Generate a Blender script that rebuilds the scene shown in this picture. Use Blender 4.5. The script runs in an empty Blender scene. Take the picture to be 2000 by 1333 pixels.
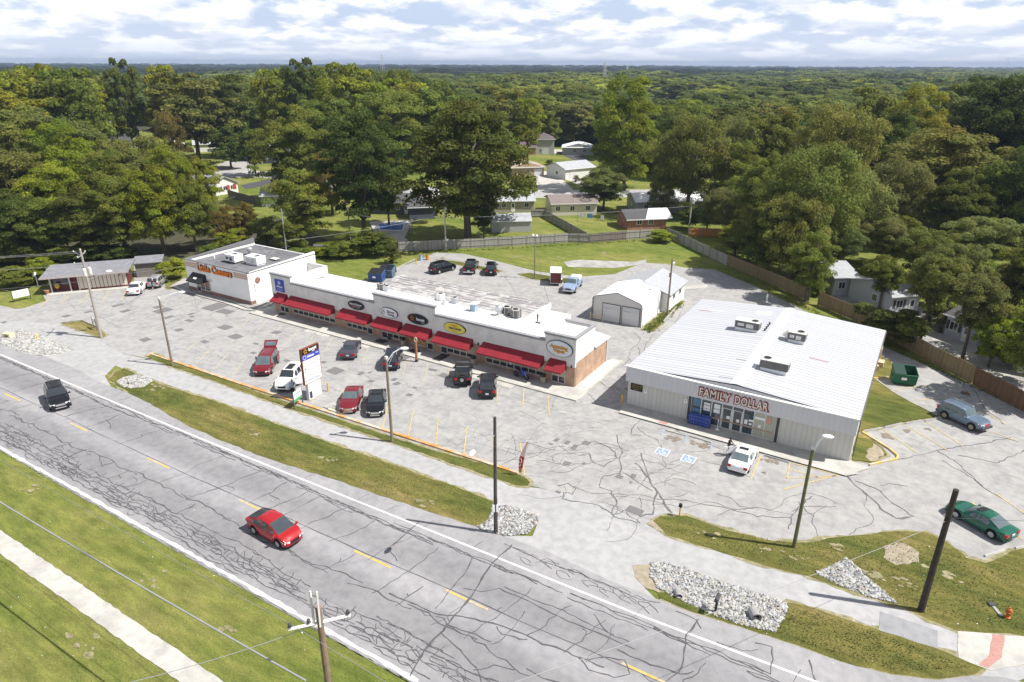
import bpy, bmesh, math, random
import numpy as np
from mathutils import Vector, Matrix
from mathutils.geometry import tessellate_polygon
R = math.radians
rnd = random.Random(7)
C = bpy.context.scene.collection
scene = bpy.context.scene

# ---------------------------------------------------------------- camera, sky, sun, exposure
# world frame: x runs along the shop row, y away from the main road, origin at the row's right front corner
CAM_H = 31.0
FPX = 1333.0
PITCH = math.atan(542 / FPX)
ROLL = R(0.2)
YAW = R(31.4)
OX, OY = 6.456, 63.34            # row corner as seen in the camera's own ground frame
cam_d = bpy.data.cameras.new("camera")
cam_d.lens = FPX / 2000 * 36
cam_d.sensor_width = 36
cam_d.clip_start = 0.5
cam_d.clip_end = 30000
cam = bpy.data.objects.new("camera", cam_d)
C.objects.link(cam)
scene.camera = cam
_c, _s = math.cos(YAW), math.sin(YAW)
def c2w(x, y):
    dx, dy = x - OX, y - OY
    return (dx * _c - dy * _s, dx * _s + dy * _c)
CX, CY = c2w(0, 0)
cam.matrix_world = (Matrix.Translation((CX, CY, CAM_H)) @ Matrix.Rotation(YAW, 4, 'Z')
                    @ Matrix.Rotation(math.pi / 2 - PITCH, 4, 'X') @ Matrix.Rotation(ROLL, 4, 'Z'))

def _ray(u, v):
    x = (u - 1000) / FPX; d = (v - 666.5) / FPX
    c, s = math.cos(ROLL), math.sin(ROLL)
    x, d = x * c + d * s, d * c - x * s
    return (x, math.cos(PITCH) - d * math.sin(PITCH), -math.sin(PITCH) - d * math.cos(PITCH))
def at(u, v, z=0.0):
    """survey: point of the photograph -> place on the ground (or at height z)"""
    r = _ray(u, v); t = (CAM_H - z) / -r[2]
    return c2w(r[0] * t, r[1] * t)
def proj(x, y, z):
    cx = (x * _c + y * _s) + OX; cy = (-x * _s + y * _c) + OY
    dz = z - CAM_H
    f = cy * math.cos(PITCH) - dz * math.sin(PITCH)
    d = -cy * math.sin(PITCH) - dz * math.cos(PITCH)
    if f < 1: return None
    a, b = cx / f, d / f
    c, s = math.cos(ROLL), math.sin(ROLL)
    return (1000 + (a * c - b * s) * FPX, 666.5 + (a * s + b * c) * FPX, f)

SUN_AZ, SUN_EL = R(18.5), R(54.3)
world = bpy.data.worlds.new("World"); scene.world = world
world.use_nodes = True
nt = world.node_tree; nt.nodes.clear()
def N(t, tree=None, **kw):
    n = (tree or nt).nodes.new(t)
    for k, v in kw.items(): setattr(n, k, v)
    return n
def build_world():
    L = nt.links.new
    out = N('ShaderNodeOutputWorld'); bg = N('ShaderNodeBackground')
    sky = N('ShaderNodeTexSky', sky_type='NISHITA', sun_disc=False, sun_elevation=SUN_EL)
    sky.sun_rotation = math.pi / 2 - SUN_AZ
    sky.altitude = 250; sky.air_density = 1.0; sky.dust_density = 1.6
    skm = N('ShaderNodeMixRGB', blend_type='MULTIPLY'); skm.inputs[0].default_value = 1
    skm.inputs[2].default_value = (0.085, 0.085, 0.085, 1)
    L(sky.outputs[0], skm.inputs[1])
    tc = N('ShaderNodeTexCoord')
    sep = N('ShaderNodeSeparateXYZ'); L(tc.outputs['Generated'], sep.inputs[0])
    # clouds live on a dome: azimuth and elevation, flattened towards the horizon
    at2 = N('ShaderNodeMath', operation='ARCTAN2'); L(sep.outputs[1], at2.inputs[0]); L(sep.outputs[0], at2.inputs[1])
    el = N('ShaderNodeMath', operation='ARCSINE'); L(sep.outputs[2], el.inputs[0])
    elc = N('ShaderNodeMath', operation='MAXIMUM'); L(el.outputs[0], elc.inputs[0]); elc.inputs[1].default_value = 0.0
    els = N('ShaderNodeMath', operation='POWER'); L(elc.outputs[0], els.inputs[0]); els.inputs[1].default_value = 0.6
    comb = N('ShaderNodeCombineXYZ'); L(at2.outputs[0], comb.inputs[0]); L(els.outputs[0], comb.inputs[1])
    def noise(vec, scale, det, rough=.55, sc=(1, 1, 1), off=(0, 0, 0)):
        m = N('ShaderNodeMapping'); L(vec, m.inputs[0]); m.inputs['Scale'].default_value = sc; m.inputs['Location'].default_value = off
        n = N('ShaderNodeTexNoise'); n.inputs['Scale'].default_value = scale; n.inputs['Detail'].default_value = det
        n.inputs['Roughness'].default_value = rough; L(m.outputs[0], n.inputs['Vector']); return n
    def ramp(v, a, b, c0=(0, 0, 0, 1), c1=(1, 1, 1, 1)):
        r = N('ShaderNodeValToRGB'); r.color_ramp.elements[0].position = a; r.color_ramp.elements[1].position = b
        r.color_ramp.elements[0].color = c0; r.color_ramp.elements[1].color = c1; L(v, r.inputs[0]); return r
    S = (1, 1.5, 1)
    n1 = noise(comb.outputs[0], 12, 9, .55, S, (3.3, 1.7, 0))
    n2 = noise(comb.outputs[0], 12, 4, .5, S, (3.306, 1.73, 0))
    mask = ramp(n1.outputs[0], .43, .53)
    sub = N('ShaderNodeMath', operation='SUBTRACT'); L(n1.outputs[0], sub.inputs[0]); L(n2.outputs[0], sub.inputs[1])
    add = N('ShaderNodeMath', operation='MULTIPLY_ADD'); L(sub.outputs[0], add.inputs[0]); add.inputs[1].default_value = 3.2; add.inputs[2].default_value = .5
    shade = ramp(add.outputs[0], .25, .72, (.70, .74, .84, 1), (.97, .97, .97, 1))
    mix = N('ShaderNodeMixRGB'); L(mask.outputs[0], mix.inputs[0])
    # thin high veil over the blue
    veil = N('ShaderNodeMixRGB'); veil.inputs[0].default_value = .75; L(skm.outputs[0], veil.inputs[1]); veil.inputs[2].default_value = (.55, .65, .86, 1)
    L(veil.outputs[0], mix.inputs[1]); L(shade.outputs[0], mix.inputs[2])
    # pale air low over the land
    hz = ramp(el.outputs[0], .0, .05, (1, 1, 1, 1), (0, 0, 0, 1))
    hm = N('ShaderNodeMath', operation='MULTIPLY'); L(hz.outputs[0], hm.inputs[0]); hm.inputs[1].default_value = .75
    mh = N('ShaderNodeMixRGB'); L(hm.outputs[0], mh.inputs[0]); L(mix.outputs[0], mh.inputs[1]); mh.inputs[2].default_value = (.70, .75, .86, 1)
    # higher up the sky is clearer and deeper
    up = ramp(el.outputs[0], .10, .50, (1, 1, 1, 1), (.46, .47, .50, 1))
    mu = N('ShaderNodeMixRGB', blend_type='MULTIPLY'); mu.inputs[0].default_value = 1; L(mh.outputs[0], mu.inputs[1]); L(up.outputs[0], mu.inputs[2])
    L(mu.outputs[0], bg.inputs[0]); bg.inputs[1].default_value = 0.86
    L(bg.outputs[0], out.inputs[0])
build_world()
sun_d = bpy.data.lights.new("sun", 'SUN'); sun_d.energy = 5.0; sun_d.angle = R(0.53); sun_d.color = (1, .965, .90)
sun = bpy.data.objects.new("sun", sun_d); C.objects.link(sun)
sdir = Vector((math.cos(SUN_AZ) * math.cos(SUN_EL), math.sin(SUN_AZ) * math.cos(SUN_EL), math.sin(SUN_EL)))
sun.rotation_euler = sdir.to_track_quat('Z', 'Y').to_euler(); sun.location = (40, 10, 80)
scene.view_settings.view_transform = 'Standard'; scene.view_settings.look = 'None'
scene.view_settings.exposure = 0.56; scene.view_settings.gamma = 1
try:
    scene.cycles.max_bounces = 6; scene.cycles.transparent_max_bounces = 4; scene.cycles.volume_bounces = 0
except Exception: pass

# ---------------------------------------------------------------- materials
MATS = {}
def mat(name, col, rough=.7, var=.12, scale=3.0, metal=0.0, bump=0.0, bscale=None, var2=None, col2=None, spec=.3, detail=6, coat=0, emit=None):
    """procedural surface: base colour broken up by two noises, optional second colour in patches, optional bump"""
    if name in MATS: return MATS[name]
    m = bpy.data.materials.new(name); m.use_nodes = True
    t = m.node_tree; t.nodes.clear(); L = t.links.new
    o = N('ShaderNodeOutputMaterial', t); b = N('ShaderNodeBsdfPrincipled', t); L(b.outputs[0], o.inputs[0])
    b.inputs['Roughness'].default_value = rough; b.inputs['Metallic'].default_value = metal
    b.inputs['Specular IOR Level'].default_value = spec
    if coat: b.inputs['Coat Weight'].default_value = coat; b.inputs['Coat Roughness'].default_value = .05
    tc = N('ShaderNodeTexCoord', t)
    n = N('ShaderNodeTexNoise', t); n.inputs['Scale'].default_value = scale; n.inputs['Detail'].default_value = detail
    L(tc.outputs['Object'], n.inputs['Vector'])
    mr = N('ShaderNodeMapRange', t); mr.inputs[1].default_value = .25; mr.inputs[2].default_value = .75
    mr.inputs[3].default_value = 1 - var; mr.inputs[4].default_value = 1 + var; L(n.outputs[0], mr.inputs[0])
    vm = N('ShaderNodeVectorMath', t, operation='SCALE'); L(mr.outputs[0], vm.inputs['Scale'])
    src = None
    if col2 is not None:
        n2 = N('ShaderNodeTexNoise', t); n2.inputs['Scale'].default_value = (var2 or scale * .2); n2.inputs['Detail'].default_value = 5
        L(tc.outputs['Object'], n2.inputs['Vector'])
        r = N('ShaderNodeValToRGB', t); r.color_ramp.elements[0].position = .42; r.color_ramp.elements[1].position = .62
        r.color_ramp.elements[0].color = (*col, 1); r.color_ramp.elements[1].color = (*col2, 1); L(n2.outputs[0], r.inputs[0])
        L(r.outputs[0], vm.inputs[0])
    else: vm.inputs[0].default_value = col
    L(vm.outputs[0], b.inputs['Base Color'])
    if bump:
        nb = N('ShaderNodeTexNoise', t); nb.inputs['Scale'].default_value = bscale or scale * 4; nb.inputs['Detail'].default_value = 4
        L(tc.outputs['Object'], nb.inputs['Vector'])
        bp = N('ShaderNodeBump', t); bp.inputs['Strength'].default_value = 1; bp.inputs['Distance'].default_value = bump
        L(nb.outputs[0], bp.inputs['Height']); L(bp.outputs[0], b.inputs['Normal'])
    if emit: b.inputs['Emission Color'].default_value = (*emit[:3], 1); b.inputs['Emission Strength'].default_value = emit[3]
    MATS[name] = m; return m

def stripes(name, col, dark, axis, period, width=.12, rough=.5, metal=0, bump=.01, var=.06, axis2=None, spec=.3):
    """boards, ribs or corrugation: a line every `period` m along an axis of the object"""
    if name in MATS: return MATS[name]
    m = bpy.data.materials.new(name); m.use_nodes = True
    t = m.node_tree; t.nodes.clear(); L = t.links.new
    o = N('ShaderNodeOutputMaterial', t); b = N('ShaderNodeBsdfPrincipled', t); L(b.outputs[0], o.inputs[0])
    b.inputs['Roughness'].default_value = rough; b.inputs['Metallic'].default_value = metal; b.inputs['Specular IOR Level'].default_value = spec
    tc = N('ShaderNodeTexCoord', t); sp = N('ShaderNodeSeparateXYZ', t); L(tc.outputs['Object'], sp.inputs[0])
    dv = N('ShaderNodeMath', t, operation='DIVIDE'); dv.inputs[1].default_value = period
    if axis == 'xy':
        ad = N('ShaderNodeMath', t, operation='ADD'); L(sp.outputs[0], ad.inputs[0]); L(sp.outputs[1], ad.inputs[1]); L(ad.outputs[0], dv.inputs[0])
    else: L(sp.outputs['xyz'.index(axis)], dv.inputs[0])
    fr = N('ShaderNodeMath', t, operation='FRACT'); L(dv.outputs[0], fr.inputs[0])
    sb = N('ShaderNodeMath', t, operation='SUBTRACT'); L(fr.outputs[0], sb.inputs[0]); sb.inputs[1].default_value = .5
    ab = N('ShaderNodeMath', t, operation='ABSOLUTE'); L(sb.outputs[0], ab.inputs[0])
    r = N('ShaderNodeValToRGB', t); r.color_ramp.elements[0].position = .5 - width; r.color_ramp.elements[1].position = .5 - width * .45
    r.color_ramp.elements[0].color = (*col, 1); r.color_ramp.elements[1].color = (*dark, 1); L(ab.outputs[0], r.inputs[0])
    fl = N('ShaderNodeMath', t, operation='FLOOR'); L(dv.outputs[0], fl.inputs[0])
    wn = N('ShaderNodeTexWhiteNoise', t, noise_dimensions='1D'); L(fl.outputs[0], wn.inputs['W'])
    n = N('ShaderNodeTexNoise', t); n.inputs['Scale'].default_value = 1.3; n.inputs['Detail'].default_value = 8; L(tc.outputs['Object'], n.inputs['Vector'])
    a2 = N('ShaderNodeMath', t, operation='ADD'); L(wn.outputs[0], a2.inputs[0]); L(n.outputs[0], a2.inputs[1])
    mr = N('ShaderNodeMapRange', t); mr.inputs[1].default_value = .3; mr.inputs[2].default_value = 1.7
    mr.inputs[3].default_value = 1 - var; mr.inputs[4].default_value = 1 + var; L(a2.outputs[0], mr.inputs[0])
    vm = N('ShaderNodeVectorMath', t, operation='SCALE'); L(r.outputs[0], vm.inputs[0]); L(mr.outputs[0], vm.inputs['Scale'])
    L(vm.outputs[0], b.inputs['Base Color'])
    if bump:
        bp = N('ShaderNodeBump', t); bp.inputs['Distance'].default_value = bump; bp.invert = True
        L(r.color_ramp and ab.outputs[0], bp.inputs['Height']); L(bp.outputs[0], b.inputs['Normal'])
    MATS[name] = m; return m

def brick_mat(name, c1, c2, mortar):
    if name in MATS: return MATS[name]
    m = bpy.data.materials.new(name); m.use_nodes = True
    t = m.node_tree; t.nodes.clear(); L = t.links.new
    o = N('ShaderNodeOutputMaterial', t); b = N('ShaderNodeBsdfPrincipled', t); L(b.outputs[0], o.inputs[0]); b.inputs['Roughness'].default_value = .85
    tc = N('ShaderNodeTexCoord', t); sp = N('ShaderNodeSeparateXYZ', t); L(tc.outputs['Object'], sp.inputs[0])
    ad = N('ShaderNodeMath', t, operation='ADD'); L(sp.outputs[0], ad.inputs[0]); L(sp.outputs[1], ad.inputs[1])
    cb = N('ShaderNodeCombineXYZ', t); L(ad.outputs[0], cb.inputs[0]); L(sp.outputs[2], cb.inputs[1])
    br = N('ShaderNodeTexBrick', t); L(cb.outputs[0], br.inputs['Vector']); br.inputs['Scale'].default_value = 4.2
    br.inputs['Color1'].default_value = (*c1, 1); br.inputs['Color2'].default_value = (*c2, 1); br.inputs['Mortar'].default_value = (*mortar, 1)
    br.inputs['Mortar Size'].default_value = .02; br.inputs['Bias'].default_value = -.1
    n = N('ShaderNodeTexNoise', t); n.inputs['Scale'].default_value = 1.1; n.inputs['Detail'].default_value = 8; L(tc.outputs['Object'], n.inputs['Vector'])
    mr = N('ShaderNodeMapRange', t); mr.inputs[1].default_value = .3; mr.inputs[2].default_value = .7; mr.inputs[3].default_value = .8; mr.inputs[4].default_value = 1.25; L(n.outputs[0], mr.inputs[0])
    vm = N('ShaderNodeVectorMath', t, operation='SCALE'); L(br.outputs[0], vm.inputs[0]); L(mr.outputs[0], vm.inputs['Scale']); L(vm.outputs[0], b.inputs['Base Color'])
    MATS[name] = m; return m

def glass(name, tint=(.03, .035, .04), rough=.06):
    if name in MATS: return MATS[name]
    m = mat(name, tint, rough, var=.25, scale=1.2, spec=.8); return m

# ---------------------------------------------------------------- mesh builder
class MB:
    def __init__(s): s.v = []; s.f = []; s.m = []; s.cur = 0
    def add(s, vs, fs):
        o = len(s.v); s.v += [tuple(p) for p in vs]; s.f += [tuple(i + o for i in f) for f in fs]; s.m += [s.cur] * len(fs)
    def box(s, x0, y0, z0, x1, y1, z1):
        if x0 > x1: x0, x1 = x1, x0
        if y0 > y1: y0, y1 = y1, y0
        if z0 > z1: z0, z1 = z1, z0
        s.add([(x0, y0, z0), (x1, y0, z0), (x1, y1, z0), (x0, y1, z0), (x0, y0, z1), (x1, y0, z1), (x1, y1, z1), (x0, y1, z1)],
              [(0, 3, 2, 1), (4, 5, 6, 7), (0, 1, 5, 4), (1, 2, 6, 5), (2, 3, 7, 6), (3, 0, 4, 7)]); return s
    def cbox(s, cx, cy, z0, w, d, h, a=0):
        c, n = math.cos(a), math.sin(a)
        pts = [(cx + x * c - y * n, cy + x * n + y * c) for x, y in ((-w/2, -d/2), (w/2, -d/2), (w/2, d/2), (-w/2, d/2))]
        return s.prism(pts, z0, z0 + h)
    def prism(s, poly, z0, z1, bottom=True):
        n = len(poly)
        ar = sum(poly[i][0] * poly[(i + 1) % n][1] - poly[(i + 1) % n][0] * poly[i][1] for i in range(n))
        if ar < 0: poly = poly[::-1]
        vs = [(x, y, z0) for x, y in poly] + [(x, y, z1) for x, y in poly]
        fs = [(i, (i + 1) % n, n + (i + 1) % n, n + i) for i in range(n)]
        if n == 4 or _convex(poly): fs += [tuple(range(n, 2 * n))] + ([tuple(range(n))[::-1]] if bottom else [])
        else:
            for t in tessellate_polygon([[Vector((x, y, 0)) for x, y in poly]]):
                a, b, c = t
                if (poly[b][0]-poly[a][0])*(poly[c][1]-poly[a][1])-(poly[b][1]-poly[a][1])*(poly[c][0]-poly[a][0]) < 0: b, c = c, b
                fs.append((n + a, n + b, n + c))
                if bottom: fs.append((a, c, b))
        s.add(vs, fs); return s
    def sheet(s, poly, z):
        n = len(poly); fs = []
        for a, b, c in tessellate_polygon([[Vector((x, y, 0)) for x, y in poly]]):
            if (poly[b][0]-poly[a][0])*(poly[c][1]-poly[a][1])-(poly[b][1]-poly[a][1])*(poly[c][0]-poly[a][0]) < 0: b, c = c, b
            fs.append((a, b, c))
        s.add([(x, y, z) for x, y in poly], fs); return s
    def poly(s, pts): s.add(pts, [tuple(range(len(pts)))]); return s
    def tube(s, p0, p1, r0, r1=None, n=8, caps=True):
        r1 = r0 if r1 is None else r1
        p0, p1 = Vector(p0), Vector(p1); d = (p1 - p0)
        if d.length < 1e-6: return s
        q = d.to_track_quat('Z', 'Y'); vs = []
        for p, r in ((p0, r0), (p1, r1)):
            for i in range(n):
                a = 2 * math.pi * i / n; vs.append(p + q @ Vector((r * math.cos(a), r * math.sin(a), 0)))
        fs = [(i, (i + 1) % n, n + (i + 1) % n, n + i) for i in range(n)]
        if caps: fs += [tuple(range(n))[::-1], tuple(range(n, 2 * n))]
        s.add(vs, fs); return s
    def path(s, pts, r, n=6):
        for a, b in zip(pts[:-1], pts[1:]): s.tube(a, b, r, r, n)
        return s
    def lathe(s, prof, n=16, cx=0, cy=0, cz=0):
        vs = [(cx + r * math.cos(2*math.pi*i/n), cy + r * math.sin(2*math.pi*i/n), cz + z) for r, z in prof for i in range(n)]
        fs = [(k*n+i, k*n+(i+1) % n, (k+1)*n+(i+1) % n, (k+1)*n+i) for k in range(len(prof)-1) for i in range(n)]
        fs += [tuple(range(n))[::-1], tuple(range((len(prof)-1)*n, len(prof)*n))]
        s.add(vs, fs); return s
    def ribbon(s, pts, w, z):
        """flat strip of width w (number or list) along 2-D points"""
        n = len(pts); vs = []
        for i, p in enumerate(pts):
            a = pts[max(0, i - 1)]; b = pts[min(n - 1, i + 1)]
            dx, dy = b[0] - a[0], b[1] - a[1]; l = math.hypot(dx, dy) or 1
            ww = (w[i] if isinstance(w, (list, tuple)) else w) / 2
            vs += [(p[0] - dy / l * ww, p[1] + dx / l * ww, z), (p[0] + dy / l * ww, p[1] - dx / l * ww, z)]
        s.add(vs, [(2*i, 2*i+1, 2*i+3, 2*i+2) for i in range(n - 1)]); return s
    def xf(s, M, start=0):
        for i in range(start, len(s.v)): s.v[i] = tuple(M @ Vector(s.v[i]))
        return s
    def mesh(s, name, mats, smooth=False):
        me = bpy.data.meshes.new(name); me.from_pydata(s.v, [], s.f)
        for m in (mats if isinstance(mats, (list, tuple)) else [mats]): me.materials.append(m)
        if any(s.m): me.polygons.foreach_set('material_index', s.m)
        if smooth: me.polygons.foreach_set('use_smooth', [True] * len(s.f))
        me.update(); return me
    def build(s, name, mats, parent=None, smooth=False, loc=None, rz=0):
        o = bpy.data.objects.new(name, s.mesh(name, mats, smooth)); C.objects.link(o)
        if parent is not None: o.parent = parent
        if loc is not None: o.location = loc
        if rz: o.rotation_euler.z = rz
        return o
def _convex(p):
    n = len(p)
    for i in range(n):
        a, b, c = p[i], p[(i+1) % n], p[(i+2) % n]
        if (b[0]-a[0])*(c[1]-b[1])-(b[1]-a[1])*(c[0]-b[0]) < -1e-9: return False
    return True

def tag(o, label, cat, group=None):
    o['label'] = label; o['category'] = cat
    if group: o['group'] = group
    return o
def empty(name, label=None, cat=None, loc=(0, 0, 0), rz=0, group=None):
    o = bpy.data.objects.new(name, None); C.objects.link(o); o.location = loc; o.rotation_euler.z = rz
    o.empty_display_size = .3
    if label: tag(o, label, cat, group)
    return o
def struct(o, kind='structure'):
    o['kind'] = kind; return o
_kids = {}
def copy_tree(o, parent=None):
    c = o.copy(); C.objects.link(c)
    if parent is not None: c.parent = parent
    for ch in [x for x in C.objects if x.parent is o]: copy_tree(ch, c)
    return c
def dup(o, loc, rz=0, label=None, group=None):
    c = copy_tree(o); c.location = loc; c.rotation_euler.z = rz
    if label: c['label'] = label
    if group: c['group'] = group
    return c
_text_cache = {}
def text(s, size, mat_, parent, loc, name='lettering', depth=.03, plane='front', bold=0.0, sx=1.0, rz=0, shear=0, align='CENTER', spacing=1.0, fit=None):
    """lettering as mesh, standing upright facing -y (front) or lying flat"""
    cu = bpy.data.curves.new(name, 'FONT'); cu.body = s; cu.size = size; cu.extrude = depth / 2; cu.offset = bold; cu.shear = shear
    cu.align_x = align; cu.align_y = 'CENTER'; cu.space_character = spacing; cu.resolution_u = 3
    to = bpy.data.objects.new(name, cu)
    me = bpy.data.meshes.new_from_object(to)
    bpy.data.objects.remove(to); me.name = name
    if fit: xs_ = [v.co.x for v in me.vertices]; sx = fit / (max(xs_) - min(xs_))
    M = Matrix.Diagonal((sx, 1, 1, 1))
    if plane == 'front': M = Matrix.Rotation(math.pi / 2, 4, 'X') @ M
    me.transform(M); me.materials.clear(); me.materials.append(mat_)
    o = bpy.data.objects.new(name, me); C.objects.link(o); o.location = loc; o.rotation_euler.z = rz
    if parent is not None: o.parent = parent
    return o
def px(*pts): return [at(*p) for p in pts]
# ---------------------------------------------------------------- ground, roads, paths
def ground_mat(name='grass_ground', pal=((.34, (.108, .146, .030)), (.47, (.152, .182, .042)), (.58, (.20, .208, .060)), (.70, (.26, .235, .09)))):
    m = bpy.data.materials.new(name); m.use_nodes = True
    t = m.node_tree; t.nodes.clear(); L = t.links.new
    o = N('ShaderNodeOutputMaterial', t); b = N('ShaderNodeBsdfPrincipled', t); L(b.outputs[0], o.inputs[0])
    b.inputs['Roughness'].default_value = .95; b.inputs['Specular IOR Level'].default_value = .1
    tc = N('ShaderNodeTexCoord', t)
    def nz(sc, det, ro=.6):
        n = N('ShaderNodeTexNoise', t); n.inputs['Scale'].default_value = sc; n.inputs['Detail'].default_value = det; n.inputs['Roughness'].default_value = ro
        mp = N('ShaderNodeMapping', t); mp.inputs['Scale'].default_value = (.4, 1.25, 1) if sc < 2 else (1, 1, 1); L(tc.outputs['Object'], mp.inputs[0]); L(mp.outputs[0], n.inputs['Vector']); return n
    def rp(v, stops):
        r = N('ShaderNodeValToRGB', t); e = r.color_ramp.elements
        e[0].position, e[0].color = stops[0][0], (*stops[0][1], 1); e[1].position, e[1].color = stops[-1][0], (*stops[-1][1], 1)
        for p, c in stops[1:-1]:
            k = e.new(p); k.color = (*c, 1)
        L(v, r.inputs[0]); return r
    big = rp(nz(.11, 8, .68).outputs[0], list(pal))
    mid = rp(nz(1.1, 8, .7).outputs[0], [(.3, (.55, .6, .5)), (.5, (.95, .95, .92)), (.72, (1.45, 1.35, 1.3))])
    fine = rp(nz(9, 6, .75).outputs[0], [(.3, (.6, .62, .6)), (.7, (1.4, 1.38, 1.35))])
    a = N('ShaderNodeMixRGB', t, blend_type='MULTIPLY'); a.inputs[0].default_value = 1; L(big.outputs[0], a.inputs[1]); L(mid.outputs[0], a.inputs[2])
    c = N('ShaderNodeMixRGB', t, blend_type='MULTIPLY'); c.inputs[0].default_value = 1; L(a.outputs[0], c.inputs[1]); L(fine.outputs[0], c.inputs[2])
    L(c.outputs[0], b.inputs['Base Color'])
    bp = N('ShaderNodeBump', t); bp.inputs['Distance'].default_value = .12; L(nz(5, 8, .8).outputs[0], bp.inputs['Height']); L(bp.outputs[0], b.inputs['Normal'])
    return m
M_grass = ground_mat(); M_verge = ground_mat('dry_grass', ((.32, (.070, .092, .024)), (.44, (.105, .12, .032)), (.55, (.165, .152, .048)), (.68, (.25, .20, .09))))
def rmat(name, base, stain, lo=.42, hi=.62, sscale=.22, fine=.09, cracks=None, lanes=None, bump=.004, rough=.9, grain=22.0):
    """worn paving: stains, grain, hairline cracks, wheel-polished lanes"""
    m = bpy.data.materials.new(name); m.use_nodes = True
    t = m.node_tree; t.nodes.clear(); L = t.links.new
    o = N('ShaderNodeOutputMaterial', t); b = N('ShaderNodeBsdfPrincipled', t); L(b.outputs[0], o.inputs[0])
    b.inputs['Roughness'].default_value = rough; b.inputs['Specular IOR Level'].default_value = .2
    tc = N('ShaderNodeTexCoord', t)
    n1 = N('ShaderNodeTexNoise', t); n1.inputs['Scale'].default_value = sscale; n1.inputs['Detail'].default_value = 8; n1.inputs['Roughness'].default_value = .65
    L(tc.outputs['Object'], n1.inputs['Vector'])
    r = N('ShaderNodeValToRGB', t); e = r.color_ramp.elements; e[0].position, e[1].position = lo, hi
    e[0].color, e[1].color = (*stain, 1), (*base, 1); L(n1.outputs[0], r.inputs[0])
    col = r.outputs[0]
    def mul(a, bb, f=1.0):
        x = N('ShaderNodeMixRGB', t, blend_type='MULTIPLY'); x.inputs[0].default_value = f; L(a, x.inputs[1]); L(bb, x.inputs[2]); return x.outputs[0]
    n2 = N('ShaderNodeTexNoise', t); n2.inputs['Scale'].default_value = grain; n2.inputs['Detail'].default_value = 5; n2.inputs['Roughness'].default_value = .8
    L(tc.outputs['Object'], n2.inputs['Vector'])
    r2 = N('ShaderNodeValToRGB', t); r2.color_ramp.elements[0].position = .3; r2.color_ramp.elements[1].position = .7
    r2.color_ramp.elements[0].color = (1 - fine * 2,) * 3 + (1,); r2.color_ramp.elements[1].color = (1 + fine,) * 3 + (1,); L(n2.outputs[0], r2.inputs[0])
    col = mul(col, r2.outputs[0])
    n4 = N('ShaderNodeTexNoise', t); n4.inputs['Scale'].default_value = 1.6; n4.inputs['Detail'].default_value = 6; L(tc.outputs['Object'], n4.inputs['Vector'])
    r4 = N('ShaderNodeValToRGB', t); r4.color_ramp.elements[0].position = .32; r4.color_ramp.elements[1].position = .6
    r4.color_ramp.elements[0].color = (.86, .86, .87, 1); r4.color_ramp.elements[1].color = (1.03, 1.03, 1.03, 1); L(n4.outputs[0], r4.inputs[0])
    col = mul(col, r4.outputs[0])
    if cracks:
        for sc, wd, dk in cracks:
            wv = N('ShaderNodeTexNoise', t); wv.inputs['Scale'].default_value = sc * 2; wv.inputs['Detail'].default_value = 4; L(tc.outputs['Object'], wv.inputs['Vector'])
            mx = N('ShaderNodeMixRGB', t); mx.inputs[0].default_value = .25 / max(sc, .3) if sc > .5 else .3
            mx.blend_type = 'ADD'; L(tc.outputs['Object'], mx.inputs[1]); L(wv.outputs['Color'], mx.inputs[2])
            vo = N('ShaderNodeTexVoronoi', t, feature='DISTANCE_TO_EDGE'); vo.inputs['Scale'].default_value = sc; L(mx.outputs[0], vo.inputs['Vector'])
            rc = N('ShaderNodeValToRGB', t); rc.color_ramp.elements[0].position = wd * .3; rc.color_ramp.elements[1].position = wd
            rc.color_ramp.elements[0].color = (dk, dk, dk * 1.02, 1); rc.color_ramp.elements[1].color = (1, 1, 1, 1); L(vo.outputs[0], rc.inputs[0])
            # cracks come and go
            nm = N('ShaderNodeTexNoise', t); nm.inputs['Scale'].default_value = .13; nm.inputs['Detail'].default_value = 3; L(tc.outputs['Object'], nm.inputs['Vector'])
            rm = N('ShaderNodeValToRGB', t); rm.color_ramp.elements[0].position = .42; rm.color_ramp.elements[1].position = .56; L(nm.outputs[0], rm.inputs[0])
            x = N('ShaderNodeMixRGB', t, blend_type='MULTIPLY'); L(rm.outputs[0], x.inputs[0]); L(col, x.inputs[1]); L(rc.outputs[0], x.inputs[2]); col = x.outputs[0]
    if lanes:
        sp = N('ShaderNodeSeparateXYZ', t); L(tc.outputs['Object'], sp.inputs[0])
        n3 = N('ShaderNodeTexNoise', t); n3.inputs['Scale'].default_value = .25; n3.inputs['Detail'].default_value = 5
        mp = N('ShaderNodeMapping', t); mp.inputs['Scale'].default_value = (.25, 1, 1); L(tc.outputs['Object'], mp.inputs[0]); L(mp.outputs[0], n3.inputs['Vector'])
        ma = N('ShaderNodeMath', t, operation='MULTIPLY_ADD'); L(n3.outputs[0], ma.inputs[0]); ma.inputs[1].default_value = .9; L(sp.outputs[1], ma.inputs[2])
        mr = N('ShaderNodeMapRange', t); mr.inputs[1].default_value = -38; mr.inputs[2].default_value = -23; L(ma.outputs[0], mr.inputs[0])
        rr = N('ShaderNodeValToRGB', t); e = rr.color_ramp.elements
        y2t = lambda y: (y + 38) / 15
        e[0].position, e[0].color = y2t(lanes[0][0]), (lanes[0][1],) * 3 + (1,)
        e[1].position, e[1].color = y2t(lanes[-1][0]), (lanes[-1][1],) * 3 + (1,)
        for y, v in lanes[1:-1]:
            k = e.new(y2t(y)); k.color = (v, v, v * 1.01, 1)
        L(mr.outputs[0], rr.inputs[0]); col = mul(col, rr.outputs[0])
    L(col, b.inputs['Base Color'])
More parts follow.
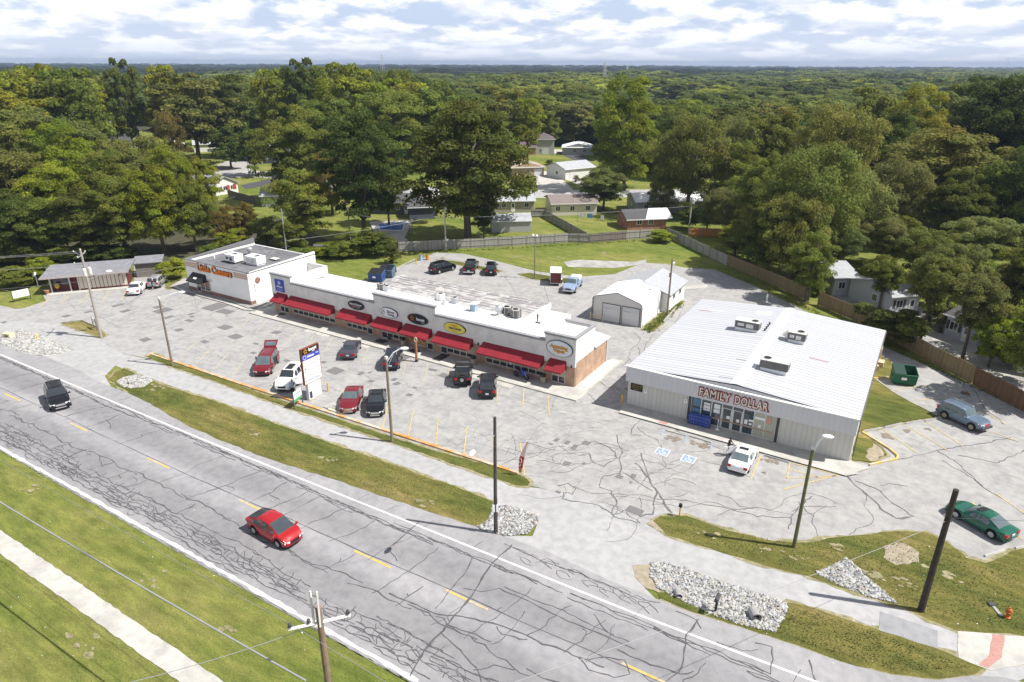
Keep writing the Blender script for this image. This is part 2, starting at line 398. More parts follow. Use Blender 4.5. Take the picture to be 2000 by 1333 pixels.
    bp = N('ShaderNodeBump', t); bp.inputs['Distance'].default_value = bump; L(n2.outputs[0], bp.inputs['Height']); L(bp.outputs[0], b.inputs['Normal'])
    return m
def rough(P, step=.7, amp=.09):
    out = []; g = random.Random(len(P))
    for (xa, ya), (xb, yb) in zip(P, P[1:] + P[:1]):
        l = math.hypot(xb - xa, yb - ya); n = max(1, int(l / step)); out.append((xa, ya))
        for i in range(1, n): k = i / n; out.append((xa + (xb - xa) * k + g.uniform(-amp, amp), ya + (yb - ya) * k + g.uniform(-amp, amp)))
    return out
M_lot = rmat('lot_asphalt', (.365, .357, .348), (.31, .303, .30), .40, .56, .5, .12, cracks=[(.30, .010, .86)])
M_road = rmat('road_asphalt', (.31, .302, .308), (.26, .254, .262), .38, .6, .12, .1,
              lanes=[(-36.6, .98), (-36.0, 1.0), (-35.3, .90), (-33.6, .80), (-32.0, .85), (-31.3, 1.05), (-30.4, 1.12), (-29.4, .86), (-28.2, .81), (-27.2, .93), (-26.6, 1.02), (-25.8, 1.08)])
M_path = rmat('path_asphalt', (.385, .38, .38), (.35, .345, .345), .4, .6, .1, .05, cracks=None)
M_conc = rmat('concrete', (.49, .47, .43), (.40, .385, .355), .38, .55, .35, .07)
M_concd = rmat('old_concrete', (.42, .41, .39), (.30, .29, .28), .4, .6, .5, .09)
M_white = mat('white_paint', (.66, .66, .65), .7, .18, 2.5)
M_yel = mat('yellow_paint', (.58, .38, .09), .7, .2, 4, col2=(.42, .36, .26), var2=1.2)
M_yelw = mat('worn_yellow_paint', (.46, .38, .22), .8, .2, 3, col2=(.34, .335, .32), var2=2.2); M_yell = mat('lot_yellow_paint', (.52, .38, .12), .8, .2, 3, col2=(.40, .35, .25), var2=2)
M_tar = mat('crack_tar', (.088, .085, .092), .75, .3, 3)
M_tar2 = mat('crack_tar_faded', (.125, .12, .126), .8, .3, 3)
M_patch = mat('asphalt_patch', (.16, .15, .155), .9, .2, 9)

def ground_sheet():
    o = MB()
    g = lambda a, b, n: [a + (b - a) * i / n for i in range(n + 1)]
    xs = [-9000, -3000, -900, -300, -120] + g(-90, 60, 4) + [120, 300, 900, 3000, 9000]
    ys = [-400, -140, -60, -38, -26, -14, 0, 20, 60, 120, 300, 900, 3000, 9500]
    vs = [(x, y, 0) for y in ys for x in xs]; nx = len(xs)
    o.add(vs, [(j*nx+i, j*nx+i+1, (j+1)*nx+i+1, (j+1)*nx+i) for j in range(len(ys)-1) for i in range(nx-1)])
    return struct(o.build('ground', M_grass))
ground_sheet()
M_floor = mat('shaded_leaf_litter', (.060, .058, .032), .95, .35, .8)  # leaf litter, its colour darkened to carry the shade under the trees
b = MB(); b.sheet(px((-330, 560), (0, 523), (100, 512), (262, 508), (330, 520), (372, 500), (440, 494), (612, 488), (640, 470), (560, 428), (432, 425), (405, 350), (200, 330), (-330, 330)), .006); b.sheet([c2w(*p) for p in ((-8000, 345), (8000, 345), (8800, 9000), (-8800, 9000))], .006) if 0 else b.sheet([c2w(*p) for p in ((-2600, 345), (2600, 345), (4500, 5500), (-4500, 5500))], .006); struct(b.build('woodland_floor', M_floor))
Z1, Z2, Z3, Z4, Z5 = .012, .020, .030, .040, .052

lot = px((-90, 588), (0, 597), (30, 604), (45, 603), (90, 588), (84, 577), (180, 566), (262, 553), (262, 520), (325, 515), (322, 561), (370, 541), (430, 548), (575, 545), (640, 549), (700, 552), (817, 509),
         (850, 494), (905, 496), (960, 508), (1050, 531), (1130, 541), (1200, 536), (1240, 520), (1262, 514), (1300, 516), (1335, 523), (1395, 527), (1480, 562), (1560, 602), (1700, 667),
         (1850, 732), (2000, 802), (2160, 880), (2300, 1100), (2040, 1100), (2000, 1073), (1975, 1078), (1925, 1100), (1890, 1092), (1850, 1062), (1810, 1042), (1760, 1040), (1700, 1047), (1640, 1053), (1560, 1062), (1490, 1058), (1400, 1032), (1340, 1010),
         (1290, 1012), (1262, 1024), (1245, 1016), (1150, 975), (1040, 950), (1000, 935), (780, 862), (560, 793), (400, 735), (290, 700), (230, 690), (130, 665), (-60, 640))
b = MB(); b.sheet(lot, Z1); struct(b.build('parking_lot', M_lot))
# the wide path between road and lot, and the mouths of the two driveways
path = px((-120, 600), (0, 627), (100, 632), (190, 660), (215, 680), (240, 692), (290, 702), (400, 739), (560, 797), (780, 870), (1010, 950), (1060, 955), (1150, 972), (1262, 1024), (1300, 1047), (1480, 1102), (1580, 1128), (1740, 1182), (1790, 1200), (1870, 1233), (2030, 1248),
          (2100, 1290), (1990, 1330), (1900, 1338), (1925, 1308), (1860, 1278), (1700, 1228), (1560, 1184), (1535, 1182), (1400, 1138), (1290, 1103), (1240, 1110), (1260, 1150), (1300, 1190), (1160, 1140), (1000, 1072), (930, 1046), (1040, 1048), (1052, 1018), (1040, 1006), (965, 986), (900, 957), (760, 907), (560, 838), (440, 793), (300, 742), (225, 715), (205, 735), (225, 770), (90, 715), (-40, 665), (-200, 620))
b = MB(); b.sheet(path, Z2); struct(b.build('path', M_path))
b = MB(); b.sheet([(-260, -36.95)] + rough([(-150, -36.97), (40, -37.07), (41, -37.07)], .6, .07)[:-1] + [(60, -37.1), (90, -37.2), (90, -17), (38, -19.4), (36, -19.8), (34.7, -20.5), (33, -21.9), (30.8, -22.85), (28.3, -23.35), (26, -23.45), (23, -23.75), (19.7, -24.15), (17, -24.1), (14.5, -24.15), (10, -23.8), (2, -24.15), (-8, -24.7), (-44, -24.9), (-47, -24.4), (-70, -24.5), (-260, -24.6)], Z3)
road = struct(b.build('road', M_road))
b = MB(); b.sheet(rough([(-160, -42.25), (60, -42.3), (60, -43.55), (-160, -43.55)], .45, .045), Z3)
struct(b.build('sidewalk', M_conc))
# road paint
b = MB()
b.ribbon([(-200, -26.8), (-59, -26.8), (-23, -26.68), (2, -26.2), (17, -26.0), (27.3, -25.5), (60, -24.6)], .16, Z4)
wl = []; x = -200
pts = []; ws = []
while x < 9.3:
    pts.append((x, -36.78 + rnd.uniform(-.03, .03))); ws.append(rnd.uniform(.16, .36)); x += .55
b.ribbon(pts, ws, Z4); struct(b.build('road_edge_lines', M_white))
b = MB()
for x0, x1, y in ((-83.5, -80.4, -31.6), (-71.8, -68.7, -31.6), (-60, -57, -31.55), (-48.3, -45.1, -31.45), (-36.4, -33.4, -31.25), (-24.7, -21.6, -31.08), (-13.1, -9.9, -30.95), (-1.45, 1.8, -30.67), (6.15, 9.35, -30.42), (17.9, 20.9, -29.86), (29.6, 32.7, -29.5)):
    b.ribbon([(x0, y), (x1, y)], .17, Z4)
struct(b.build('road_centre_dashes', M_yel))

# tar-sealed cracks
def wig(p0, p1, amp=.12, step=.5, r=rnd):
    d = math.hypot(p1[0] - p0[0], p1[1] - p0[1]); n = max(2, int(d / step)); out = []
    nx, ny = -(p1[1] - p0[1]) / d, (p1[0] - p0[0]) / d; o = 0
    for i in range(n + 1):
        t = i / n; o = o * .6 + r.uniform(-amp, amp); k = o * math.sin(math.pi * t) ** .3 if 0 < t < 1 else 0
        out.append((p0[0] + (p1[0] - p0[0]) * t + nx * k, p0[1] + (p1[1] - p0[1]) * t + ny * k))
    return out
def ww(n, w): return [w * rnd.uniform(.35, 1.35) for _ in range(n)]
b = MB(); f = MB()
def crack(pts, w=.07, mb=None, z=Z4 + .004):
    (mb or b).ribbon(pts, ww(len(pts), w), z + rnd.uniform(0, .003))
r2 = random.Random(3)
# long seams
crack(wig((-120, -31.2), (-20, -30.88), .05, 1.5), .055); crack(wig((-20, -30.88), (28, -29.75), .05, 1.5), .06)
x = -110
while x < 30:                                    # under the north edge line: braided seam
    for k in range(3 if x > -60 else 2):
        L_ = r2.uniform(3, 8); y0 = -27.25 + r2.uniform(-.28, .28) + max(0, x + 10) * .022
        crack(wig((x, y0), (x + L_, y0 + r2.uniform(-.15, .15)), .13, .45), .05)
    x += 3.2 if x < 0 else 5.5
x = -110
while x < 24:                                    # irregular seam down the south lane
    y0 = -33.0 + r2.uniform(-.5, .35) + max(0, x) * .02; L_ = r2.uniform(4, 9)
    crack(wig((x, y0), (x + L_, -33.0 + r2.uniform(-.4, .4)), .2, .5), .07)
    if r2.random() < .6: crack(wig((x + 1, y0 + .1), (x + L_ * .7, y0 + r2.uniform(-.5, .5)), .25, .45), .05)
    x += L_ * .9
x = -110
while x < 12:                                    # alligator cracking beside the south edge
    L_ = r2.uniform(3, 7); dens = 1.3 if x > -4 else 2.0
    for y in (-34.55, -34.9, -35.3, -35.75, -36.15):
        if r2.random() < .62 * dens:
            y0 = y + r2.uniform(-.2, .2); crack(wig((x + r2.uniform(-2, 2), y0), (x + L_ + r2.uniform(-2, 2), y + r2.uniform(-.25, .25)), .15, .4), .058)
    for _ in range(int(5.5 * dens)):
        xa = x + r2.uniform(0, L_); ya = r2.uniform(-36.1, -35.0); crack(wig((xa, ya), (xa + r2.uniform(-.7, .3), ya + r2.uniform(.35, 1.0)), .1, .22), .052)
    for _ in range(int(2.2 * dens)):
        cx_, cy_ = x + r2.uniform(0, L_), r2.uniform(-36.15, -35.1); a_, c_ = r2.uniform(.4, 1.1), r2.uniform(.15, .32); ph = r2.uniform(0, 6)
        lp = [(cx_ + a_ * math.cos(t_ * .6) * (1 + .18 * math.sin(3 * t_ * .6 + ph)), cy_ + c_ * math.sin(t_ * .6) * (1 + .3 * math.sin(2 * t_ * .6 + ph))) for t_ in range(11)]
        crack(lp, .05)
    x += L_ * .8
for i in range(60):                              # cross cracks
    xa = -105 + i * 2.25 + r2.uniform(-1, 1); k = r2.random()
    if k < .35: ya, yb = -33.2, -30.9
    elif k < .6: ya, yb = -30.9, -27.4
    elif k < .8: ya, yb = -34.6, -33
    else: ya, yb = -33.1, -27.4
    sl = r2.uniform(.05, .35) * (yb - ya); ww_ = r2.uniform(.035, .075)
    crack(wig((xa, ya), (xa + sl, yb), .18, .45), ww_)
    if r2.random() < .4:
        m_ = (ya + yb) / 2; crack(wig((xa + sl / 2, m_), (xa + sl / 2 + r2.uniform(-2, 2), m_ + r2.uniform(-.8, .8)), .15, .4), .05)
    if r2.random() < .5: crack(wig((xa + 1, -26.2), (xa + 1.2, -25.1), .08, .4), .03)
# surveyed cracks near the driveway mouth (photo points)
for pts, w in [([(800, 1323), (835, 1265), (897, 1195), (965, 1098), (1000, 1065)], .13), ([(850, 1190), (905, 1125), (923, 1090)], .08),
               ([(985, 1063), (1050, 1093), (1130, 1120), (1200, 1150), (1250, 1172), (1290, 1178)], .07),
               ([(905, 1150), (940, 1157), (975, 1150), (1010, 1165), (1060, 1190), (1110, 1215), (1170, 1238), (1240, 1270)], .07),
               ([(985, 1147), (1040, 1172), (1090, 1190), (1140, 1215), (1200, 1242)], .05),
               ([(760, 1160), (850, 1200), (900, 1205), (940, 1215), (975, 1222), (1010, 1235), (1060, 1260), (1110, 1275), (1130, 1285), (1180, 1305)], .09),
               ([(960, 1255), (930, 1240), (900, 1232), (870, 1220)], .06), ([(1025, 1195), (1005, 1225), (975, 1255), (960, 1260)], .06), ([(970, 1225), (980, 1240), (1015, 1250), (1030, 1250)], .07),
               ([(1160, 1200), (1180, 1230), (1200, 1245), (1230, 1255)], .05), ([(1365, 1210), (1340, 1240), (1335, 1290), (1325, 1315), (1300, 1333)], .08), ([(1205, 1270), (1270, 1300), (1330, 1318), (1355, 1312)], .08),
               ([(1320, 1195), (1360, 1212), (1370, 1230)], .06), ([(1475, 1257), (1508, 1265), (1510, 1290), (1505, 1318), (1470, 1300), (1440, 1292)], .06), ([(1580, 1290), (1592, 1330)], .07), ([(1400, 1255), (1450, 1272), (1480, 1270)], .05),
               ([(870, 1290), (930, 1320), (975, 1333)], .08), ([(925, 1310), (965, 1300), (1005, 1310)], .07), ([(860, 1235), (930, 1305), (940, 1333)], .07),
               ([(1130, 1285), (1150, 1310), (1200, 1325), (1230, 1318), (1220, 1290), (1180, 1285), (1150, 1290)], .07)]:
    pp = [at(*p) for p in pts]; q = []
    for a_, c_ in zip(pp[:-1], pp[1:]): q += wig(a_, c_, .06, .35)[:-1]
    crack(q + [pp[-1]], w, b)
for i in range(20):                              # scribbled sealant on the shoulder
    u0 = 1010 + i * 13.5; v0 = 1085 + i * 5.3 + r2.uniform(-10, 6)
    p = at(u0, v0); lp = [(p[0] + r2.uniform(.3, 1.0) * math.cos(t_ * .9) + t_ * .08, p[1] + r2.uniform(.15, .4) * math.sin(t_ * .9)) for t_ in range(r2.randint(4, 8))]
    crack(lp, .035)
struct(b.build('road_crack_sealant', M_tar))
b = MB()
lotc = [([(1240, 905), (1268, 935), (1284, 962), (1275, 1005), (1250, 1010)], .1), ([(1252, 885), (1268, 935)], .07), ([(1130, 870), (1160, 862), (1195, 880), (1205, 895), (1180, 912), (1155, 900), (1150, 885), (1130, 890)], .08),
        ([(1205, 850), (1215, 880), (1212, 905), (1210, 930), (1222, 925), (1235, 935), (1255, 948), (1275, 960)], .08), ([(1170, 950), (1180, 930), (1210, 925)], .08), ([(1170, 952), (1195, 960), (1205, 985), (1195, 1005), (1212, 1003), (1225, 995), (1230, 1010), (1250, 1022)], .08),
        ([(1090, 950), (1110, 945), (1125, 955), (1118, 967), (1100, 963), (1098, 975), (1140, 983), (1170, 988), (1200, 1010), (1245, 1023)], .09), ([(1283, 975), (1340, 978), (1400, 990), (1440, 1000), (1480, 1010), (1545, 1012)], .07),
        ([(1283, 960), (1300, 990), (1313, 1003)], .13), ([(1400, 965), (1430, 975), (1445, 990), (1470, 995)], .04), ([(1650, 925), (1690, 965), (1720, 995), (1750, 1013), (1780, 1010)], .13), ([(1670, 940), (1720, 960), (1745, 985), (1770, 1000), (1785, 1010)], .08),
        ([(1720, 950), (1735, 945), (1775, 951)], .06), ([(1840, 900), (1900, 935), (1950, 970), (2000, 1005)], .07), ([(1870, 890), (1950, 905), (2000, 880)], .06), ([(1755, 898), (1830, 880), (1900, 870), (1975, 855)], .08), ([(1830, 880), (1870, 905), (1920, 950)], .07),
        ([(1548, 1000), (1570, 990), (1600, 990), (1632, 990)], .05), ([(1560, 980), (1575, 1000), (1590, 1010)], .05), ([(1540, 1035), (1545, 1010), (1560, 990), (1585, 970)], .07),
        ([(1225, 790), (1240, 805), (1262, 812), (1240, 830), (1230, 850), (1262, 850)], .07), ([(1150, 740), (1170, 745), (1185, 760), (1200, 755), (1215, 770)], .07), ([(1140, 760), (1165, 790), (1185, 795)], .06), ([(1230, 700), (1215, 715), (1240, 725), (1225, 735), (1205, 738)], .06),
        ([(1240, 650), (1250, 665), (1235, 680), (1225, 700), (1240, 712), (1250, 698), (1247, 680)], .05), ([(1280, 650), (1262, 672), (1255, 690)], .05), ([(1330, 610), (1315, 640), (1295, 655)], .05), ([(1320, 840), (1340, 850), (1375, 862), (1395, 872), (1418, 880)], .05),
        ([(1290, 880), (1285, 860), (1262, 850), (1245, 835)], .05), ([(1145, 890), (1110, 885), (1090, 870)], .03), ([(1000, 850), (1008, 870), (1008, 895), (985, 905)], .03), ([(1850, 700), (1900, 760), (1925, 800), (1960, 830)], .06), ([(1880, 830), (1900, 850), (1935, 852), (1990, 865)], .06),
        ([(1900, 740), (1880, 755), (1895, 775), (1870, 780)], .05), ([(1990, 790), (1950, 800), (1910, 790)], .05)]
for pts, w in lotc:
    pp = [at(*p) for p in pts]; q = []
    for a_, c_ in zip(pp[:-1], pp[1:]): q += wig(a_, c_, .12, .4)[:-1]
    crack(q + [pp[-1]], w * 1.2, b, Z2 + .006)
for i in range(210):
    xa, ya = r2.uniform(-46, 12), r2.uniform(-19, -3.5); an = r2.choice((0, 0, 1.57, .9)) + r2.uniform(-.3, .3); l_ = r2.uniform(2, 6)
    crack(wig((xa, ya), (xa + l_ * math.cos(an), ya + l_ * math.sin(an)), .2, .35), .025, b, Z1 + .006)
for i in range(60):
    xa, ya = r2.uniform(-2, 38), r2.uniform(-22, -7); pts = [(xa, ya)]; an = r2.uniform(0, 6.28)
    for k in range(r2.randint(8, 20)): an += r2.uniform(-.5, .5); xa += math.cos(an) * .4; ya += math.sin(an) * .4; pts.append((xa, ya))
    if max(p[1] + max(0, p[0] - 17) * -.28 for p in pts) < -1 and min(p[1] for p in pts) > -21 - (xa > 14) * -6: crack(pts, .04, b, Z2 + .006)
for i in range(60):
    xa, ya = r2.uniform(-75, -46), r2.uniform(-15, -3); an = r2.uniform(0, 3.1); l_ = r2.uniform(3, 8)
    crack(wig((xa, ya), (xa + l_ * math.cos(an), ya + l_ * math.sin(an)), .1, .5), .03, b, Z2 + .006)
for i in range(60):
    xa, ya = r2.uniform(-34, 6), r2.uniform(15, 31); an = r2.choice((0, 1.57)) + r2.uniform(-.15, .15); l_ = r2.uniform(2, 7)
    crack(wig((xa, ya), (xa + l_ * math.cos(an), ya + l_ * math.sin(an)), .1, .5), .028, b, Z1 + .006)
struct(b.build('lot_crack_sealant', M_tar2))
# dark squares where the lot was patched
b = MB()
pat = [(284, 664, 11), (310, 600, 10), (318, 607, 15), (330, 620, 8), (373, 614, 7), (375, 619, 6), (370, 627, 9), (245, 608, 10), (172, 610, 7), (130, 618, 6), (230, 597, 9), (182, 599, 6), (440, 640, 13), (460, 658, 15), (500, 672, 7), (520, 672, 6), (495, 690, 8), (420, 600, 24), (440, 609, 18),
       (655, 725, 15), (705, 730, 8), (632, 708, 6), (775, 750, 8), (770, 742, 7), (800, 772, 9), (725, 745, 6), (722, 728, 5), (810, 758, 6), (785, 700, 22), (870, 735, 20), (845, 723, 12), (1087, 860, 8), (1076, 868, 6), (1108, 865, 9), (1145, 866, 11), (1122, 874, 12), (1107, 906, 8), (1140, 906, 5), (1210, 932, 9), (1237, 930, 8), (1232, 943, 5), (1240, 998, 18), (1090, 962, 8),
       (40, 560, 5), (8, 630, 6), (560, 705, 7), (600, 730, 9), (350, 645, 9), (400, 668, 8), (540, 650, 8)]
for u, v, s_ in pat:
    p = at(u, v); d = math.hypot(p[0] - CX, p[1] - CY) / 1333; w_ = s_ * d * r2.uniform(1.4, 2.1); h_ = w_ * r2.uniform(.5, .9)
    b.cbox(p[0], p[1], Z2 + .002, w_, h_, .012, r2.choice((0, 0, 1.57)) + r2.uniform(-.1, .1))
struct(b.build('asphalt_patches', M_patch))

M_oil = mat('oil_stain', (.20, .165, .135), .9, .35, 4)
M_soil = mat('damp_stain', (.235, .23, .235), .9, .2, 3)
b = MB(); f = MB()
for u, v, s_ in ((1230, 762, .7), (1312, 856, .8), (1366, 868, .9), (1508, 903, .9), (1728, 852, 1.0), (1775, 842, .6), (1810, 838, .5), (1492, 924, .3), (940, 905, .4), (500, 760, .5), (620, 745, .4)):
    for k in range(9):
        x, y = at(u, v); a = r2.uniform(0, 6.3); d_ = r2.uniform(0, s_) ; q = r2.uniform(.12, .42) * s_; x += d_ * math.cos(a); y += d_ * .7 * math.sin(a)
        b.sheet([(x + q * r2.uniform(.6, 1.3) * math.cos(t_ * .628), y + q * r2.uniform(.5, 1.1) * math.sin(t_ * .628)) for t_ in range(10)], Z1 + .0015 * k + .011)
struct(b.build('oil_stains', M_oil))
# dirt-stained parking lines
b = MB(); dxy = (.555, -.832)
def ln(x, y, l=4.9, w=.11, d=dxy, mb=None): (mb or b).ribbon([(x, y), (x + d[0] * l, y + d[1] * l)], w, Z1 + .018)
for i in range(9): ln(-44.2 + i * 3.0, -12.5, 5.0)
for i in range(12): ln(-46.0 + i * 2.93, -3.0, 4.6, .1)
struct(b.build('faded_stall_lines', M_yelw))
b = MB()
for p0_, p1_ in [((759.9, 787.7), (746.7, 836.3)), ((807.5, 801), (797.3, 852.5)), ((856, 818), (851, 873)), ((912, 835), (906, 887)), ((963, 852), (966, 908)), ((1016, 866), (1025, 930)),
                 ((972, 759), (970, 787)), ((1023, 759), (1021, 792)), ((1070, 772), (1073, 812)), ((1486.5, 890), (1466, 937)), ((1543, 905), (1536, 935)), ((1536, 935), (1640, 930)),
                 ((1545, 905), (1632, 927)), ((1543, 918), (1605, 935)), ((1530, 957), (1645, 926)), ((1725, 840), (1790, 885)), ((1766, 830), (1850, 880)), ((1808, 824), (1880, 872)), ((1745, 762), (1815, 753)), ((1792, 783), (1855, 775)),
                 ((1880, 800), (1905, 797)), ((1895, 807), (1920, 803)), ((1918, 802), (1965, 830)), ((1940, 845), (1985, 862)), ((1705, 742), (1738, 739)), ((1897, 982), (1998, 1055)), ((1945, 965), (2010, 1010)),
                 ((97, 581), (77, 603)), ((135, 577), (120, 594)), ((174, 573), (160, 592)), ((213, 570), (200, 590)), ((252, 560), (237, 588)), ((508, 622), (540, 612)), ((1820, 640), (1835, 650))]:
    b.ribbon([at(*p0_), at(*p1_)], .11, Z2 + .012)
struct(b.build('yellow_stall_lines', M_yell))
M_blue = mat('blue_paint', (.24, .31, .42), .8, .2, 5)
def hc(u, v):
    x, y = at(u, v); t = empty('parking_symbol', loc=(x, y, Z2 + .01))
    b = MB(); b.cbox(0, 0, 0, 1.15, 1.15, .002); b.build('border', M_white, t)
    b = MB(); b.cbox(0, 0, .003, 1.0, 1.0, .002); b.build('panel', M_blue, t)
    b = MB(); a = [(.02 + .26 * math.cos(k * .5 + 2.6), -.1 + .26 * math.sin(k * .5 + 2.6)) for k in range(9)]
    b.ribbon(a, .06, .007); b.ribbon([(-.05, .28), (-.02, 0), (.2, -.02), (.3, -.28)], .07, .0075); b.lathe([(.07, .006), (.07, .008)], 10, -.05, .36); b.build('wheelchair_mark', M_white, t)
    return t
tag(hc(1293.5, 883.5), 'blue painted wheelchair symbol, the left one of two in front of the discount store', 'parking marking')
tag(hc(1344.5, 897.5), 'blue painted wheelchair symbol, the right one of two, nearer the parked white coupe', 'parking marking')
b = MB()
for p0_, p1_ in [((1296, 840), (1290, 850)), ((1341, 852), (1336, 866)), ((1392, 865), (1386, 880))]: b.ribbon([at(*p0_), at(*p1_)], .12, Z2 + .012)
struct(b.build('blue_stall_lines', M_blue))

# grass islands between paved areas
EDGE = []
def island(pts, z=.035, name='grass_island', m=M_verge, zb=0.0):
    P = px(*pts)
    if m is M_verge and name != 'x': EDGE.append(P)
    b = MB(); b.prism(rough(P) if m in (M_verge, M_grass) else rough(P, .4, .17 if m is M_dirt else .04), zb + .001, z, bottom=False); return struct(b.build(name, m))
island([(120, 632), (160, 627), (190, 640), (207, 655), (200, 661), (183, 655)])
strip_n = [(286, 697), (300, 691), (345, 707), (420, 735), (520, 773), (620, 807), (700, 833), (840, 879), (1000, 923), (1025, 933), (1035, 943), (1030, 950), (1008, 949), (940, 926), (760, 863), (560, 796), (400, 739), (325, 713)]
island(strip_n, .05)
island([(213, 741), (225, 727), (242, 720), (262, 730), (330, 757), (440, 791), (560, 836), (760, 906), (900, 956), (962, 980), (967, 1000), (950, 1018), (930, 1029), (900, 1021), (700, 954), (500, 889), (380, 839), (300, 794), (232, 757)], .036, 'grass_verge')
island([(1275, 1018), (1290, 1009), (1340, 1008), (1400, 1030), (1490, 1055), (1560, 1061), (1640, 1050), (1700, 1045), (1760, 1038), (1810, 1040), (1850, 1061), (1890, 1091), (1925, 1101), (1975, 1077), (2000, 1072), (2200, 1085), (2300, 1300), (2060, 1262), (2000, 1243), (1870, 1233), (1790, 1200), (1740, 1181), (1580, 1127), (1480, 1101), (1380, 1070), (1300, 1046)], .037)
island([(1283, 1158), (1330, 1160), (1460, 1215), (1540, 1178), (1560, 1181), (1700, 1226), (1850, 1276), (1922, 1304), (1905, 1318), (1830, 1327), (1740, 1317), (1640, 1292), (1560, 1262), (1450, 1226), (1340, 1192), (1290, 1170)], .038, 'grass_verge')
island([(1696, 740), (1712, 741), (1745, 768), (1775, 785), (1822, 808), (1832, 813), (1745, 830), (1690, 842), (1672, 846)], .10)
island([(1697, 700), (1700, 690), (1735, 705), (1745, 715), (1737, 738), (1703, 741)], .10)
island([(1668, 852), (1686, 850), (1722, 876), (1732, 890), (1702, 905), (1665, 900)], .10)
island([(1253, 645), (1323, 586), (1337, 590), (1321, 602), (1296, 630), (1275, 648)], .05)
island([(1010, 536), (1035, 534), (1090, 543), (1135, 548), (1110, 553), (1040, 546)], .03)
island([(850, 508), (900, 512), (980, 530), (970, 533), (890, 517)], .03)
island([(322, 562), (370, 540), (372, 553), (330, 566)], .05)
M_dirt = mat('bare_dirt', (.30, .255, .19), .95, .25, 2, bump=.03)
island([(1235, 1105), (1290, 1103), (1275, 1130), (1290, 1160), (1262, 1150), (1240, 1128)], .036, 'gravel_margin', M_dirt)
island([(1262, 1024), (1275, 1016), (1290, 1012), (1285, 1030), (1300, 1047)], .036, 'gravel_margin', M_dirt)
island([(1725, 1068), (1765, 1062), (1795, 1080), (1795, 1100), (1750, 1105), (1725, 1090)], .045, 'dirt_patch', M_dirt)
island([(1705, 868), (1724, 884), (1725, 893), (1700, 903), (1690, 895)], .108, 'dirt_patch', M_dirt)
island([(1100, 512), (1130, 508), (1240, 512), (1262, 507), (1262, 516), (1200, 524), (1110, 522)], .025, 'gravel_margin', M_concd)
b = MB(); ge = random.Random(5)
for P in EDGE:
    Q = rough(P + P[:1], .5, .12)[:-1]; b.ribbon(Q, [ge.uniform(.25, .75) for _ in Q], Z2 + .009)
struct(b.build('dry_edge', mat('dry_edge', (.27, .235, .15), .95, .35, 3, col2=(.20, .19, .09), var2=1.2)))
b = MB()
for u, v, s_ in ((1640, 1075, .5), (1500, 1075, .4), (1850, 1120, .6), (1930, 1150, .5), (1560, 1090, .3), (1380, 1045, .4), (1600, 1230, .4), (1480, 1222, .3), (300, 760, .5), (500, 850, .5), (640, 900, .4), (820, 985, .5), (420, 815, .3), (60, 960, .4), (300, 1130, .5), (450, 1230, .4), (150, 1260, .6), (1000, 500, .8), (1180, 495, .7), (1100, 505, .6), (860, 505, .7), (1730, 790, .5), (1705, 880, .3), (1715, 1125, .5), (1770, 1140, .4)):
    for k in range(7):
        x, y = at(u, v); a = ge.uniform(0, 6.3); d_ = ge.uniform(0, s_ * 1.6); q = ge.uniform(.1, .5) * s_; x += 1.6 * d_ * math.cos(a); y += d_ * math.sin(a)
        b.sheet([(x + q * ge.uniform(.8, 1.9) * math.cos(t_ * .628), y + q * ge.uniform(.5, 1.1) * math.sin(t_ * .628)) for t_ in range(10)], (.0545 if v > 700 and v < 1150 and u > 1275 or v < 1050 and v > 740 and u < 1000 else .1005 if u > 1690 and v < 900 else .012) + .0012 * k)
struct(b.build('worn_grass_patches', MATS['dry_edge']))
# corner ramp at the side street
island([(1870, 1234), (2020, 1246), (2060, 1290), (1935, 1311), (1872, 1286)], .045, 'corner_ramp', M_conc)
M_redc = mat('red_ramp', (.40, .22, .19), .9, .15, 6)
island([(1938, 1240), (1962, 1243), (1957, 1285), (1930, 1307), (1912, 1300), (1932, 1280)], .055, 'ramp_warning_strip', M_redc)
b = MB(); b.prism(px((1719, 1195), (1831, 1233), (1831, 1275), (1716, 1237)), .02, .034); struct(b.build('path_patch', rmat('path_patch', (.31, .31, .325), (.28, .28, .29), .4, .6, .3, .06)))
# back streets
M_street = rmat('street_concrete', (.40, .39, .38), (.34, .335, .33), .4, .6, .2, .06)
b = MB(); b.sheet(px((410, 350), (425, 322), (450, 312), (505, 303), (560, 303), (620, 306), (560, 316), (510, 320), (478, 327), (500, 334), (560, 338), (640, 352), (760, 362), (900, 370), (1100, 372), (1330, 370), (1500, 372), (1500, 384), (1330, 385), (1100, 387), (1000, 387), (900, 385), (760, 377), (630, 366), (560, 350), (480, 346), (440, 350)), .02)
struct(b.build('back_street', M_street))
b = MB(); b.sheet(px((1050, 374), (1122, 373), (1100, 352), (1066, 335), (1045, 337)), .03); b.sheet(px((808, 377), (852, 378), (850, 400), (815, 398)), .03)
b.sheet(px((1080, 340), (1140, 366), (1160, 366), (1120, 345)), .03); b.sheet(px((1040, 300), (1110, 300), (1095, 292), (1045, 293)), .03); b.sheet(px((1620, 520), (1740, 590), (1850, 690), (1960, 740), (2000, 720), (1900, 640), (1700, 560)), .03)
b.sheet(px((1330, 560), (1380, 556), (1384, 562), (1335, 566)), .03)
struct(b.build('driveways', M_conc))
b = MB(); b.sheet(px((470, 362), (530, 350), (560, 356), (480, 370)), .03); b.sheet(px((1085, 297), (1120, 297), (1160, 315), (1130, 318)), .035); struct(b.build('dark_driveways', mat('fresh_asphalt', (.07, .07, .075), .9, .15, 3)))
b = MB(); b.sheet(px((1700, 640), (1620, 575), (1560, 540), (1600, 520), (1700, 560), (1850, 640), (2050, 760), (2050, 790), (1850, 700)), .015); struct(b.build('yard_paving', M_concd))
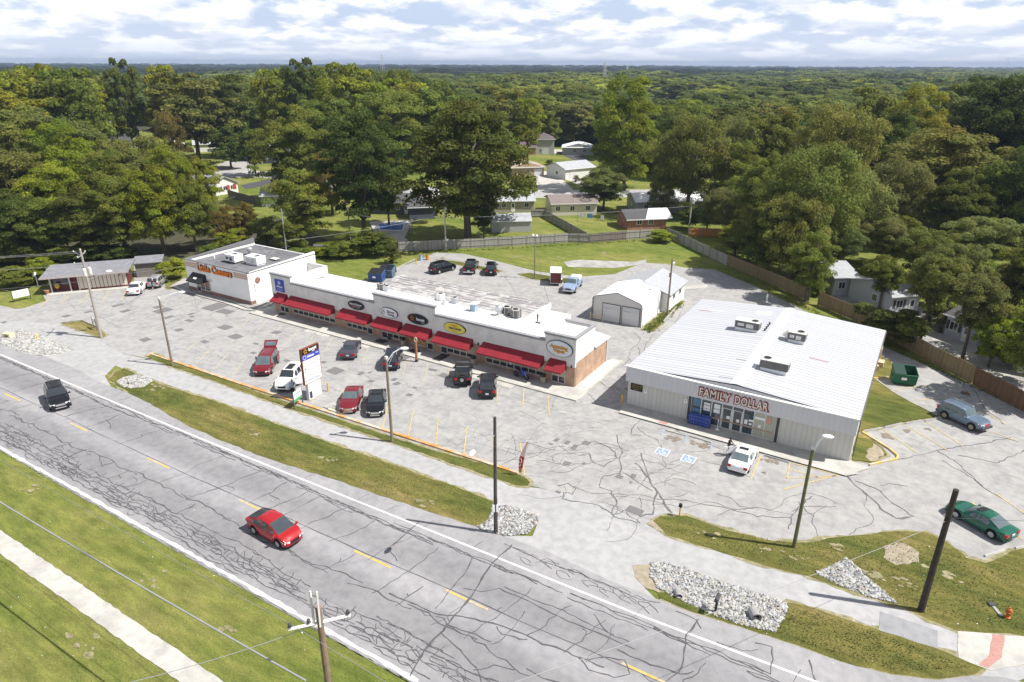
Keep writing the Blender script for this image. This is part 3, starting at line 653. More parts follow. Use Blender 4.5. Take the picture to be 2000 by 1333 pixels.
b = MB(); b.sheet(px((0, 480), (90, 480), (90, 500), (0, 505)), .02); struct(b.build('side_street', M_street))
# ---------------------------------------------------------------- buildings
M_stucco = mat('white_stucco', (.70, .69, .66), .85, .08, .9, col2=(.62, .61, .58), var2=.7, bump=.004, bscale=20)
M_stucco_w = mat('bright_stucco', (.80, .79, .77), .85, .05, .8)
M_cornice = mat('grey_cornice', (.27, .27, .285), .7, .1, 2)
M_membrane = mat('white_membrane', (.74, .74, .75), .6, .07, .6, col2=(.62, .62, .63), var2=.25)
M_brick = brick_mat('shop_brick', (.43, .26, .165), (.32, .19, .12), (.42, .37, .31))
M_brickd = brick_mat('dark_brick', (.24, .12, .08), (.17, .085, .06), (.25, .22, .2))
M_alu = mat('aluminium_frame', (.58, .57, .54), .45, .08, 3, metal=.2)
M_glassd = glass('dark_glass'); M_glassb = glass('blue_glass', (.05, .07, .085))
M_blind = mat('beige_blind', (.42, .37, .27), .6, .12, 2, spec=.6)
M_awn = stripes('awning_fabric', (.24, .018, .028), (.20, .014, .022), 'x', .62, .03, .75, bump=.006, var=.08)
M_awnk = mat('black_awning', (.022, .022, .026), .6, .2, 2)
M_black = mat('matt_black', (.02, .02, .022), .5, .2, 4)
M_dark = mat('dark_grey', (.06, .06, .065), .6, .2, 4)
M_metal = mat('galvanised_metal', (.50, .51, .53), .4, .12, 3, metal=.55)
M_unit = mat('unit_cream', (.60, .59, .55), .5, .1, 2)
M_unitg = mat('unit_grey', (.13, .125, .12), .55, .2, 4)
M_wpl = mat('white_plastic', (.82, .82, .82), .4, .04, 2)
M_wood = mat('weathered_pole', (.20, .165, .125), .85, .25, 2.5, bump=.01)
M_woodd = mat('creosote_pole', (.045, .036, .03), .8, .35, 2.5, bump=.01)
M_signw = mat('sign_white', (.80, .80, .80), .45, .03, 2)
M_signk = mat('sign_black', (.015, .015, .017), .5, .1, 2)
M_orange = mat('sign_orange', (.75, .19, .02), .5, .06, 3)
M_ink = mat('dark_ink', (.05, .045, .09), .6, .05, 3)

def conc_walk(name, poly, h=.14, m=None):
    b = MB(); b.prism(poly, .013, h, bottom=False); return struct(b.build(name, m or M_concd))
M_curb = M_conc
# shop row walk with a paler kerb band
conc_walk('shop_walk', [(-46.9, -2.25), (1.35, -2.25), (1.35, -.8), (1.35, 8.9), (.2, 8.9), (0, .4), (-46.9, .4)], .14, mat('walk_concrete', (.46, .445, .41), .85, .1, 1.2, col2=(.36, .35, .33), var2=.5))
b = MB(); b.box(-47, -2.62, .013, 1.5, -2.25, .146); b.box(1.35, -2.25, .013, 1.55, 9.0, .146)
b.box(-36, -3.35, .013, -32, -2.62, .03); b.box(-29.5, -3.35, .013, -25.5, -2.62, .03); b.box(-10.6, -3.5, .013, -5.6, -2.62, .03)
struct(b.build('kerb', M_curb))
conc_walk('side_gravel_strip', [(.02, .5), (1.34, .5), (1.34, 8.6), (.02, 8.2)], .165, mat('pale_gravel', (.50, .49, .47), .95, .4, 9, bump=.02))

row = empty('shop_row', 'long white stucco shop row with seven red awnings, brick base and stepped parapet', 'building')
def part(mb, name, m, parent, label=None, smooth=False):
    o = mb.build(name, m, parent, smooth)
    if label: o['label'] = label
    return o
steps = [(-45.0, -41.2, 5.3), (-41.2, -26.95, 4.55), (-26.95, -17.7, 5.6), (-17.7, -3.55, 4.68), (-3.55, 0.0, 5.5)]
b = MB()
for x0, x1, z in steps: b.box(x0, -.06, 2.32, x1, .24, z)
b.box(-.28, .24, 2.80, .0, 4.4, 5.5); b.box(-3.5, 4.15, 4.0, -.28, 4.4, 5.5); b.box(-3.55, .24, 4.0, -3.3, 4.4, 5.5)
b.box(-45.0, .24, .13, -44.75, 6.5, 5.3); b.box(-44.75, 6.2, 4.0, -41.2, 6.5, 5.3); b.box(-41.4, .24, 4.0, -41.2, 6.2, 5.3)
b.box(-.2, 4.4, 2.80, 0, 7.85, 2.96); b.box(-3.3, .24, 5.2, -.28, 4.15, 5.32)
b.box(-45, 7.75, .13, -10.0, 8.0, 2.7)
part(b, 'wall', M_stucco, row)
b = MB(); b.box(-44.98, 0.0, .13, -.02, .2, 2.32); b.box(-.22, .2, .13, 0.02, 7.85, 2.80); b.box(-10, 7.65, .13, -.22, 7.85, 2.80)
part(b, 'brick_base', M_brick, row)
b = MB()
for x0, x1, z in steps:
    b.box(x0 - .10, -.20, z, x1 + .10, .30, z + .10); b.box(x0 - .05, -.13, z - .16, x1 + .05, -.062, z)
b.box(-.32, .30, 5.5, .10, 4.5, 5.6); b.box(-3.5, 4.1, 5.5, -.32, 4.5, 5.6)
part(b, 'cornice', M_cornice, row)
b = MB()                                           # roof planes, fall to the back
def slope(b, x0, y0, z0, x1, y1, z1, th=.2): b.poly([(x0, y0, z0), (x1, y0, z0), (x1, y1, z1), (x0, y1, z1)]); b.poly([(x0, y0, z0 - th), (x0, y1, z1 - th), (x1, y1, z1 - th), (x1, y0, z0 - th)]); b.poly([(x1, y0, z0), (x1, y0, z0 - th), (x1, y1, z1 - th), (x1, y1, z1)]); b.poly([(x0, y1, z1), (x1, y1, z1), (x1, y1, z1 - th), (x0, y1, z1 - th)]); b.poly([(x0, y0, z0), (x0, y1, z1), (x0, y1, z1 - th), (x0, y0, z0 - th)])
slope(b, -44.8, .26, 4.35, -10.0, 8.2, 3.45); slope(b, -10.0, .26, 4.35, -3.55, 4.15, 3.93); slope(b, -10.0, 4.15, 3.93, -3.5, 8.25, 3.5); b.poly([(-3.5, 4.42, 3.9), (.18, 4.42, 3.05), (.18, 8.25, 3.0), (-3.5, 8.25, 3.5)]); b.poly([(.18, 4.42, 3.05), (.18, 4.42, 2.9), (.18, 8.25, 2.86), (.18, 8.25, 3.0)])
slope(b, -44.8, 8.2, 3.4, -33.5, 8.4, 3.35)
b.box(-10, 8.25, 2.6, -6.2, 11.2, 3.45)
part(b, 'roof', M_membrane, row)
b = MB(); b.box(-33.4, 8.25, .02, -10.05, 12.8, 3.44); b.box(-10, 8.3, .02, -6.3, 11.1, 2.6); b.box(-44.8, 8.0, .1, -33.5, 8.2, 3.3); part(b, 'rear_wall', M_stucco_w, row)
gm = rmat('ballast_roof', (.46, .45, .44), (.27, .26, .265), .44, .56, .5, .1); b = MB()
b.box(-33.5, 7.0, 3.55, -10.0, 12.9, 3.63); part(b, 'ballasted_roof', gm, row)
b = MB()
for y in (7.9, 8.7, 9.5, 10.3, 11.1, 11.9, 12.6):
    x = -33.2
    while x < -10.8:
        l_ = rnd.uniform(1.2, 4.5)
        if rnd.random() < .75: b.box(x, y, 3.631, min(x + l_, -10.3), y + rnd.uniform(.12, .3), 3.637)
        x += l_ + rnd.uniform(.1, .8)
part(b, 'roof_seam', mat('roof_seam', (.19, .17, .175), .9, .3, 2), row)
b = MB(); b.box(-10.0, 6.9, 3.0, -9.86, 13.0, 3.72); part(b, 'roof_edge', M_stucco_w, row); 
b = MB(); b.tube((.08, 7.7, 2.85), (.08, 7.7, .2), .05); part(b, 'downpipe', M_wpl, row)

def awning(parent, x0, x1, ztop=2.83, out=1.35, drop=.82, m=M_awn, yw=-.07, inset=.06):
    b = MB(); zf = ztop - drop
    A, B_, C_, D = (x0, yw, ztop), (x1, yw, ztop), (x1 + inset, yw - out, zf), (x0 - inset, yw - out, zf)
    b.poly([D, C_, B_, A]); b.poly([(C_[0], C_[1], zf - .14), C_, D, (D[0], D[1], zf - .14)][::-1])
    b.poly([B_, C_, (C_[0], C_[1], zf - .14), (x1, yw, zf - .14)][::-1]); b.poly([A, (x0, yw, zf - .14), (D[0], D[1], zf - .14), D][::-1])
    b.poly([(D[0], D[1], zf - .14), (C_[0], C_[1], zf - .14), (x1, yw, zf - .14), (x0, yw, zf - .14)])
    return part(b, 'awning', m, parent)
aw = [(-44.05, -42.06), (-41.42, -33.6), (-32.2, -27.4), (-26.5, -22.65), (-22.1, -18.25), (-17.4, -12.55), (-11.2, -3.6), (-2.87, -1.0)]
for a_, b_ in aw: awning(row, a_, b_)
def glazing(parent, x0, x1, n, zb=.48, zt=2.18, y=-.0, blind=.92, doors=(), kind='window', frame=M_alu, bl=M_blind):
    """bank of panes between mullions; a door pane reaches the floor"""
    w = (x1 - x0) / n; i = 0
    for i in range(n):
        xa, xb = x0 + i * w, x0 + (i + 1) * w; isd = i in doors
        zz = .16 if isd else zb
        b = MB(); t_ = .05
        b.box(xa, y - .06, zz, xa + t_, y, zt); b.box(xb - t_, y - .06, zz, xb, y, zt); b.box(xa + t_, y - .06, zt - t_, xb - t_, y, zt); b.box(xa + t_, y - .06, zz, xb - t_, y, zz + (.12 if isd else t_))
        if not isd: b.box(xa, y - .12, zz - .06, xb, y, zz - .002)
        fr = part(b, 'door' if isd else 'window', frame, parent)
        b = MB(); b.box(xa + t_, y - .03, zz + .05, xb - t_, y - .005, blind if blind else zt - t_); part(b, 'pane', M_glassd, fr)
        if blind: b = MB(); b.box(xa + t_, y - .03, blind, xb - t_, y - .005, zt - t_); part(b, 'blind', bl, fr)
        if isd: b = MB(); b.box(xb - .14, y - .10, .95, xb - .10, y - .06, 1.25); part(b, 'handle', M_metal, fr)
glazing(row, -43.75, -42.2, 2, doors=(0, 1)); glazing(row, -41.3, -33.75, 8); glazing(row, -31.7, -27.45, 5, doors=(4,))
glazing(row, -26.0, -22.4, 4, doors=(0,)); glazing(row, -21.7, -18.2, 4, doors=(3,)); glazing(row, -17.1, -12.6, 5, doors=(0,)); glazing(row, -10.9, -3.65, 8); glazing(row, -2.65, -1.1, 2, doors=(0, 1))

def oval(parent, x, z, rx, rz_, m, rim=M_dark, y=-.07):
    b = MB(); n = 32; pts = [(rx * math.cos(2*math.pi*i/n), rz_ * math.sin(2*math.pi*i/n)) for i in range(n)]
    def disc(k, y0, y1):
        vs = [(x + a * k, y0, z + c * k) for a, c in pts] + [(x + a * k, y1, z + c * k) for a, c in pts]
        b.add(vs, [tuple(range(n)), tuple(range(n, 2*n))[::-1]] + [(i, n+i, n+(i+1) % n, (i+1) % n) for i in range(n)])
    disc(1.0, y - .14, y); o = part(b, 'sign', rim, parent)
    b = MB()
    b.add([(x + a * .95, y - .152, z + c * .95) for a, c in pts], [tuple(range(n))]); part(b, 'face', m, o)
    return o
M_red = mat('sign_red', (.50, .03, .025), .5, .06, 3); M_pink = mat('pale_pink', (.62, .40, .44), .5, .05, 3)
s = oval(row, -29.78, 3.62, 1.32, .56, M_signk); text('Styled & Designed', .34, M_signw, s, (-29.8, -.24, 3.74), shear=.3, bold=.006, depth=.01, sx=.78); text('TATTOOS', .3, M_pink, s, (-29.75, -.24, 3.40), depth=.01)
s = oval(row, -24.55, 3.66, 1.4, .6, M_signw, M_ink); text('Elevate', .40, M_ink, s, (-24.2, -.24, 3.80), depth=.01, bold=.006); text('Energy', .38, M_ink, s, (-24.15, -.24, 3.48), depth=.01, bold=.006)
b = MB(); ring = [(-25.4 + .27 * math.cos(k * .5), 3.65 + .27 * math.sin(k * .5)) for k in range(13)]
for p_, q_ in zip(ring[:-1], ring[1:]): b.tube((p_[0], -.235, p_[1]), (q_[0], -.235, q_[1]), .025, n=5)
b.tube((-25.5, -.235, 3.5), (-25.4, -.235, 3.68), .03, n=5); b.tube((-25.4, -.235, 3.68), (-25.28, -.235, 3.8), .04, n=5); part(b, 'emblem', M_ink, s)
s = oval(row, -20.2, 3.68, 1.5, .62, M_signk); text('boost', .5, M_signw, s, (-19.75, -.24, 3.72), depth=.01, bold=.012); text('mobile', .16, M_signw, s, (-19.4, -.24, 3.42), depth=.01)
def burst(parent, x, z, k, m, y=-.24):
    b = MB(); y0 = y
    for a in range(5):
        t_ = a * 1.2566 + .3; p = [(.13, 0), (.28, .16), (.62, .05), (.28, -.05)]
        pts = [(x + k * (c * math.cos(t_) - d * math.sin(t_)), y0, z + k * (c * math.sin(t_) + d * math.cos(t_))) for c, d in p]; b.poly(pts[::-1])
    return part(b, 'emblem', m, parent)
burst(s, -20.98, 3.70, .62, M_orange)
s = oval(row, -14.95, 3.66, 1.5, .62, mat('sign_yellow', (.72, .66, .10), .5, .05, 3)); text('CHICAGO', .22, M_orange, s, (-15.0, -.24, 3.97), depth=.01, bold=.006); text('STYLE', .16, M_orange, s, (-14.9, -.24, 3.82), depth=.01)
text('SUBS & MORE', .32, M_ink, s, (-14.9, -.24, 3.60), depth=.01, bold=.012, sx=.85); text('AND WINGS', .13, M_orange, s, (-14.9, -.24, 3.30), depth=.01)
s = oval(row, -1.78, 4.10, 1.52, .88, mat('sign_silver', (.66, .69, .74), .4, .05, 1)); gold = mat('sign_gold', (.55, .27, .03), .5, .15, 6)
text('Amazing', .56, gold, s, (-1.85, -.25, 4.28), depth=.04, bold=.022, sx=1.05); text('Vapes', .54, gold, s, (-1.80, -.25, 3.86), depth=.04, bold=.022)
M_sblue = mat('sign_blue', (.035, .075, .42), .5, .05, 2)
b = MB(); b.box(-44.15, -.16, 3.05, -42.5, -.062, 4.68); s = part(b, 'sign', M_sblue, row)
text('Allstate', .36, M_signw, s, (-43.3, -.17, 3.72), depth=.008, bold=.008); text('You\'re in good hands', .12, M_signw, s, (-43.3, -.17, 3.42), depth=.008); text('Auto  Home  Life', .13, M_signw, s, (-43.3, -.17, 3.22), depth=.008)
b = MB(); ring = [(-43.3 + .24 * math.cos(k * .524), 4.25 + .24 * math.sin(k * .524)) for k in range(13)]
for p_, q_ in zip(ring[:-1], ring[1:]): b.tube((p_[0], -.17, p_[1]), (q_[0], -.17, q_[1]), .02, n=5)
for dx in (-.09, .09): b.tube((-43.3 + dx, -.17, 4.08), (-43.3 + dx * .5, -.17, 4.38), .04, n=5)
part(b, 'emblem', M_signw, s)
# window posters and notices
b = MB(); b.box(-21.6, -.075, .6, -20.95, -.062, 2.0); b.box(-20.7, -.075, .6, -20.05, -.062, 2.0); b.box(-19.85, -.075, .6, -19.2, -.062, 2.0)
po = part(b, 'poster', mat('poster_amber', (.52, .27, .07), .6, .2, 3), row)
for x, s_ in ((-21.27, 'S'), (-19.52, 'G')): text(s_, .9, M_ink, po, (x, -.08, 1.3), depth=.006, bold=.02)
text('VAPE', .36, mat('neon_amber', (.7, .35, .12), .5), row, (-9.55, -.075, 1.35), depth=.006, bold=.02).rotation_euler = (0, math.pi/2, 0)
text('OPEN', .36, M_signw, row, (-7.7, -.075, 1.35), depth=.006, bold=.02).rotation_euler = (0, math.pi/2, 0)
b = MB()
for x in (-34.3, -23.9, -23.0, -43.1, -1.6): b.box(x, -.07, 1.4, x + .2, -.062, 1.68)
part(b, 'notice', M_signw, row)
b = MB()
for x in (-45.0 + .3, -32.6, -22.35, -11.9, -3.1, -.45): b.box(x, -.2, 2.3, x + .12, -.064, 2.55)
part(b, 'wall_lamp', M_dark, row)

# rooftop machines: each one a thing
def ac_round(x, y, z, label, h=.8, r=.42, m=M_unitg, group=None):
    t = empty('air_conditioner', label, 'air conditioner', (x, y, z), group=group)
    b = MB(); b.cbox(0, 0, 0, r * 2, r * 2, h); part(b, 'casing', m, t)
    b = MB(); b.lathe([(r * .9, h), (r * .9, h + .05), (r * .75, h + .06)], 14); part(b, 'rim', M_unit, t)
    b = MB(); b.lathe([(r * .7, h + .005), (r * .7, h + .075)], 14); part(b, 'fan', M_black, t)
    b = MB()
    for k in range(4):
        b.tube((r * 1.01 * math.cos(k * 1.571), r * 1.01 * math.sin(k * 1.571), .1), (r * 1.01 * math.cos(k * 1.571), r * 1.01 * math.sin(k * 1.571), h), .03)
    part(b, 'corner_post', M_unit, t); return t
zr = lambda y: 4.35 - (y - .26) / 7.94 * .9
for u, v, h_, m_, lab in [(745, 563, .8, M_unitg, 'dark condenser at the left end of the shop roof, behind the parapet dip'), (756, 566, .7, M_metal, 'pale condenser right beside the dark one at the left end of the shop roof'),
                          (861, 583, .9, M_wpl, 'tall white condenser on the shop roof behind the third parapet step'), (889, 588, .75, M_metal, 'lone silver condenser on the shop roof between the tall white one and the box hood'),
                          (990, 611, 1.0, M_unitg, 'left one of a pair of big dark condensers on the shop roof'), (1007, 617, 1.0, M_unitg, 'right one of a pair of big dark condensers on the shop roof')]:
    x, y = at(u, v, 3.9); ac_round(x, max(y, 1.0), zr(max(y, 1)) - .02, lab, h_, .38 if h_ < 1 else .5, m_)
x, y = at(926, 606, 3.9); t = empty('exhaust_hood', 'square pale blue exhaust hood with tilted lid on the shop roof', 'roof vent', (x, y, zr(y) - .02))
b = MB(); b.cbox(0, 0, 0, .7, .7, .9); part(b, 'casing', mat('pale_blue_metal', (.30, .38, .48), .5, .1, 2), t); b = MB(); b.add([(-.5, -.5, .9), (.5, -.5, .98), (.5, .5, .98), (-.5, .5, .9), (-.5, -.5, .98), (.5, -.5, 1.15), (.5, .5, 1.15), (-.5, .5, .98)], [(0, 3, 2, 1), (4, 5, 6, 7), (0, 1, 5, 4), (1, 2, 6, 5), (2, 3, 7, 6), (3, 0, 4, 7)]); part(b, 'lid', M_wpl, t)
def turbine(u, v, z, label, r=.3, h=.9, m=M_metal, xy=None):
    x, y = xy or at(u, v, z); t = empty('roof_vent', label, 'roof vent', (x, y, z - .03)); b = MB(); b.lathe([(r * .8, 0), (r * .8, h * .45), (r * 1.15, h * .55), (r * 1.15, h * .85), (r * .6, h)], 12); part(b, 'drum', m, t, smooth=False)
    b = MB(); b.cbox(0, 0, -.05, r * 2.4, r * 2.4, .09); part(b, 'base', M_unit, t); return t
turbine(975, 615, 3.85, 'stacked silver turbine vent left of the paired condensers', .36, 1.2)
turbine(1050, 628, 3.85, 'thin red-capped flue pipe on the right of the shop roof', .1, .95, mat('flue_red', (.25, .05, .05), .6, .1, 3))
turbine(837, 580, 4.0, 'small pipe vent beside the tall white condenser', .08, .6)
turbine(717, 558, 4.0, 'small pipe vent at the far left of the shop roof', .08, .6)
turbine(867, 592, 3.95, 'low round vent in front of the tall white condenser', .2, .45)
x, y = at(1052, 634, 3.6); t = empty('roof_vent', 'low box vent at the foot of the red-capped flue', 'roof vent', (x, y, 3.7)); b = MB(); b.cbox(0, 0, 0, .7, .35, .25); part(b, 'casing', M_metal, t); b = MB(); b.cbox(0, -.18, .05, .5, .02, .15); part(b, 'louvre', M_dark, t)

# ---- pizza shop
pz = empty('pizza_shop', 'white box-shaped pizza shop with orange lettering, black awning and flat grey roof', 'building')
X1, Y0 = -49.35, -.3; X0 = X1 - 13.6; YB = Y0 + 12.2
b = MB(); b.box(X0, Y0, .1, X1, Y0 + .25, 4.62); b.box(X1 - .25, Y0 + .25, .1, X1, YB, 4.62); b.add([(X1 - .25, Y0, 4.62), (X1, Y0, 4.62), (X1, YB, 4.95), (X1 - .25, YB, 4.95), (X1 - .25, Y0, 4.5), (X1, Y0, 4.5), (X1, YB, 4.5), (X1 - .25, YB, 4.5)], [(0, 1, 2, 3), (4, 5, 1, 0), (5, 6, 2, 1), (6, 7, 3, 2), (7, 4, 0, 3)])
b.box(X0, Y0 + .25, .1, X0 + .2, YB, 4.55); b.box(X0 + .2, YB - .2, .1, X1 - .25, YB, 4.3); part(b, 'wall', M_stucco_w, pz)
b = MB(); b.box(X0 + .2, Y0 + .25, 4.0, X1 - .25, YB - .2, 4.18); part(b, 'roof', mat('grey_membrane', (.13, .13, .14), .8, .25, 1.2, col2=(.17, .17, .18), var2=.3), pz)
b = MB(); b.box(X0 - .06, Y0 - .08, 4.62, X1 + .02, Y0 + .32, 4.72); b.add([(X0 - .06, Y0 + .32, 4.5), (X0 + .2, Y0 + .32, 4.5), (X0 + .2, YB, 4.5), (X0 - .06, YB, 4.5), (X0 - .06, Y0 + .32, 4.72), (X0 + .2, Y0 + .32, 4.72), (X0 + .2, YB, 5.3), (X0 - .06, YB, 5.3)], [(4, 5, 6, 7), (1, 2, 6, 5), (0, 4, 7, 3), (3, 7, 6, 2)]); part(b, 'cornice', mat('grey_flashing', (.17, .17, .18), .7, .1, 2), pz)
b = MB(); b.box(X0 - .03, Y0 - .06, .1, X1 + .02, Y0 - .003, .62); b.box(X1 + .003, Y0, .1, X1 + .05, Y0 + .8, .62); part(b, 'brick_base', M_brickd, pz)
org = mat('pizza_orange', (.85, .22, .015), .5, .06, 3); brn = mat('stripe_brown', (.36, .17, .09), .6, .1, 3)
b = MB()
for k in range(3):
    z = 4.28 - k * .26; b.box(X0 + .05, Y0 - .02, z, X0 + 2.6, Y0 - .003, z + .07); b.box(X1 - 2.95, Y0 - .02, z, X1 - .02, Y0 - .003, z + .07)
part(b, 'stripe', brn, pz)
b = MB()
for k in range(3):
    z = 4.28 - k * .26; b.box(X0 + .05, Y0 - .015, z - .14, X0 + 2.6, Y0 - .002, z - .002); b.box(X1 - 2.95, Y0 - .015, z - .14, X1 - .02, Y0 - .002, z - .002)
part(b, 'stripe', mat('stripe_peach', (.62, .45, .36), .6, .06, 3), pz)
xm = (X0 + 2.7 + X1 - 3.1) / 2
tb = text('Little Caesars', 1.4, mat('letter_backing', (.05, .03, .03), .6), pz, (xm, Y0 - .06, 3.92), depth=.1, bold=.07, fit=7.55)
text('Little Caesars', 1.4, org, pz, (xm, Y0 - .14, 3.92), depth=.05, bold=.02, fit=7.42)
awning(pz, -61.5, -58.6, 2.95, 1.25, .95, M_awnk, Y0 - .01, .1)
b = MB(); b.add([(-60.45, Y0 - .665, 2.50), (-59.75, Y0 - .665, 2.50), (-59.75, Y0 - .865, 2.32), (-60.45, Y0 - .865, 2.32)], [(3, 2, 1, 0)]); part(b, 'awning_emblem', M_signw, pz)
glazing(pz, -60.9, -60.0, 1, doors=(0,), y=Y0 - .06); glazing(pz, -60.0, -57.9, 2, zb=.64, zt=2.25, y=Y0 - .065, blind=1.2, bl=mat('dark_amber_glass', (.16, .07, .03), .15, .3, 1.5, spec=.8))
def disc_x(b, x, y, z, r, n=24, t=.08): 
    b.tube((x, y, z), (x + t, y, z), r, n=n)
b = MB(); disc_x(b, X1 + .002, Y0 + 1.5, 3.3, .42); s = part(b, 'sign', mat('disc_brown', (.28, .15, .11), .6, .2, 4), pz)
b = MB(); b.tube((X1 + .05, Y0 + .9, 3.0), (X1 + .05, Y0 + .9, 1.8), .05); b.cbox(X1 - 8.2, Y0 - .08, 2.2, .16, .12, .22); part(b, 'wall_lamp', M_unit, pz)
def rtu(x, y, z, label, w=2.4, d=1.5, h=1.0, rz=0, fan=True, m=M_unit, hood=True, curb=.25, side=None):
    t = empty('rooftop_unit', label, 'air conditioner', (x, y, z), rz)
    b = MB(); b.cbox(0, 0, 0, w * .92, d * .9, curb); part(b, 'curb', M_dark if side is None else M_membrane, t)
    b = MB(); b.cbox(0, 0, curb, w, d, h); part(b, 'casing', side or m, t)
    b = MB(); b.cbox(0, 0, curb + h, w + .06, d + .06, .05)
    part(b, 'lid', m, t)
    if fan:
        r = min(d * .36, .45); fx = w / 2 - d * .48
        b = MB(); b.lathe([(r, curb + h + .05), (r, curb + h + .09), (r * .92, curb + h + .1)], 16, fx, 0); o = part(b, 'fan_ring', M_unit, t)
        b = MB(); b.lathe([(r * .86, curb + h + .09), (r * .86, curb + h + .112)], 16, fx, 0); part(b, 'fan', M_black, o)
    if hood:
        b = MB(); hh = curb + h; b.add([(-w/2, -d*.4, hh), (-w/2, d*.4, hh), (-w/2-.55, d*.4, hh-.45), (-w/2-.55, -d*.4, hh-.45), (-w/2, -d*.4, hh-.75), (-w/2, d*.4, hh-.75)], [(0, 3, 2, 1)[::-1], (3, 4, 5, 2)[::-1], (0, 4, 3)[::-1], (1, 2, 5)[::-1]]); part(b, 'hood', m, t)
    b = MB(); b.cbox(w * .12, -d / 2 - .012, curb + h * .15, w * .3, .02, h * .55); b.cbox(-w * .25, -d / 2 - .012, curb + h * .3, w * .26, .02, h * .4); part(b, 'panel', M_unitg if side is None else M_unit, t)
    return t
x, y = at(458, 512, 4.2); rtu(x, y, 4.18, 'grey-sided rooftop unit, the left of two on the pizza shop roof', 2.2, 1.5, .95, R(0), m=M_wpl)
x, y = at(500, 516, 4.2); rtu(x, y, 4.18, 'bright white rooftop unit, the right of two on the pizza shop roof', 2.5, 1.6, .95, R(0), m=M_wpl, side=M_wpl)
turbine(489, 497, 4.25, 'silver drum vent between and behind the two pizza shop roof units', .38, 1.1)
x, y = at(537, 508, 4.2); t = empty('roof_hatch', 'low pale roof hatch near the right edge of the pizza shop roof', 'roof hatch', (x, y, 4.18)); b = MB(); b.cbox(0, 0, 0, 1.2, .8, .2); part(b, 'curb', M_dark, t); b = MB(); b.cbox(0, 0, .2, 1.3, .9, .06); part(b, 'lid', M_unit, t)
turbine(419, 505, 4.2, 'little white pipe vent at the left of the pizza shop roof', .09, .45, M_wpl)
conc_walk('pizza_shop_walk', px((330, 562), (358, 560), (380, 570), (455, 592), (490, 606), (500, 603), (575, 565), (590, 560), (560, 540), (360, 545)), .12)
b = MB(); b.ribbon([at(*p) for p in ((340, 561), (358, 569), (385, 577), (440, 592), (480, 606), (500, 608), (590, 566))], .5, .13); struct(b.build('kerb', M_conc))

# ---- discount store
ds = empty('discount_store', 'large pale metal store with ribbed white roof and red-edged white lettering', 'building')
FX, FY, FW, FD, FZ = 5.97, -.52, 20.0, 23.2, 4.35
M_rib = stripes('ribbed_siding', (.55, .54, .50), (.42, .41, .38), 'xy', .42, .07, .55, metal=.0, bump=.02, var=.04)
M_fasc = stripes('ribbed_fascia', (.56, .56, .575), (.48, .485, .50), 'x', .42, .05, .55, bump=.02, var=.03)
M_roofm = stripes('ribbed_roof', (.46, .467, .495), (.20, .205, .24), 'y', .62, .085, .5, metal=.0, bump=.03, var=.05)
b = MB(); wx0, wx1 = FX + 6.05, FX + 14.1
b.box(FX, FY, .1, wx0, FY + .2, 3.4); b.box(wx1, FY, .1, FX + FW, FY + .2, 3.4); b.box(wx0, FY, 2.75, wx1, FY + .2, 3.4)
b.box(FX, FY + .2, .02, FX + .2, FY + FD, 4.2); b.box(FX + FW - .2, FY + .2, .02, FX + FW, FY + FD, 4.2); b.box(FX + .2, FY + FD - .2, .02, FX + FW - .2, FY + FD, 4.2); part(b, 'wall', M_rib, ds)
b = MB(); b.box(FX - .05, FY - .60, 2.84, FX + FW + .1, FY - .42, 4.33); b.box(FX - .05, FY - .42, 2.84, FX + .15, FY - .01, 4.1); b.box(FX + FW - .1, FY - .42, 2.84, FX + FW + .1, FY - .01, 4.1); b.box(FX + .15, FY - .42, 2.84, FX + FW - .1, FY - .01, 2.9); part(b, 'fascia', M_fasc, ds)
b = MB(); b.box(FX - .08, FY - .66, 4.33, FX + FW + .13, FY - .36, 4.42); part(b, 'fascia_cap', M_stucco_w, ds)
b = MB(); xm = FX + 10.15; zr0, zr1 = 4.24, 4.90; y0, y1 = FY - .35, FY + FD + .2
b.add([(FX - .1, y0, zr0), (xm, y0, zr1), (xm, y1, zr1), (FX - .1, y1, zr0), (FX + FW + .15, y0, zr0), (FX + FW + .15, y1, zr0)], [(0, 1, 2, 3), (1, 4, 5, 2)])
b.add([(FX - .1, y0, zr0 - .12), (xm, y0, zr1 - .12), (xm, y1, zr1 - .12), (FX - .1, y1, zr0 - .12), (FX + FW + .15, y0, zr0 - .12), (FX + FW + .15, y1, zr0 - .12), (FX - .1, y0, zr0 - .005), (FX - .1, y1, zr0 - .005), (FX + FW + .15, y0, zr0 - .005), (FX + FW + .15, y1, zr0 - .005)], [(3, 2, 1, 0), (2, 5, 4, 1), (0, 6, 7, 3), (4, 5, 9, 8), (0, 1, 4)])
part(b, 'roof', M_roofm, ds)
b = MB(); b.add([(xm - .55, y0 + .02, zr1 - .02), (xm, y0 + .02, zr1 + .10), (xm + .55, y0 + .02, zr1 - .02), (xm - .55, y1, zr1 - .02), (xm, y1, zr1 + .10), (xm + .55, y1, zr1 - .02)], [(0, 1, 4, 3), (1, 2, 5, 4), (0, 2, 1)])
part(b, 'ridge_cap', M_stucco_w, ds)
sz = lambda x: zr1 - abs(x - xm) / 10.1 * (zr1 - zr0)
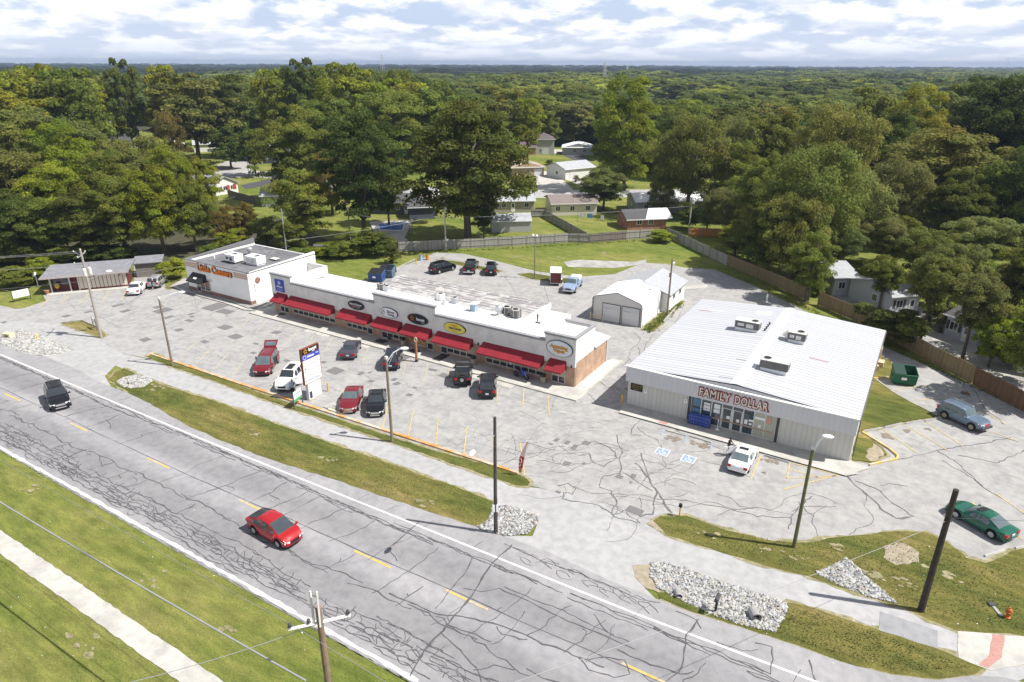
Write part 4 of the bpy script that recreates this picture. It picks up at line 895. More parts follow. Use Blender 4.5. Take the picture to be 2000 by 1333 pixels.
for u, v, w_, d_, m_ in ((1378, 601, 1.4, .25, mat('rust', (.30, .17, .12), .8, .3, 5)), (1400, 602, 1.6, .3, M_membrane), (1492, 612, 1.6, 1.5, M_membrane), (1450, 705, 1.2, .08, M_dark), (1530, 752, 2.2, .3, M_membrane), (1500, 760, 1.5, .25, M_membrane), (1600, 700, 1.8, .2, MATS['rust']), (1420, 740, 1.6, .1, M_unitg)):
    x, y = at(u, v, 4.75); q = MB(); q.add([(x + a * w_ / 2, y + c * d_ / 2, sz(x + a * w_ / 2) + .012) for a, c in ((-1, -1), (1, -.8), (1, 1), (-1, .7))], [(0, 1, 2, 3)]); part(q, 'roof_patch', m_, ds)
b = MB(); b.box(FX + FW + .16, y0 + .1, zr0 - .2, FX + FW + .26, y1, zr0 - .06); b.tube((FX + FW + .2, FY + .4, zr0 - .15), (FX + FW + .2, FY + .4, .5), .05); part(b, 'gutter', M_unitg, ds)
M_cream = mat('letter_cream', (.72, .68, .58), .5, .05, 3)
for s_, x, w_, bold in (('FAMILY', FX + 8.45, 2.75, .05), ('DOLLAR', FX + 11.65, 2.8, .05)):
    text(s_, 1.08, mat('deep_sign_red', (.25, .02, .02), .5, .06, 3), ds, (x, FY - .64, 3.55), depth=.08, bold=.10, fit=w_ + .25, spacing=1.12); text(s_, 1.08, M_cream, ds, (x, FY - .70, 3.55), depth=.04, bold=.012, fit=w_, spacing=1.12)
# shopfront, set slightly back
b = MB(); b.box(wx0 - .02, FY - .06, .12, wx0 + .22, FY - .004, 3.0); part(b, 'pilaster', M_dark, ds); b = MB(); b.box(wx1 - .2, FY - .06, .12, wx1 + .02, FY - .004, 3.0); part(b, 'pilaster', M_dark, ds)
n = 8; w_ = (wx1 - wx0 - .44) / n
for i in range(n):
    xa = wx0 + .22 + i * w_; xb = xa + w_; isd = i in (3, 4); y = FY + .06
    b = MB(); t_ = .05
    b.box(xa, y - .06, .14, xa + t_, y, 2.75); b.box(xb - t_, y - .06, .14, xb, y, 2.75); b.box(xa + t_, y - .06, 2.70, xb - t_, y, 2.75); b.box(xa + t_, y - .06, .14, xb - t_, y, .22); b.box(xa + t_, y - .06, 2.15 if isd else .95, xb - t_, y, 2.22 if isd else 1.0)
    if isd: b.box(xa + t_, y - .08, .22, xa + .13, y - .02, 2.15); b.box(xb - .13, y - .08, .22, xb - t_, y - .02, 2.15)
    fr = part(b, 'door' if isd else 'window', M_unit, ds)
    b = MB(); b.box(xa + t_, y - .03, .2, xb - t_, y - .01, 2.72); part(b, 'pane', M_glassb if i < 6 else mat('pale_blind', (.42, .42, .33), .4, .08, 2), fr)
M_pos = mat('poster_blue', (.10, .22, .33), .5, .2, 3)
b = MB()
for xa, xb, za, zb in ((wx0 + .45, wx0 + 1.05, 1.75, 2.5), (wx0 + .4, wx0 + 1.1, 1.1, 1.5)): b.box(xa, FY - .012, za, xb, FY - .002, zb)
part(b, 'poster', M_pos, ds)
b = MB(); ps = [(1.42, 1.5, 2.0, 2.3), (2.35, 1.5, 2.9, 2.4), (3.55, 1.2, 3.85, 1.5), (4.45, 1.1, 4.7, 1.4), (5.15, 1.15, 5.42, 1.6), (5.5, 1.5, 5.9, 1.7), (5.55, 1.15, 5.8, 1.35), (6.35, 1.1, 6.6, 1.4), (6.0, 1.9, 6.9, 2.15)]
for xa, za, xb, zb in ps: b.box(wx0 + xa, FY - .022, za, wx0 + xb, FY - .012, zb)
po = part(b, 'poster', M_signw, ds)
text('SMART', .2, M_ink, po, (wx0 + 1.7, FY - .03, 2.05), depth=.006); text('shopping', .13, M_ink, po, (wx0 + 1.7, FY - .03, 1.72), depth=.006); text('SNAP', .22, M_pos, po, (wx0 + 2.62, FY - .03, 1.9), depth=.006)
b = MB(); b.box(wx0 + 7.0, FY - .022, 1.7, wx0 + 7.4, FY - .012, 2.35); part(b, 'poster', mat('poster_pink', (.55, .30, .25), .5, .2, 5), ds)
b = MB(); b.box(wx0 + .4, FY - .03, .88, wx0 + 7.6, FY - .024, .99); part(b, 'shelf_edge', mat('shelf_tan', (.42, .26, .17), .6, .1, 3), ds)
b = MB(); b.box(FX + .3, FY - .06, 1.75, FX + 1.5, FY - .004, 2.45); s = part(b, 'sign', M_signk, ds)
amber = mat('amber_text', (.40, .30, .05), .6)
for k, tx in enumerate(('STORE HOURS', 'MON-SAT 8-10', 'SUN 9-9')): text(tx, .17, amber, s, (FX + .9, FY - .065, 2.28 - k * .2), depth=.006, sx=.85)
b = MB(); b.box(FX + 1.65, FY - .03, 1.7, FX + 1.95, FY - .004, 2.1); b.box(FX + 5.6, FY - .03, 1.75, FX + 5.9, FY - .004, 2.15); s = part(b, 'sign', M_signw, ds)
for x in (FX + 1.8, FX + 5.75): text('P', .26, M_ink, s, (x, FY - .035, 1.93), depth=.006)
# store roof machines
for u, v, rz, lab in [(1460, 642, 0, 'long rooftop unit left of the ridge on the ribbed store roof'), (1556, 665, 0, 'rooftop unit with a side hood, right of the store ridge and farther back'), (1512, 722, math.pi, 'rooftop unit right of the ridge, nearest the front of the ribbed store roof')]:
    x, y = at(u, v, 4.9); rtu(x, y, sz(x) - .12, lab, 2.5 if v != 665 else 1.7, 1.15, .75, rz, m=M_unit, side=M_unitg, hood=(v == 665), curb=.45)
turbine(1497, 590, 4.8, 'T-shaped metal flue at the back of the ribbed store roof', .1, 1.0)
for k in range(4):
    x, y = xm - .9, FY + 14.6 + k * .75; t = empty('roof_vent', 'small black pipe cap in the row of four beside the store ridge', 'roof vent', (x, y, sz(x) - .03), group='pipe caps beside the store ridge'); b = MB(); b.lathe([(.07, 0), (.07, .18), (.13, .2), (.1, .27)], 10); part(b, 'cap', M_black, t)
conc_walk('store_walk', [(FX + .15, FY - 2.0), (FX + 20.1, FY - 2.35), (FX + 21.6, FY - .2), (FX + 20.0, FY + .2), (FX - .4, FY + .2)], .13, mat('store_walk_concrete', (.45, .43, .39), .85, .12, 1.5, col2=(.36, .35, .33), var2=.5))
b = MB(); b.ribbon([(FX + .1, FY - 1.75), (FX + 20.1, FY - 2.1), (FX + 20.6, FY - 1.4)], .8, .136); b.sheet([(FX + 17.8, FY - 2.1), (FX + 20.15, FY - 2.3), (FX + 21.5, FY - .25), (FX + 20.1, FY + .1), (FX + 19, FY - .6)], .134); struct(b.build('kerb', M_conc))
b = MB(); b.cbox(FX + 4.4, FY - 1.85, .137, .8, .45, .006); struct(b.build('kerb_ramp_mark', M_redc))
M_ycurb = mat('yellow_kerb', (.62, .42, .12), .8, .2, 2, col2=(.45, .40, .32), var2=1.0)
b = MB()
def kerb(pts, w=.16, h=.16, closed=False):
    for p, q in zip(pts[:-1], pts[1:]):
        d = math.hypot(q[0] - p[0], q[1] - p[1]) or 1; a = math.atan2(q[1] - p[1], q[0] - p[0]); b.cbox((p[0] + q[0]) / 2, (p[1] + q[1]) / 2, .005, d + .02, w + rnd.uniform(0, .01), h + rnd.uniform(0, .006), a)
kerb(px((1698, 910), (1752, 898), (1753, 892), (1736, 878), (1684, 846)))
kerb(px((1690, 742), (1735, 738)), .12)
struct(b.build('yellow_kerb', M_ycurb))
M_ocurb = mat('orange_kerb', (.55, .24, .05), .8, .2, 2, col2=(.50, .44, .36), var2=.8)
b = MB()
kerb([at(*p) for p in strip_n[:2]]); kerb([(-45.5, -17.75), (-30, -17.55), (-16.7, -17.2), (-4, -16.85), (3.2, -16.65)], .2, .15)
b.ribbon([(-45.5, -17.45), (-30, -17.25), (-16.7, -16.9), (-4, -16.55), (2, -16.4)], .14, Z2 + .014)
struct(b.build('orange_kerb', M_ocurb))
b = MB(); kerb(px((810, 508), (760, 532), (712, 552)), .2); kerb(px((695, 741), (1735, 702)) if 0 else px((1710, 742), (1745, 768), (1775, 785), (1830, 813)), .16, .13); kerb(px((120, 632), (160, 627), (190, 640)), .14); kerb(px((640, 548), (595, 541), (585, 540)), .16)
kerb(px((1296, 630), (1321, 601)), .2); struct(b.build('kerb', M_concd))

# ---- white metal garage and grey-roofed shed behind it
M_lap = stripes('lap_siding', (.66, .64, .60), (.52, .50, .47), 'z', .24, .06, .5, bump=.012, var=.03)
M_wroof = stripes('white_ribbed_sheet', (.80, .80, .80), (.70, .70, .71), 'y', .5, .05, .45, bump=.012, var=.03)
ga = empty('metal_garage', 'white metal garage with rounded eaves, two roller doors and dark trim', 'garage', (-.69, 20.2, 0), R(.6))
gw, gd = 6.85, 7.0; prof = [(0, 0), (0, 2.75), (-.12, 3.0), (-.42, 3.18), (-gw / 2, 4.05), (-gw + .42, 3.18), (-gw + .12, 3.0), (-gw, 2.75), (-gw, 0)]
b = MB(); n = len(prof); b.add([(x, -.1, z) for x, z in prof[:]] + [(x, gd, z) for x, z in prof], [(i, i + 1, n + i + 1, n + i)[::-1] for i in range(n - 1)]); part(b, 'roof_shell', M_wroof, ga)
b = MB(); b.add([(x * .985 - .03, 0.02, max(z - .03, 0)) for x, z in prof], [tuple(range(n))[::-1]]); part(b, 'wall', M_lap, ga); b = MB(); b.add([(x, gd - .02, z) for x, z in prof], [tuple(range(n))]); part(b, 'wall', M_lap, ga)
b = MB()
for p, q in zip(prof[:-1], prof[1:]): b.tube((p[0] * .99 - .02, -.1, p[1]), (q[0] * .99 - .02, -.1, q[1]), .045, n=6)
part(b, 'trim', M_unitg, ga)
for xa, xb in ((-5.35, -2.95), (-2.65, -.35)):
    b = MB(); b.box(xa, -.06, 0.02, xb, 0.0, 2.35); d_ = part(b, 'roller_door', stripes('door_slats', (.62, .62, .62), (.52, .52, .52), 'z', .42, .04, .5, bump=.01), ga)
    b = MB(); b.box(xa - .07, -.09, .02, xa, -.0, 2.42); b.box(xb, -.09, .02, xb + .07, -.0, 2.42); b.box(xa, -.09, 2.35, xb, -.0, 2.42); part(b, 'frame', M_unitg, d_)
    b = MB(); b.box(xa + .25, -.07, 1.75, xa + 1.1, -.061, 1.78); part(b, 'handle', M_unitg, d_)
sh = empty('grey_roofed_shed', 'white shed with shallow grey shingle roof behind the metal garage', 'shed', (-.4, 27.3, 0), R(.6))
b = MB(); b.box(-6.4, 0, 0, .6, 7.0, 2.6); part(b, 'wall', M_stucco_w, sh)
M_shing = mat('grey_shingle', (.36, .37, .39), .9, .1, 2.5, bump=.01, bscale=15)
def gable(b, x0, y0, x1, y1, z0, z1, axis='y', oh=.35, th=.14):
    """gable roof, ridge along axis"""
    x0 -= oh; x1 += oh; y0 -= oh; y1 += oh
    if axis == 'y':
        m = (x0 + x1) / 2; P = [(x0, y0, z0), (m, y0, z1), (x1, y0, z0), (x0, y1, z0), (m, y1, z1), (x1, y1, z0)]
    else:
        m = (y0 + y1) / 2; P = [(x0, y0, z0), (x0, m, z1), (x0, y1, z0), (x1, y0, z0), (x1, m, z1), (x1, y1, z0)]
    Q = [(x, y, z - th) for x, y, z in P]
    F = [(0, 1, 4, 3), (1, 2, 5, 4)] if axis == 'y' else [(1, 0, 3, 4), (2, 1, 4, 5)]
    F = [f_ if axis == 'x' else f_ for f_ in F]
    b.add(P + Q, F + [(6 + f_[3], 6 + f_[2], 6 + f_[1], 6 + f_[0]) for f_ in F] + [(0, 6, 7, 1), (1, 7, 8, 2), (3, 4, 10, 9), (4, 5, 11, 10), (0, 3, 9, 6), (2, 8, 11, 5)])
b = MB(); gable(b, -6.4, 0, .6, 7.0, 2.6, 3.9, 'y', .4); part(b, 'roof', M_shing, sh)
b = MB(); b.add([(-6.4, 6.98, 2.5), (-2.9, 6.98, 3.75), (.6, 6.98, 2.5)], [(0, 2, 1)[::-1]]); part(b, 'gable', M_stucco_w, sh)
b = MB(); b.tube((-1.2, 5.4, 3.3), (-1.2, 5.4, 3.95), .07); part(b, 'flue', M_dark, sh)
b = MB(); b.box(.6, 2.0, 1.4, .66, 2.8, 2.1); b.box(.6, 4.6, 1.4, .66, 5.4, 2.1); part(b, 'window', M_glassd, sh)
t = empty('pipe_barrier', 'cream pipe rail barrier in front of the metal garage', 'barrier', (-6.55, 19.4, 0)); b = MB()
for x in (-.9, .9): b.tube((x, 0, 0), (x, 0, 1.0), .05); 
part(b, 'post', mat('cream_paint', (.62, .52, .33), .6, .1, 3), t); b = MB()
for z in (.4, .75): b.tube((-.9, 0, z), (.9, 0, z), .04)
part(b, 'rail', MATS['cream_paint'], t)

# ---- small salon building at the far left
lb = empty('salon_building', 'low building with board-and-batten cream wall, maroon entrance and grey lean-to roof', 'building', (*at(102, 574), 0), R(51.5 + 0))
M_bat = stripes('board_and_batten', (.62, .56, .47), (.13, .03, .025), 'x', .52, .10, .7, bump=.0, var=.05)
M_mar = mat('maroon_panel', (.11, .022, .02), .6, .2, 3)
W_, D_ = 9.9, 4.2
b = MB(); b.box(3.6, 0, .35, W_, .15, 2.42); b.box(W_ - .15, .15, .1, W_, D_, 2.42); b.box(0, D_ - .15, 0, W_ - .15, D_, 2.5); b.box(0, .8, .1, .15, D_ - .15, 2.42); part(b, 'wall', M_bat, lb)
b = MB(); b.box(.1, .5, .1, 3.6, .65, 1.0); b.box(2.6, .45, .1, 3.5, .5, 2.3); b.box(3.6, -.01, .1, W_, .14, .349); part(b, 'entrance_panel', M_mar, lb)
b = MB(); b.box(.1, .52, 1.0, 2.5, .63, 2.42); part(b, 'window', M_glassd, lb)
b = MB(); b.box(0, -.1, .1, .16, .06, 2.4); b.box(2.42, -.1, .1, 2.58, .06, 2.4); b.box(3.5, -.05, .1, 3.66, .0, 2.42); part(b, 'post', mat('cream_post', (.60, .55, .47), .7, .08, 3), lb)
b = MB(); b.add([(-.9, -.9, 2.42), (W_ + .5, -.9, 2.42), (W_ + .9, D_ + .2, 2.95), (-.5, D_ + .2, 2.95), (-.9, -.9, 2.62), (W_ + .5, -.9, 2.62), (W_ + .9, D_ + .2, 3.15), (-.5, D_ + .2, 3.15)], [(0, 3, 2, 1), (4, 5, 6, 7), (0, 1, 5, 4), (1, 2, 6, 5), (2, 3, 7, 6), (3, 0, 4, 7)]); part(b, 'roof', mat('grey_felt', (.20, .20, .22), .9, .2, 1.5), lb)
b = MB(); b.box(-.95, -.94, 2.40, W_ + .52, -.905, 2.64); part(b, 'fascia', mat('pale_fascia', (.42, .36, .35), .7, .1, 3), lb)
b = MB(); b.box(-.5, -1.1, .0, W_ + .3, .5, .13); part(b, 'step', M_conc, lb)
b = MB(); b.box(5.6, -.06, 1.85, 5.85, -.0, 2.1); b.box(8.9, -.06, 1.85, 9.15, -.0, 2.1); part(b, 'wall_lamp', M_mar, lb)
t = empty('small_shed', 'low dark shed in tree shade right of the salon building', 'shed', (*at(268, 543), 0), R(51)); b = MB(); b.box(0, 0, 0, 3.6, 3, 2.2); part(b, 'wall', mat('shed_grey', (.20, .18, .16), .8, .15, 2), t); b = MB(); b.add([(-.3, -.3, 2.2), (3.9, -.3, 2.2), (3.9, 3.3, 2.5), (-.3, 3.3, 2.5), (-.3, -.3, 2.32), (3.9, -.3, 2.32), (3.9, 3.3, 2.62), (-.3, 3.3, 2.62)], [(0, 3, 2, 1), (4, 5, 6, 7), (0, 1, 5, 4), (1, 2, 6, 5), (2, 3, 7, 6), (3, 0, 4, 7)]); part(b, 'roof', MATS['grey_felt'], t)
# ---------------------------------------------------------------- vehicles (nose towards +x)
def paint(name, col, rough=.22, metal=.1): return mat(name, col, rough, .05, 1.5, metal=metal, spec=.4, coat=.35)
P_black = paint('black_paint', (.007, .008, .010)); P_wine = paint('wine_paint', (.16, .012, .018)); P_white = paint('white_car_paint', (.78, .78, .78), .3, 0)
P_red = paint('red_car_paint', (.36, .012, .015)); P_grey = paint('grey_car_paint', (.060, .055, .075)); P_navy = paint('navy_paint', (.012, .016, .032)); P_silver = paint('silver_paint', (.42, .42, .45), .3, .4)
P_green = paint('green_paint', (.012, .10, .062)); P_steel = paint('steel_blue_paint', (.13, .18, .25), .35, .3); P_sky = paint('light_blue_paint', (.25, .33, .47), .4, .1)
M_tyre = mat('tyre', (.018, .018, .018), .85, .2, 5); M_rim = mat('alloy_rim', (.42, .42, .43), .35, .1, 3, metal=.6); M_rimg = mat('grey_rim', (.30, .27, .20), .5, .1, 3, metal=.3)
M_carglass = glass('car_glass', (.03, .036, .042), .05); M_carglassl = glass('light_car_glass', (.09, .12, .13), .05)
M_head = mat('headlight', (.75, .76, .78), .15, .05, 3, spec=.9, coat=.5); M_tail = mat('tail_light', (.40, .01, .015), .25, .05, 3, coat=.4)
M_chrome = mat('chrome', (.62, .62, .64), .2, .05, 3, metal=.8); M_plate = mat('number_plate', (.62, .66, .75), .5, .05, 8)
def lerp(a, b, t): return a + (b - a) * t
def interp(pts, x):
    if x <= pts[0][0]: return pts[0][1]
    for (a, u), (c, v) in zip(pts[:-1], pts[1:]):
        if x <= c: return lerp(u, v, (x - a) / (c - a) if c > a else 0)
    return pts[-1][1]
SPEC = dict(
 sedan=dict(L=4.75, W=1.84, H=1.50, hood=.97, belt=.98, deck=1.06, nose=.68, tail=.92, ws=(.95, .25), rg=(-1.05, -1.65), wb=2.75, rw=.33, sill=.24, roofw=.76, pillars=(-.98, -.35, .33, .85)),
 coupe=dict(L=4.62, W=1.78, H=1.36, hood=.86, belt=.88, deck=.98, nose=.58, tail=.90, ws=(.92, .15), rg=(-.85, -1.65), wb=2.64, rw=.33, sill=.22, roofw=.72, pillars=(-1.0, -.30, .0, .80)),
 hatch=dict(L=4.46, W=1.78, H=1.56, hood=.98, belt=.98, deck=1.16, nose=.66, tail=1.08, ws=(1.42, .42), rg=(-.95, -2.05), wb=2.70, rw=.33, sill=.22, roofw=.78, pillars=(-1.5, -.42, .45, 1.15)),
 suv=dict(L=4.72, W=1.90, H=1.78, hood=1.12, belt=1.10, deck=1.16, nose=.80, tail=1.10, ws=(.98, .40), rg=(-1.85, -2.22), wb=2.75, rw=.38, sill=.30, roofw=.78, pillars=(-1.75, -.95, -.05, .85)),
 wagon=dict(L=4.45, W=1.78, H=1.64, hood=1.03, belt=1.03, deck=1.08, nose=.90, tail=1.06, ws=(.72, .36), rg=(-1.90, -2.10), wb=2.62, rw=.36, sill=.36, roofw=.86, pillars=(-1.84, -.85, -.05, .60)),
 van=dict(L=4.85, W=1.92, H=1.76, hood=1.02, belt=1.04, deck=1.12, nose=.68, tail=1.10, ws=(1.55, .62), rg=(-2.05, -2.32), wb=2.95, rw=.34, sill=.24, roofw=.78, pillars=(-1.95, -.85, .20, 1.2)),
 jeep=dict(L=4.3, W=1.84, H=1.82, hood=1.18, belt=1.16, deck=1.18, nose=1.02, tail=1.16, ws=(.62, .42), rg=(-1.86, -1.96), wb=2.55, rw=.40, sill=.40, roofw=.86, pillars=(-1.8, -.95, -.05, .55)),
 pickup=dict(L=5.6, W=1.96, H=1.82, hood=1.16, belt=1.16, deck=1.16, nose=.90, tail=1.12, ws=(1.20, .75), rg=(-.55, -.72), wb=3.5, rw=.40, sill=.38, roofw=.78, pillars=(-.50, .05, .12, 1.0)))
def make_car(kind, pm, name, rim=M_rim, gl=M_carglass, open_hatch=False, sunroof=None, rails=False, spare=False, bed=False, taper=1.0, plate_rear=True, bumper=None, grille=M_black, tailw=.30):
    s = SPEC[kind]; L_, W, H = s['L'], s['W'], s['H']; hl = L_ / 2; hw = W / 2
    root = empty(name)
    w0, w1 = s['ws']; r1, r0 = s['rg']
    top = [(-hl, s['tail'] - .22), (-hl + .04, s['tail'] - .05), (-hl + .14, s['tail']), (r0, s['deck']), (r1, H - .07), (lerp(r1, w1, .3), H), (lerp(r1, w1, .75), H), (w1, H - .05), (w0, s['hood'] + .05), (w0 + .12, s['hood']), (lerp(w0, hl, .5), lerp(s['hood'], s['nose'], .12)), (hl - .45, lerp(s['hood'], s['nose'], .45)), (hl - .2, lerp(s['hood'], s['nose'], .8)), (hl - .07, s['nose'] - .03), (hl, s['nose'] - .2)]
    wid = [(-hl, hw * .84), (-hl + .12, hw * .93), (-hl + .6, hw * .99), (-.3, hw), (hl - 1.1, hw), (hl - .5, hw * .96), (hl - .15, hw * .87), (hl, hw * .70)]
    xs = set([p[0] for p in top] + [p[0] for p in wid]); ax = [-s['wb'] / 2, s['wb'] / 2]; Ra = s['rw'] + .07
    for a in ax:
        for k in range(9): xs.add(a + Ra * math.cos(math.pi * k / 8))
    pl = s['pillars']
    for p in pl: xs.add(p - .045); xs.add(p + .045)
    for k in (.33, .66): xs.add(lerp(w1, w0, k)); xs.add(lerp(r0, r1, k))
    xs = sorted(xs); q = [xs[0]]
    for x in xs[1:]:
        if x - q[-1] > .012: q.append(x)
    xs = q
    def sect(x):
        zt = interp(top, x); w = interp(wid, x); zb = s['sill']
        if abs(x) > hl - .35: zb += (abs(x) - hl + .35) * .25
        for a in ax:
            if abs(x - a) <= Ra + .001: zb = max(zb, math.sqrt(max(0, Ra * Ra - (x - a) ** 2)) + s['rw'])
        zbelt = min(s['belt'], zt - .015); c = max(0, min(1, (zt - zbelt - .02) / (H - s['belt'] - .03)))
        wr = lerp(w * .90, hw * s['roofw'], c); z4 = lerp(zbelt + .008, zt - .10, c)
        zm = max(zb + .02, lerp(zb, zbelt, .35)); zm2 = max(zm + .01, lerp(zb, zbelt, .75))
        return [(w * .94, zb), (w * 1.0, zm), (w * .995, zm2), (w * .955, max(zbelt, zm2 + .01)), (wr, max(z4, zm2 + .02)), (wr * .90, max(zt - .015, zm2 + .03)), (wr * .45, zt + .008), (0, zt + .012)], c
    S = [sect(x) for x in xs]; npt = 15
    verts = []
    for x, (h, c) in zip(xs, S): verts += [(x, -y, z) for y, z in h] + [(x, y, z) for y, z in h[-2::-1]]
    groups = {k: MB() for k in ('body', 'windscreen', 'rear_window', 'side_window', 'sidel')}
    for g in groups.values(): g.v = list(verts)
    for i in range(len(xs) - 1):
        xm_ = (xs[i] + xs[i+1]) / 2; c0, c1 = S[i][1], S[i+1][1]
        for j in range(npt - 1 - 0):
            if j >= 14: break
            k = j if j < 7 else 13 - j
            f = (i*npt+j, (i+1)*npt+j, (i+1)*npt+j+1, i*npt+j+1); g = 'body'
            if k in (5, 6):
                if w1 < xm_ < w0: g = 'windscreen'
                elif r0 < xm_ < r1 and not open_hatch: g = 'rear_window'
            if k == 3 and c0 > .45 and c1 > .45 and pl[0] < xm_ < pl[3] + .02 and not any(abs(xm_ - p) < .04 for p in pl[1:3]): g = 'side_window' if j < 7 else 'sidel'
            groups[g].f.append(f); groups[g].m.append(0)
    groups['body'].f += [tuple(range(npt)), tuple(range((len(xs)-1)*npt, len(xs)*npt))[::-1]]; groups['body'].m += [0, 0]
    def emit_(g, nm, m, sm=True):
        mb = groups[g]
        if not mb.f: return
        used = sorted({i for f in mb.f for i in f}); mp = {v: i for i, v in enumerate(used)}
        mb.v = [mb.v[i] for i in used]; mb.f = [tuple(mp[i] for i in f) for f in mb.f]
        return part(mb, nm, m, root, smooth=sm)
    emit_('body', 'body', pm); emit_('windscreen', 'windscreen', gl); emit_('rear_window', 'rear_window', gl); emit_('side_window', 'side_window', gl, False); emit_('sidel', 'side_window', gl, False)
    b = MB(); b.box(-hl + .15, -hw * .86, s['sill'] - .06, hl - .15, hw * .86, s['sill'] + .28); part(b, 'underbody', M_black, root)
    rw = s['rw']
    for a in ax:
        for sd in (-1, 1):
            b = MB(); y0 = sd * (hw - .22); y1 = sd * (hw - .005)
            b.tube((a, y0, rw), (a, y1, rw), rw, rw, 18); w_ = part(b, 'wheel', M_tyre, root, smooth=False)
            b = MB(); b.tube((a, y1, rw), (a, y1 + sd * .012, rw), rw * .64, rw * .6, 14); part(b, 'rim', rim, w_)
    for sd in (-1, 1):
        b = MB(); nz = s['nose']; x0 = hl - .16
        b.add([(hl - .05, sd * hw * .50, nz - .13), (hl - .24, sd * hw * .90, nz - .10), (hl - .42, sd * hw * .955, nz + .02), (hl - .10, sd * hw * .55, nz + .015)], [(0, 1, 2, 3)])
        b.add([(hl + .005, sd * hw * .46, nz - .14), (hl - .13, sd * hw * .90, nz - .14), (hl - .13, sd * hw * .90, nz + .0), (hl - .015, sd * hw * .46, nz - .0)], [(0, 1, 2, 3)])
        part(b, 'headlight', M_head, root)
        b = MB(); tz = s['tail']; b.box(-hl - .012, sd * hw * (.84 - tailw), tz - .30, -hl + .10, sd * hw * .86, tz - .07); b.box(-hl + .0, sd * hw * .86, tz - .28, -hl + .22, sd * hw * .93, tz - .08); part(b, 'tail_light', M_tail, root)
        b = MB(); mx = s['ws'][0] - .12; b.cbox(mx, sd * (hw + .09), s['belt'] - .04, .12, .2, .13, sd * .2); b.cbox(mx + .02, sd * (hw - .0), s['belt'] - .02, .06, .1, .05); part(b, 'mirror', pm if kind not in ('jeep', 'pickup') else M_black, root)
        b = MB(); 
        for dx in ((pl[1] - .18), (pl[2] - .18)) if kind not in ('coupe', 'pickup') else ((pl[2] - .3),): b.cbox(dx - .05, sd * (hw * 1.0), s['belt'] * .84, .16, .02, .03)
        part(b, 'door_handle', M_chrome if pm in (P_silver, P_steel) else pm, root)
    b = MB(); nz = s['nose']; b.box(hl - .05, -hw * .42, nz - .24, hl + .012, hw * .42, nz - .06); b.box(hl - .05, -hw * .5, s['sill'] + .02, hl + .008, hw * .5, s['sill'] + .12); part(b, 'grille', grille, root)
    if bumper:
        b = MB(); b.box(-hl - .09, -hw * .88, .42, -hl + .05, hw * .88, .60); b.box(hl - .05, -hw * .86, .42, hl + .09, hw * .86, .60); part(b, 'bumper', bumper, root)
    b = MB(); b.box(-hl - .03 - (.08 if bumper else 0), -.16, .62 if kind != 'sedan' else .58, -hl + .02, .16, .76 if kind != 'sedan' else .72); part(b, 'number_plate', M_plate, root)
    if sunroof:
        b = MB(); b.box(sunroof[0], -.38, H - .05, sunroof[1], .38, H + .022); part(b, 'sunroof', M_black, root)
    if rails:
        for sd in (-1, 1):
            b = MB(); b.path([(r1 + .1, sd * hw * s['roofw'] * .88, H - .02), (r1 + .25, sd * hw * s['roofw'] * .88, H + .05), (w1 - .2, sd * hw * s['roofw'] * .88, H + .05), (w1 - .02, sd * hw * s['roofw'] * .88, H - .02)], .022, 5); part(b, 'roof_rail', M_metal, root)
    if spare:
        b = MB(); b.tube((-hl - .02, 0, 1.0), (-hl - .26, 0, 1.0), .39, n=18); sp = part(b, 'spare_wheel', M_tyre, root); b = MB(); b.tube((-hl - .26, 0, 1.0), (-hl - .28, 0, 1.0), .2, n=12); part(b, 'rim', M_rim, sp)
        b = MB()
        for sd in (-1, 1): b.box(-hl - .02, sd * hw * .98, .82, -hl + .9, sd * (hw + .1), .92); b.box(hl - .95, sd * hw * .9, .82, hl - .05, sd * (hw + .1), .92)
        part(b, 'fender', M_black, root); b = MB()
        for x in (-.9, .3): b.box(x, -hw * .72, H + .015, x + .05, hw * .72, H + .05)
        part(b, 'roof_rack', M_metal, root)
    if bed:
        b = MB(); xb0, xb1 = -hl + .1, -.78
        b.box(xb0, -hw * .80, s['deck'] + .012, xb1, hw * .80, s['deck'] + .05) if bed == 'cover' else b.box(xb0, -hw * .78, s['deck'] + .03, xb1, hw * .78, s['deck'] + .35)
        part(b, 'bed_cover', M_black if bed == 'cover' else M_wpl, root)
    if open_hatch:
        b = MB(); b.add([(r1 - .0, -hw * .72, H - .02), (r1, hw * .72, H - .02), (r1 - .95, hw * .80, H + .42), (r1 - .95, -hw * .80, H + .42), (r1, -hw * .72, H - .08), (r1, hw * .72, H - .08), (r1 - .95, hw * .80, H + .34), (r1 - .95, -hw * .80, H + .34)], [(0, 1, 2, 3), (7, 6, 5, 4), (0, 4, 5, 1), (3, 2, 6, 7), (0, 3, 7, 4), (1, 5, 6, 2)]); h_ = part(b, 'tailgate', pm, root)
        b = MB(); b.add([(r1 - .15, -hw * .6, H + .062), (r1 - .15, hw * .6, H + .062), (r1 - .72, hw * .64, H + .326), (r1 - .72, -hw * .64, H + .326)], [(0, 1, 2, 3)]); part(b, 'rear_window', gl, h_)
        b = MB(); b.box(-hl - .02, -hw * .72, .75, -hl + .06, hw * .72, H - .25); part(b, 'cargo_opening', M_black, root)
    return root
KS = .965
def place(o, x, y, deg, label, cat, group=None, k=KS, z=.022):
    o.location = (x, y, z); o.rotation_euler.z = R(deg); o.scale = (k, k, k * 1.04); tag(o, label, cat, group); return o
def mid(a, b): p, q = at(*a), at(*b); return ((p[0] + q[0]) / 2, (p[1] + q[1]) / 2)
G1 = 'vehicles in the shop car park'
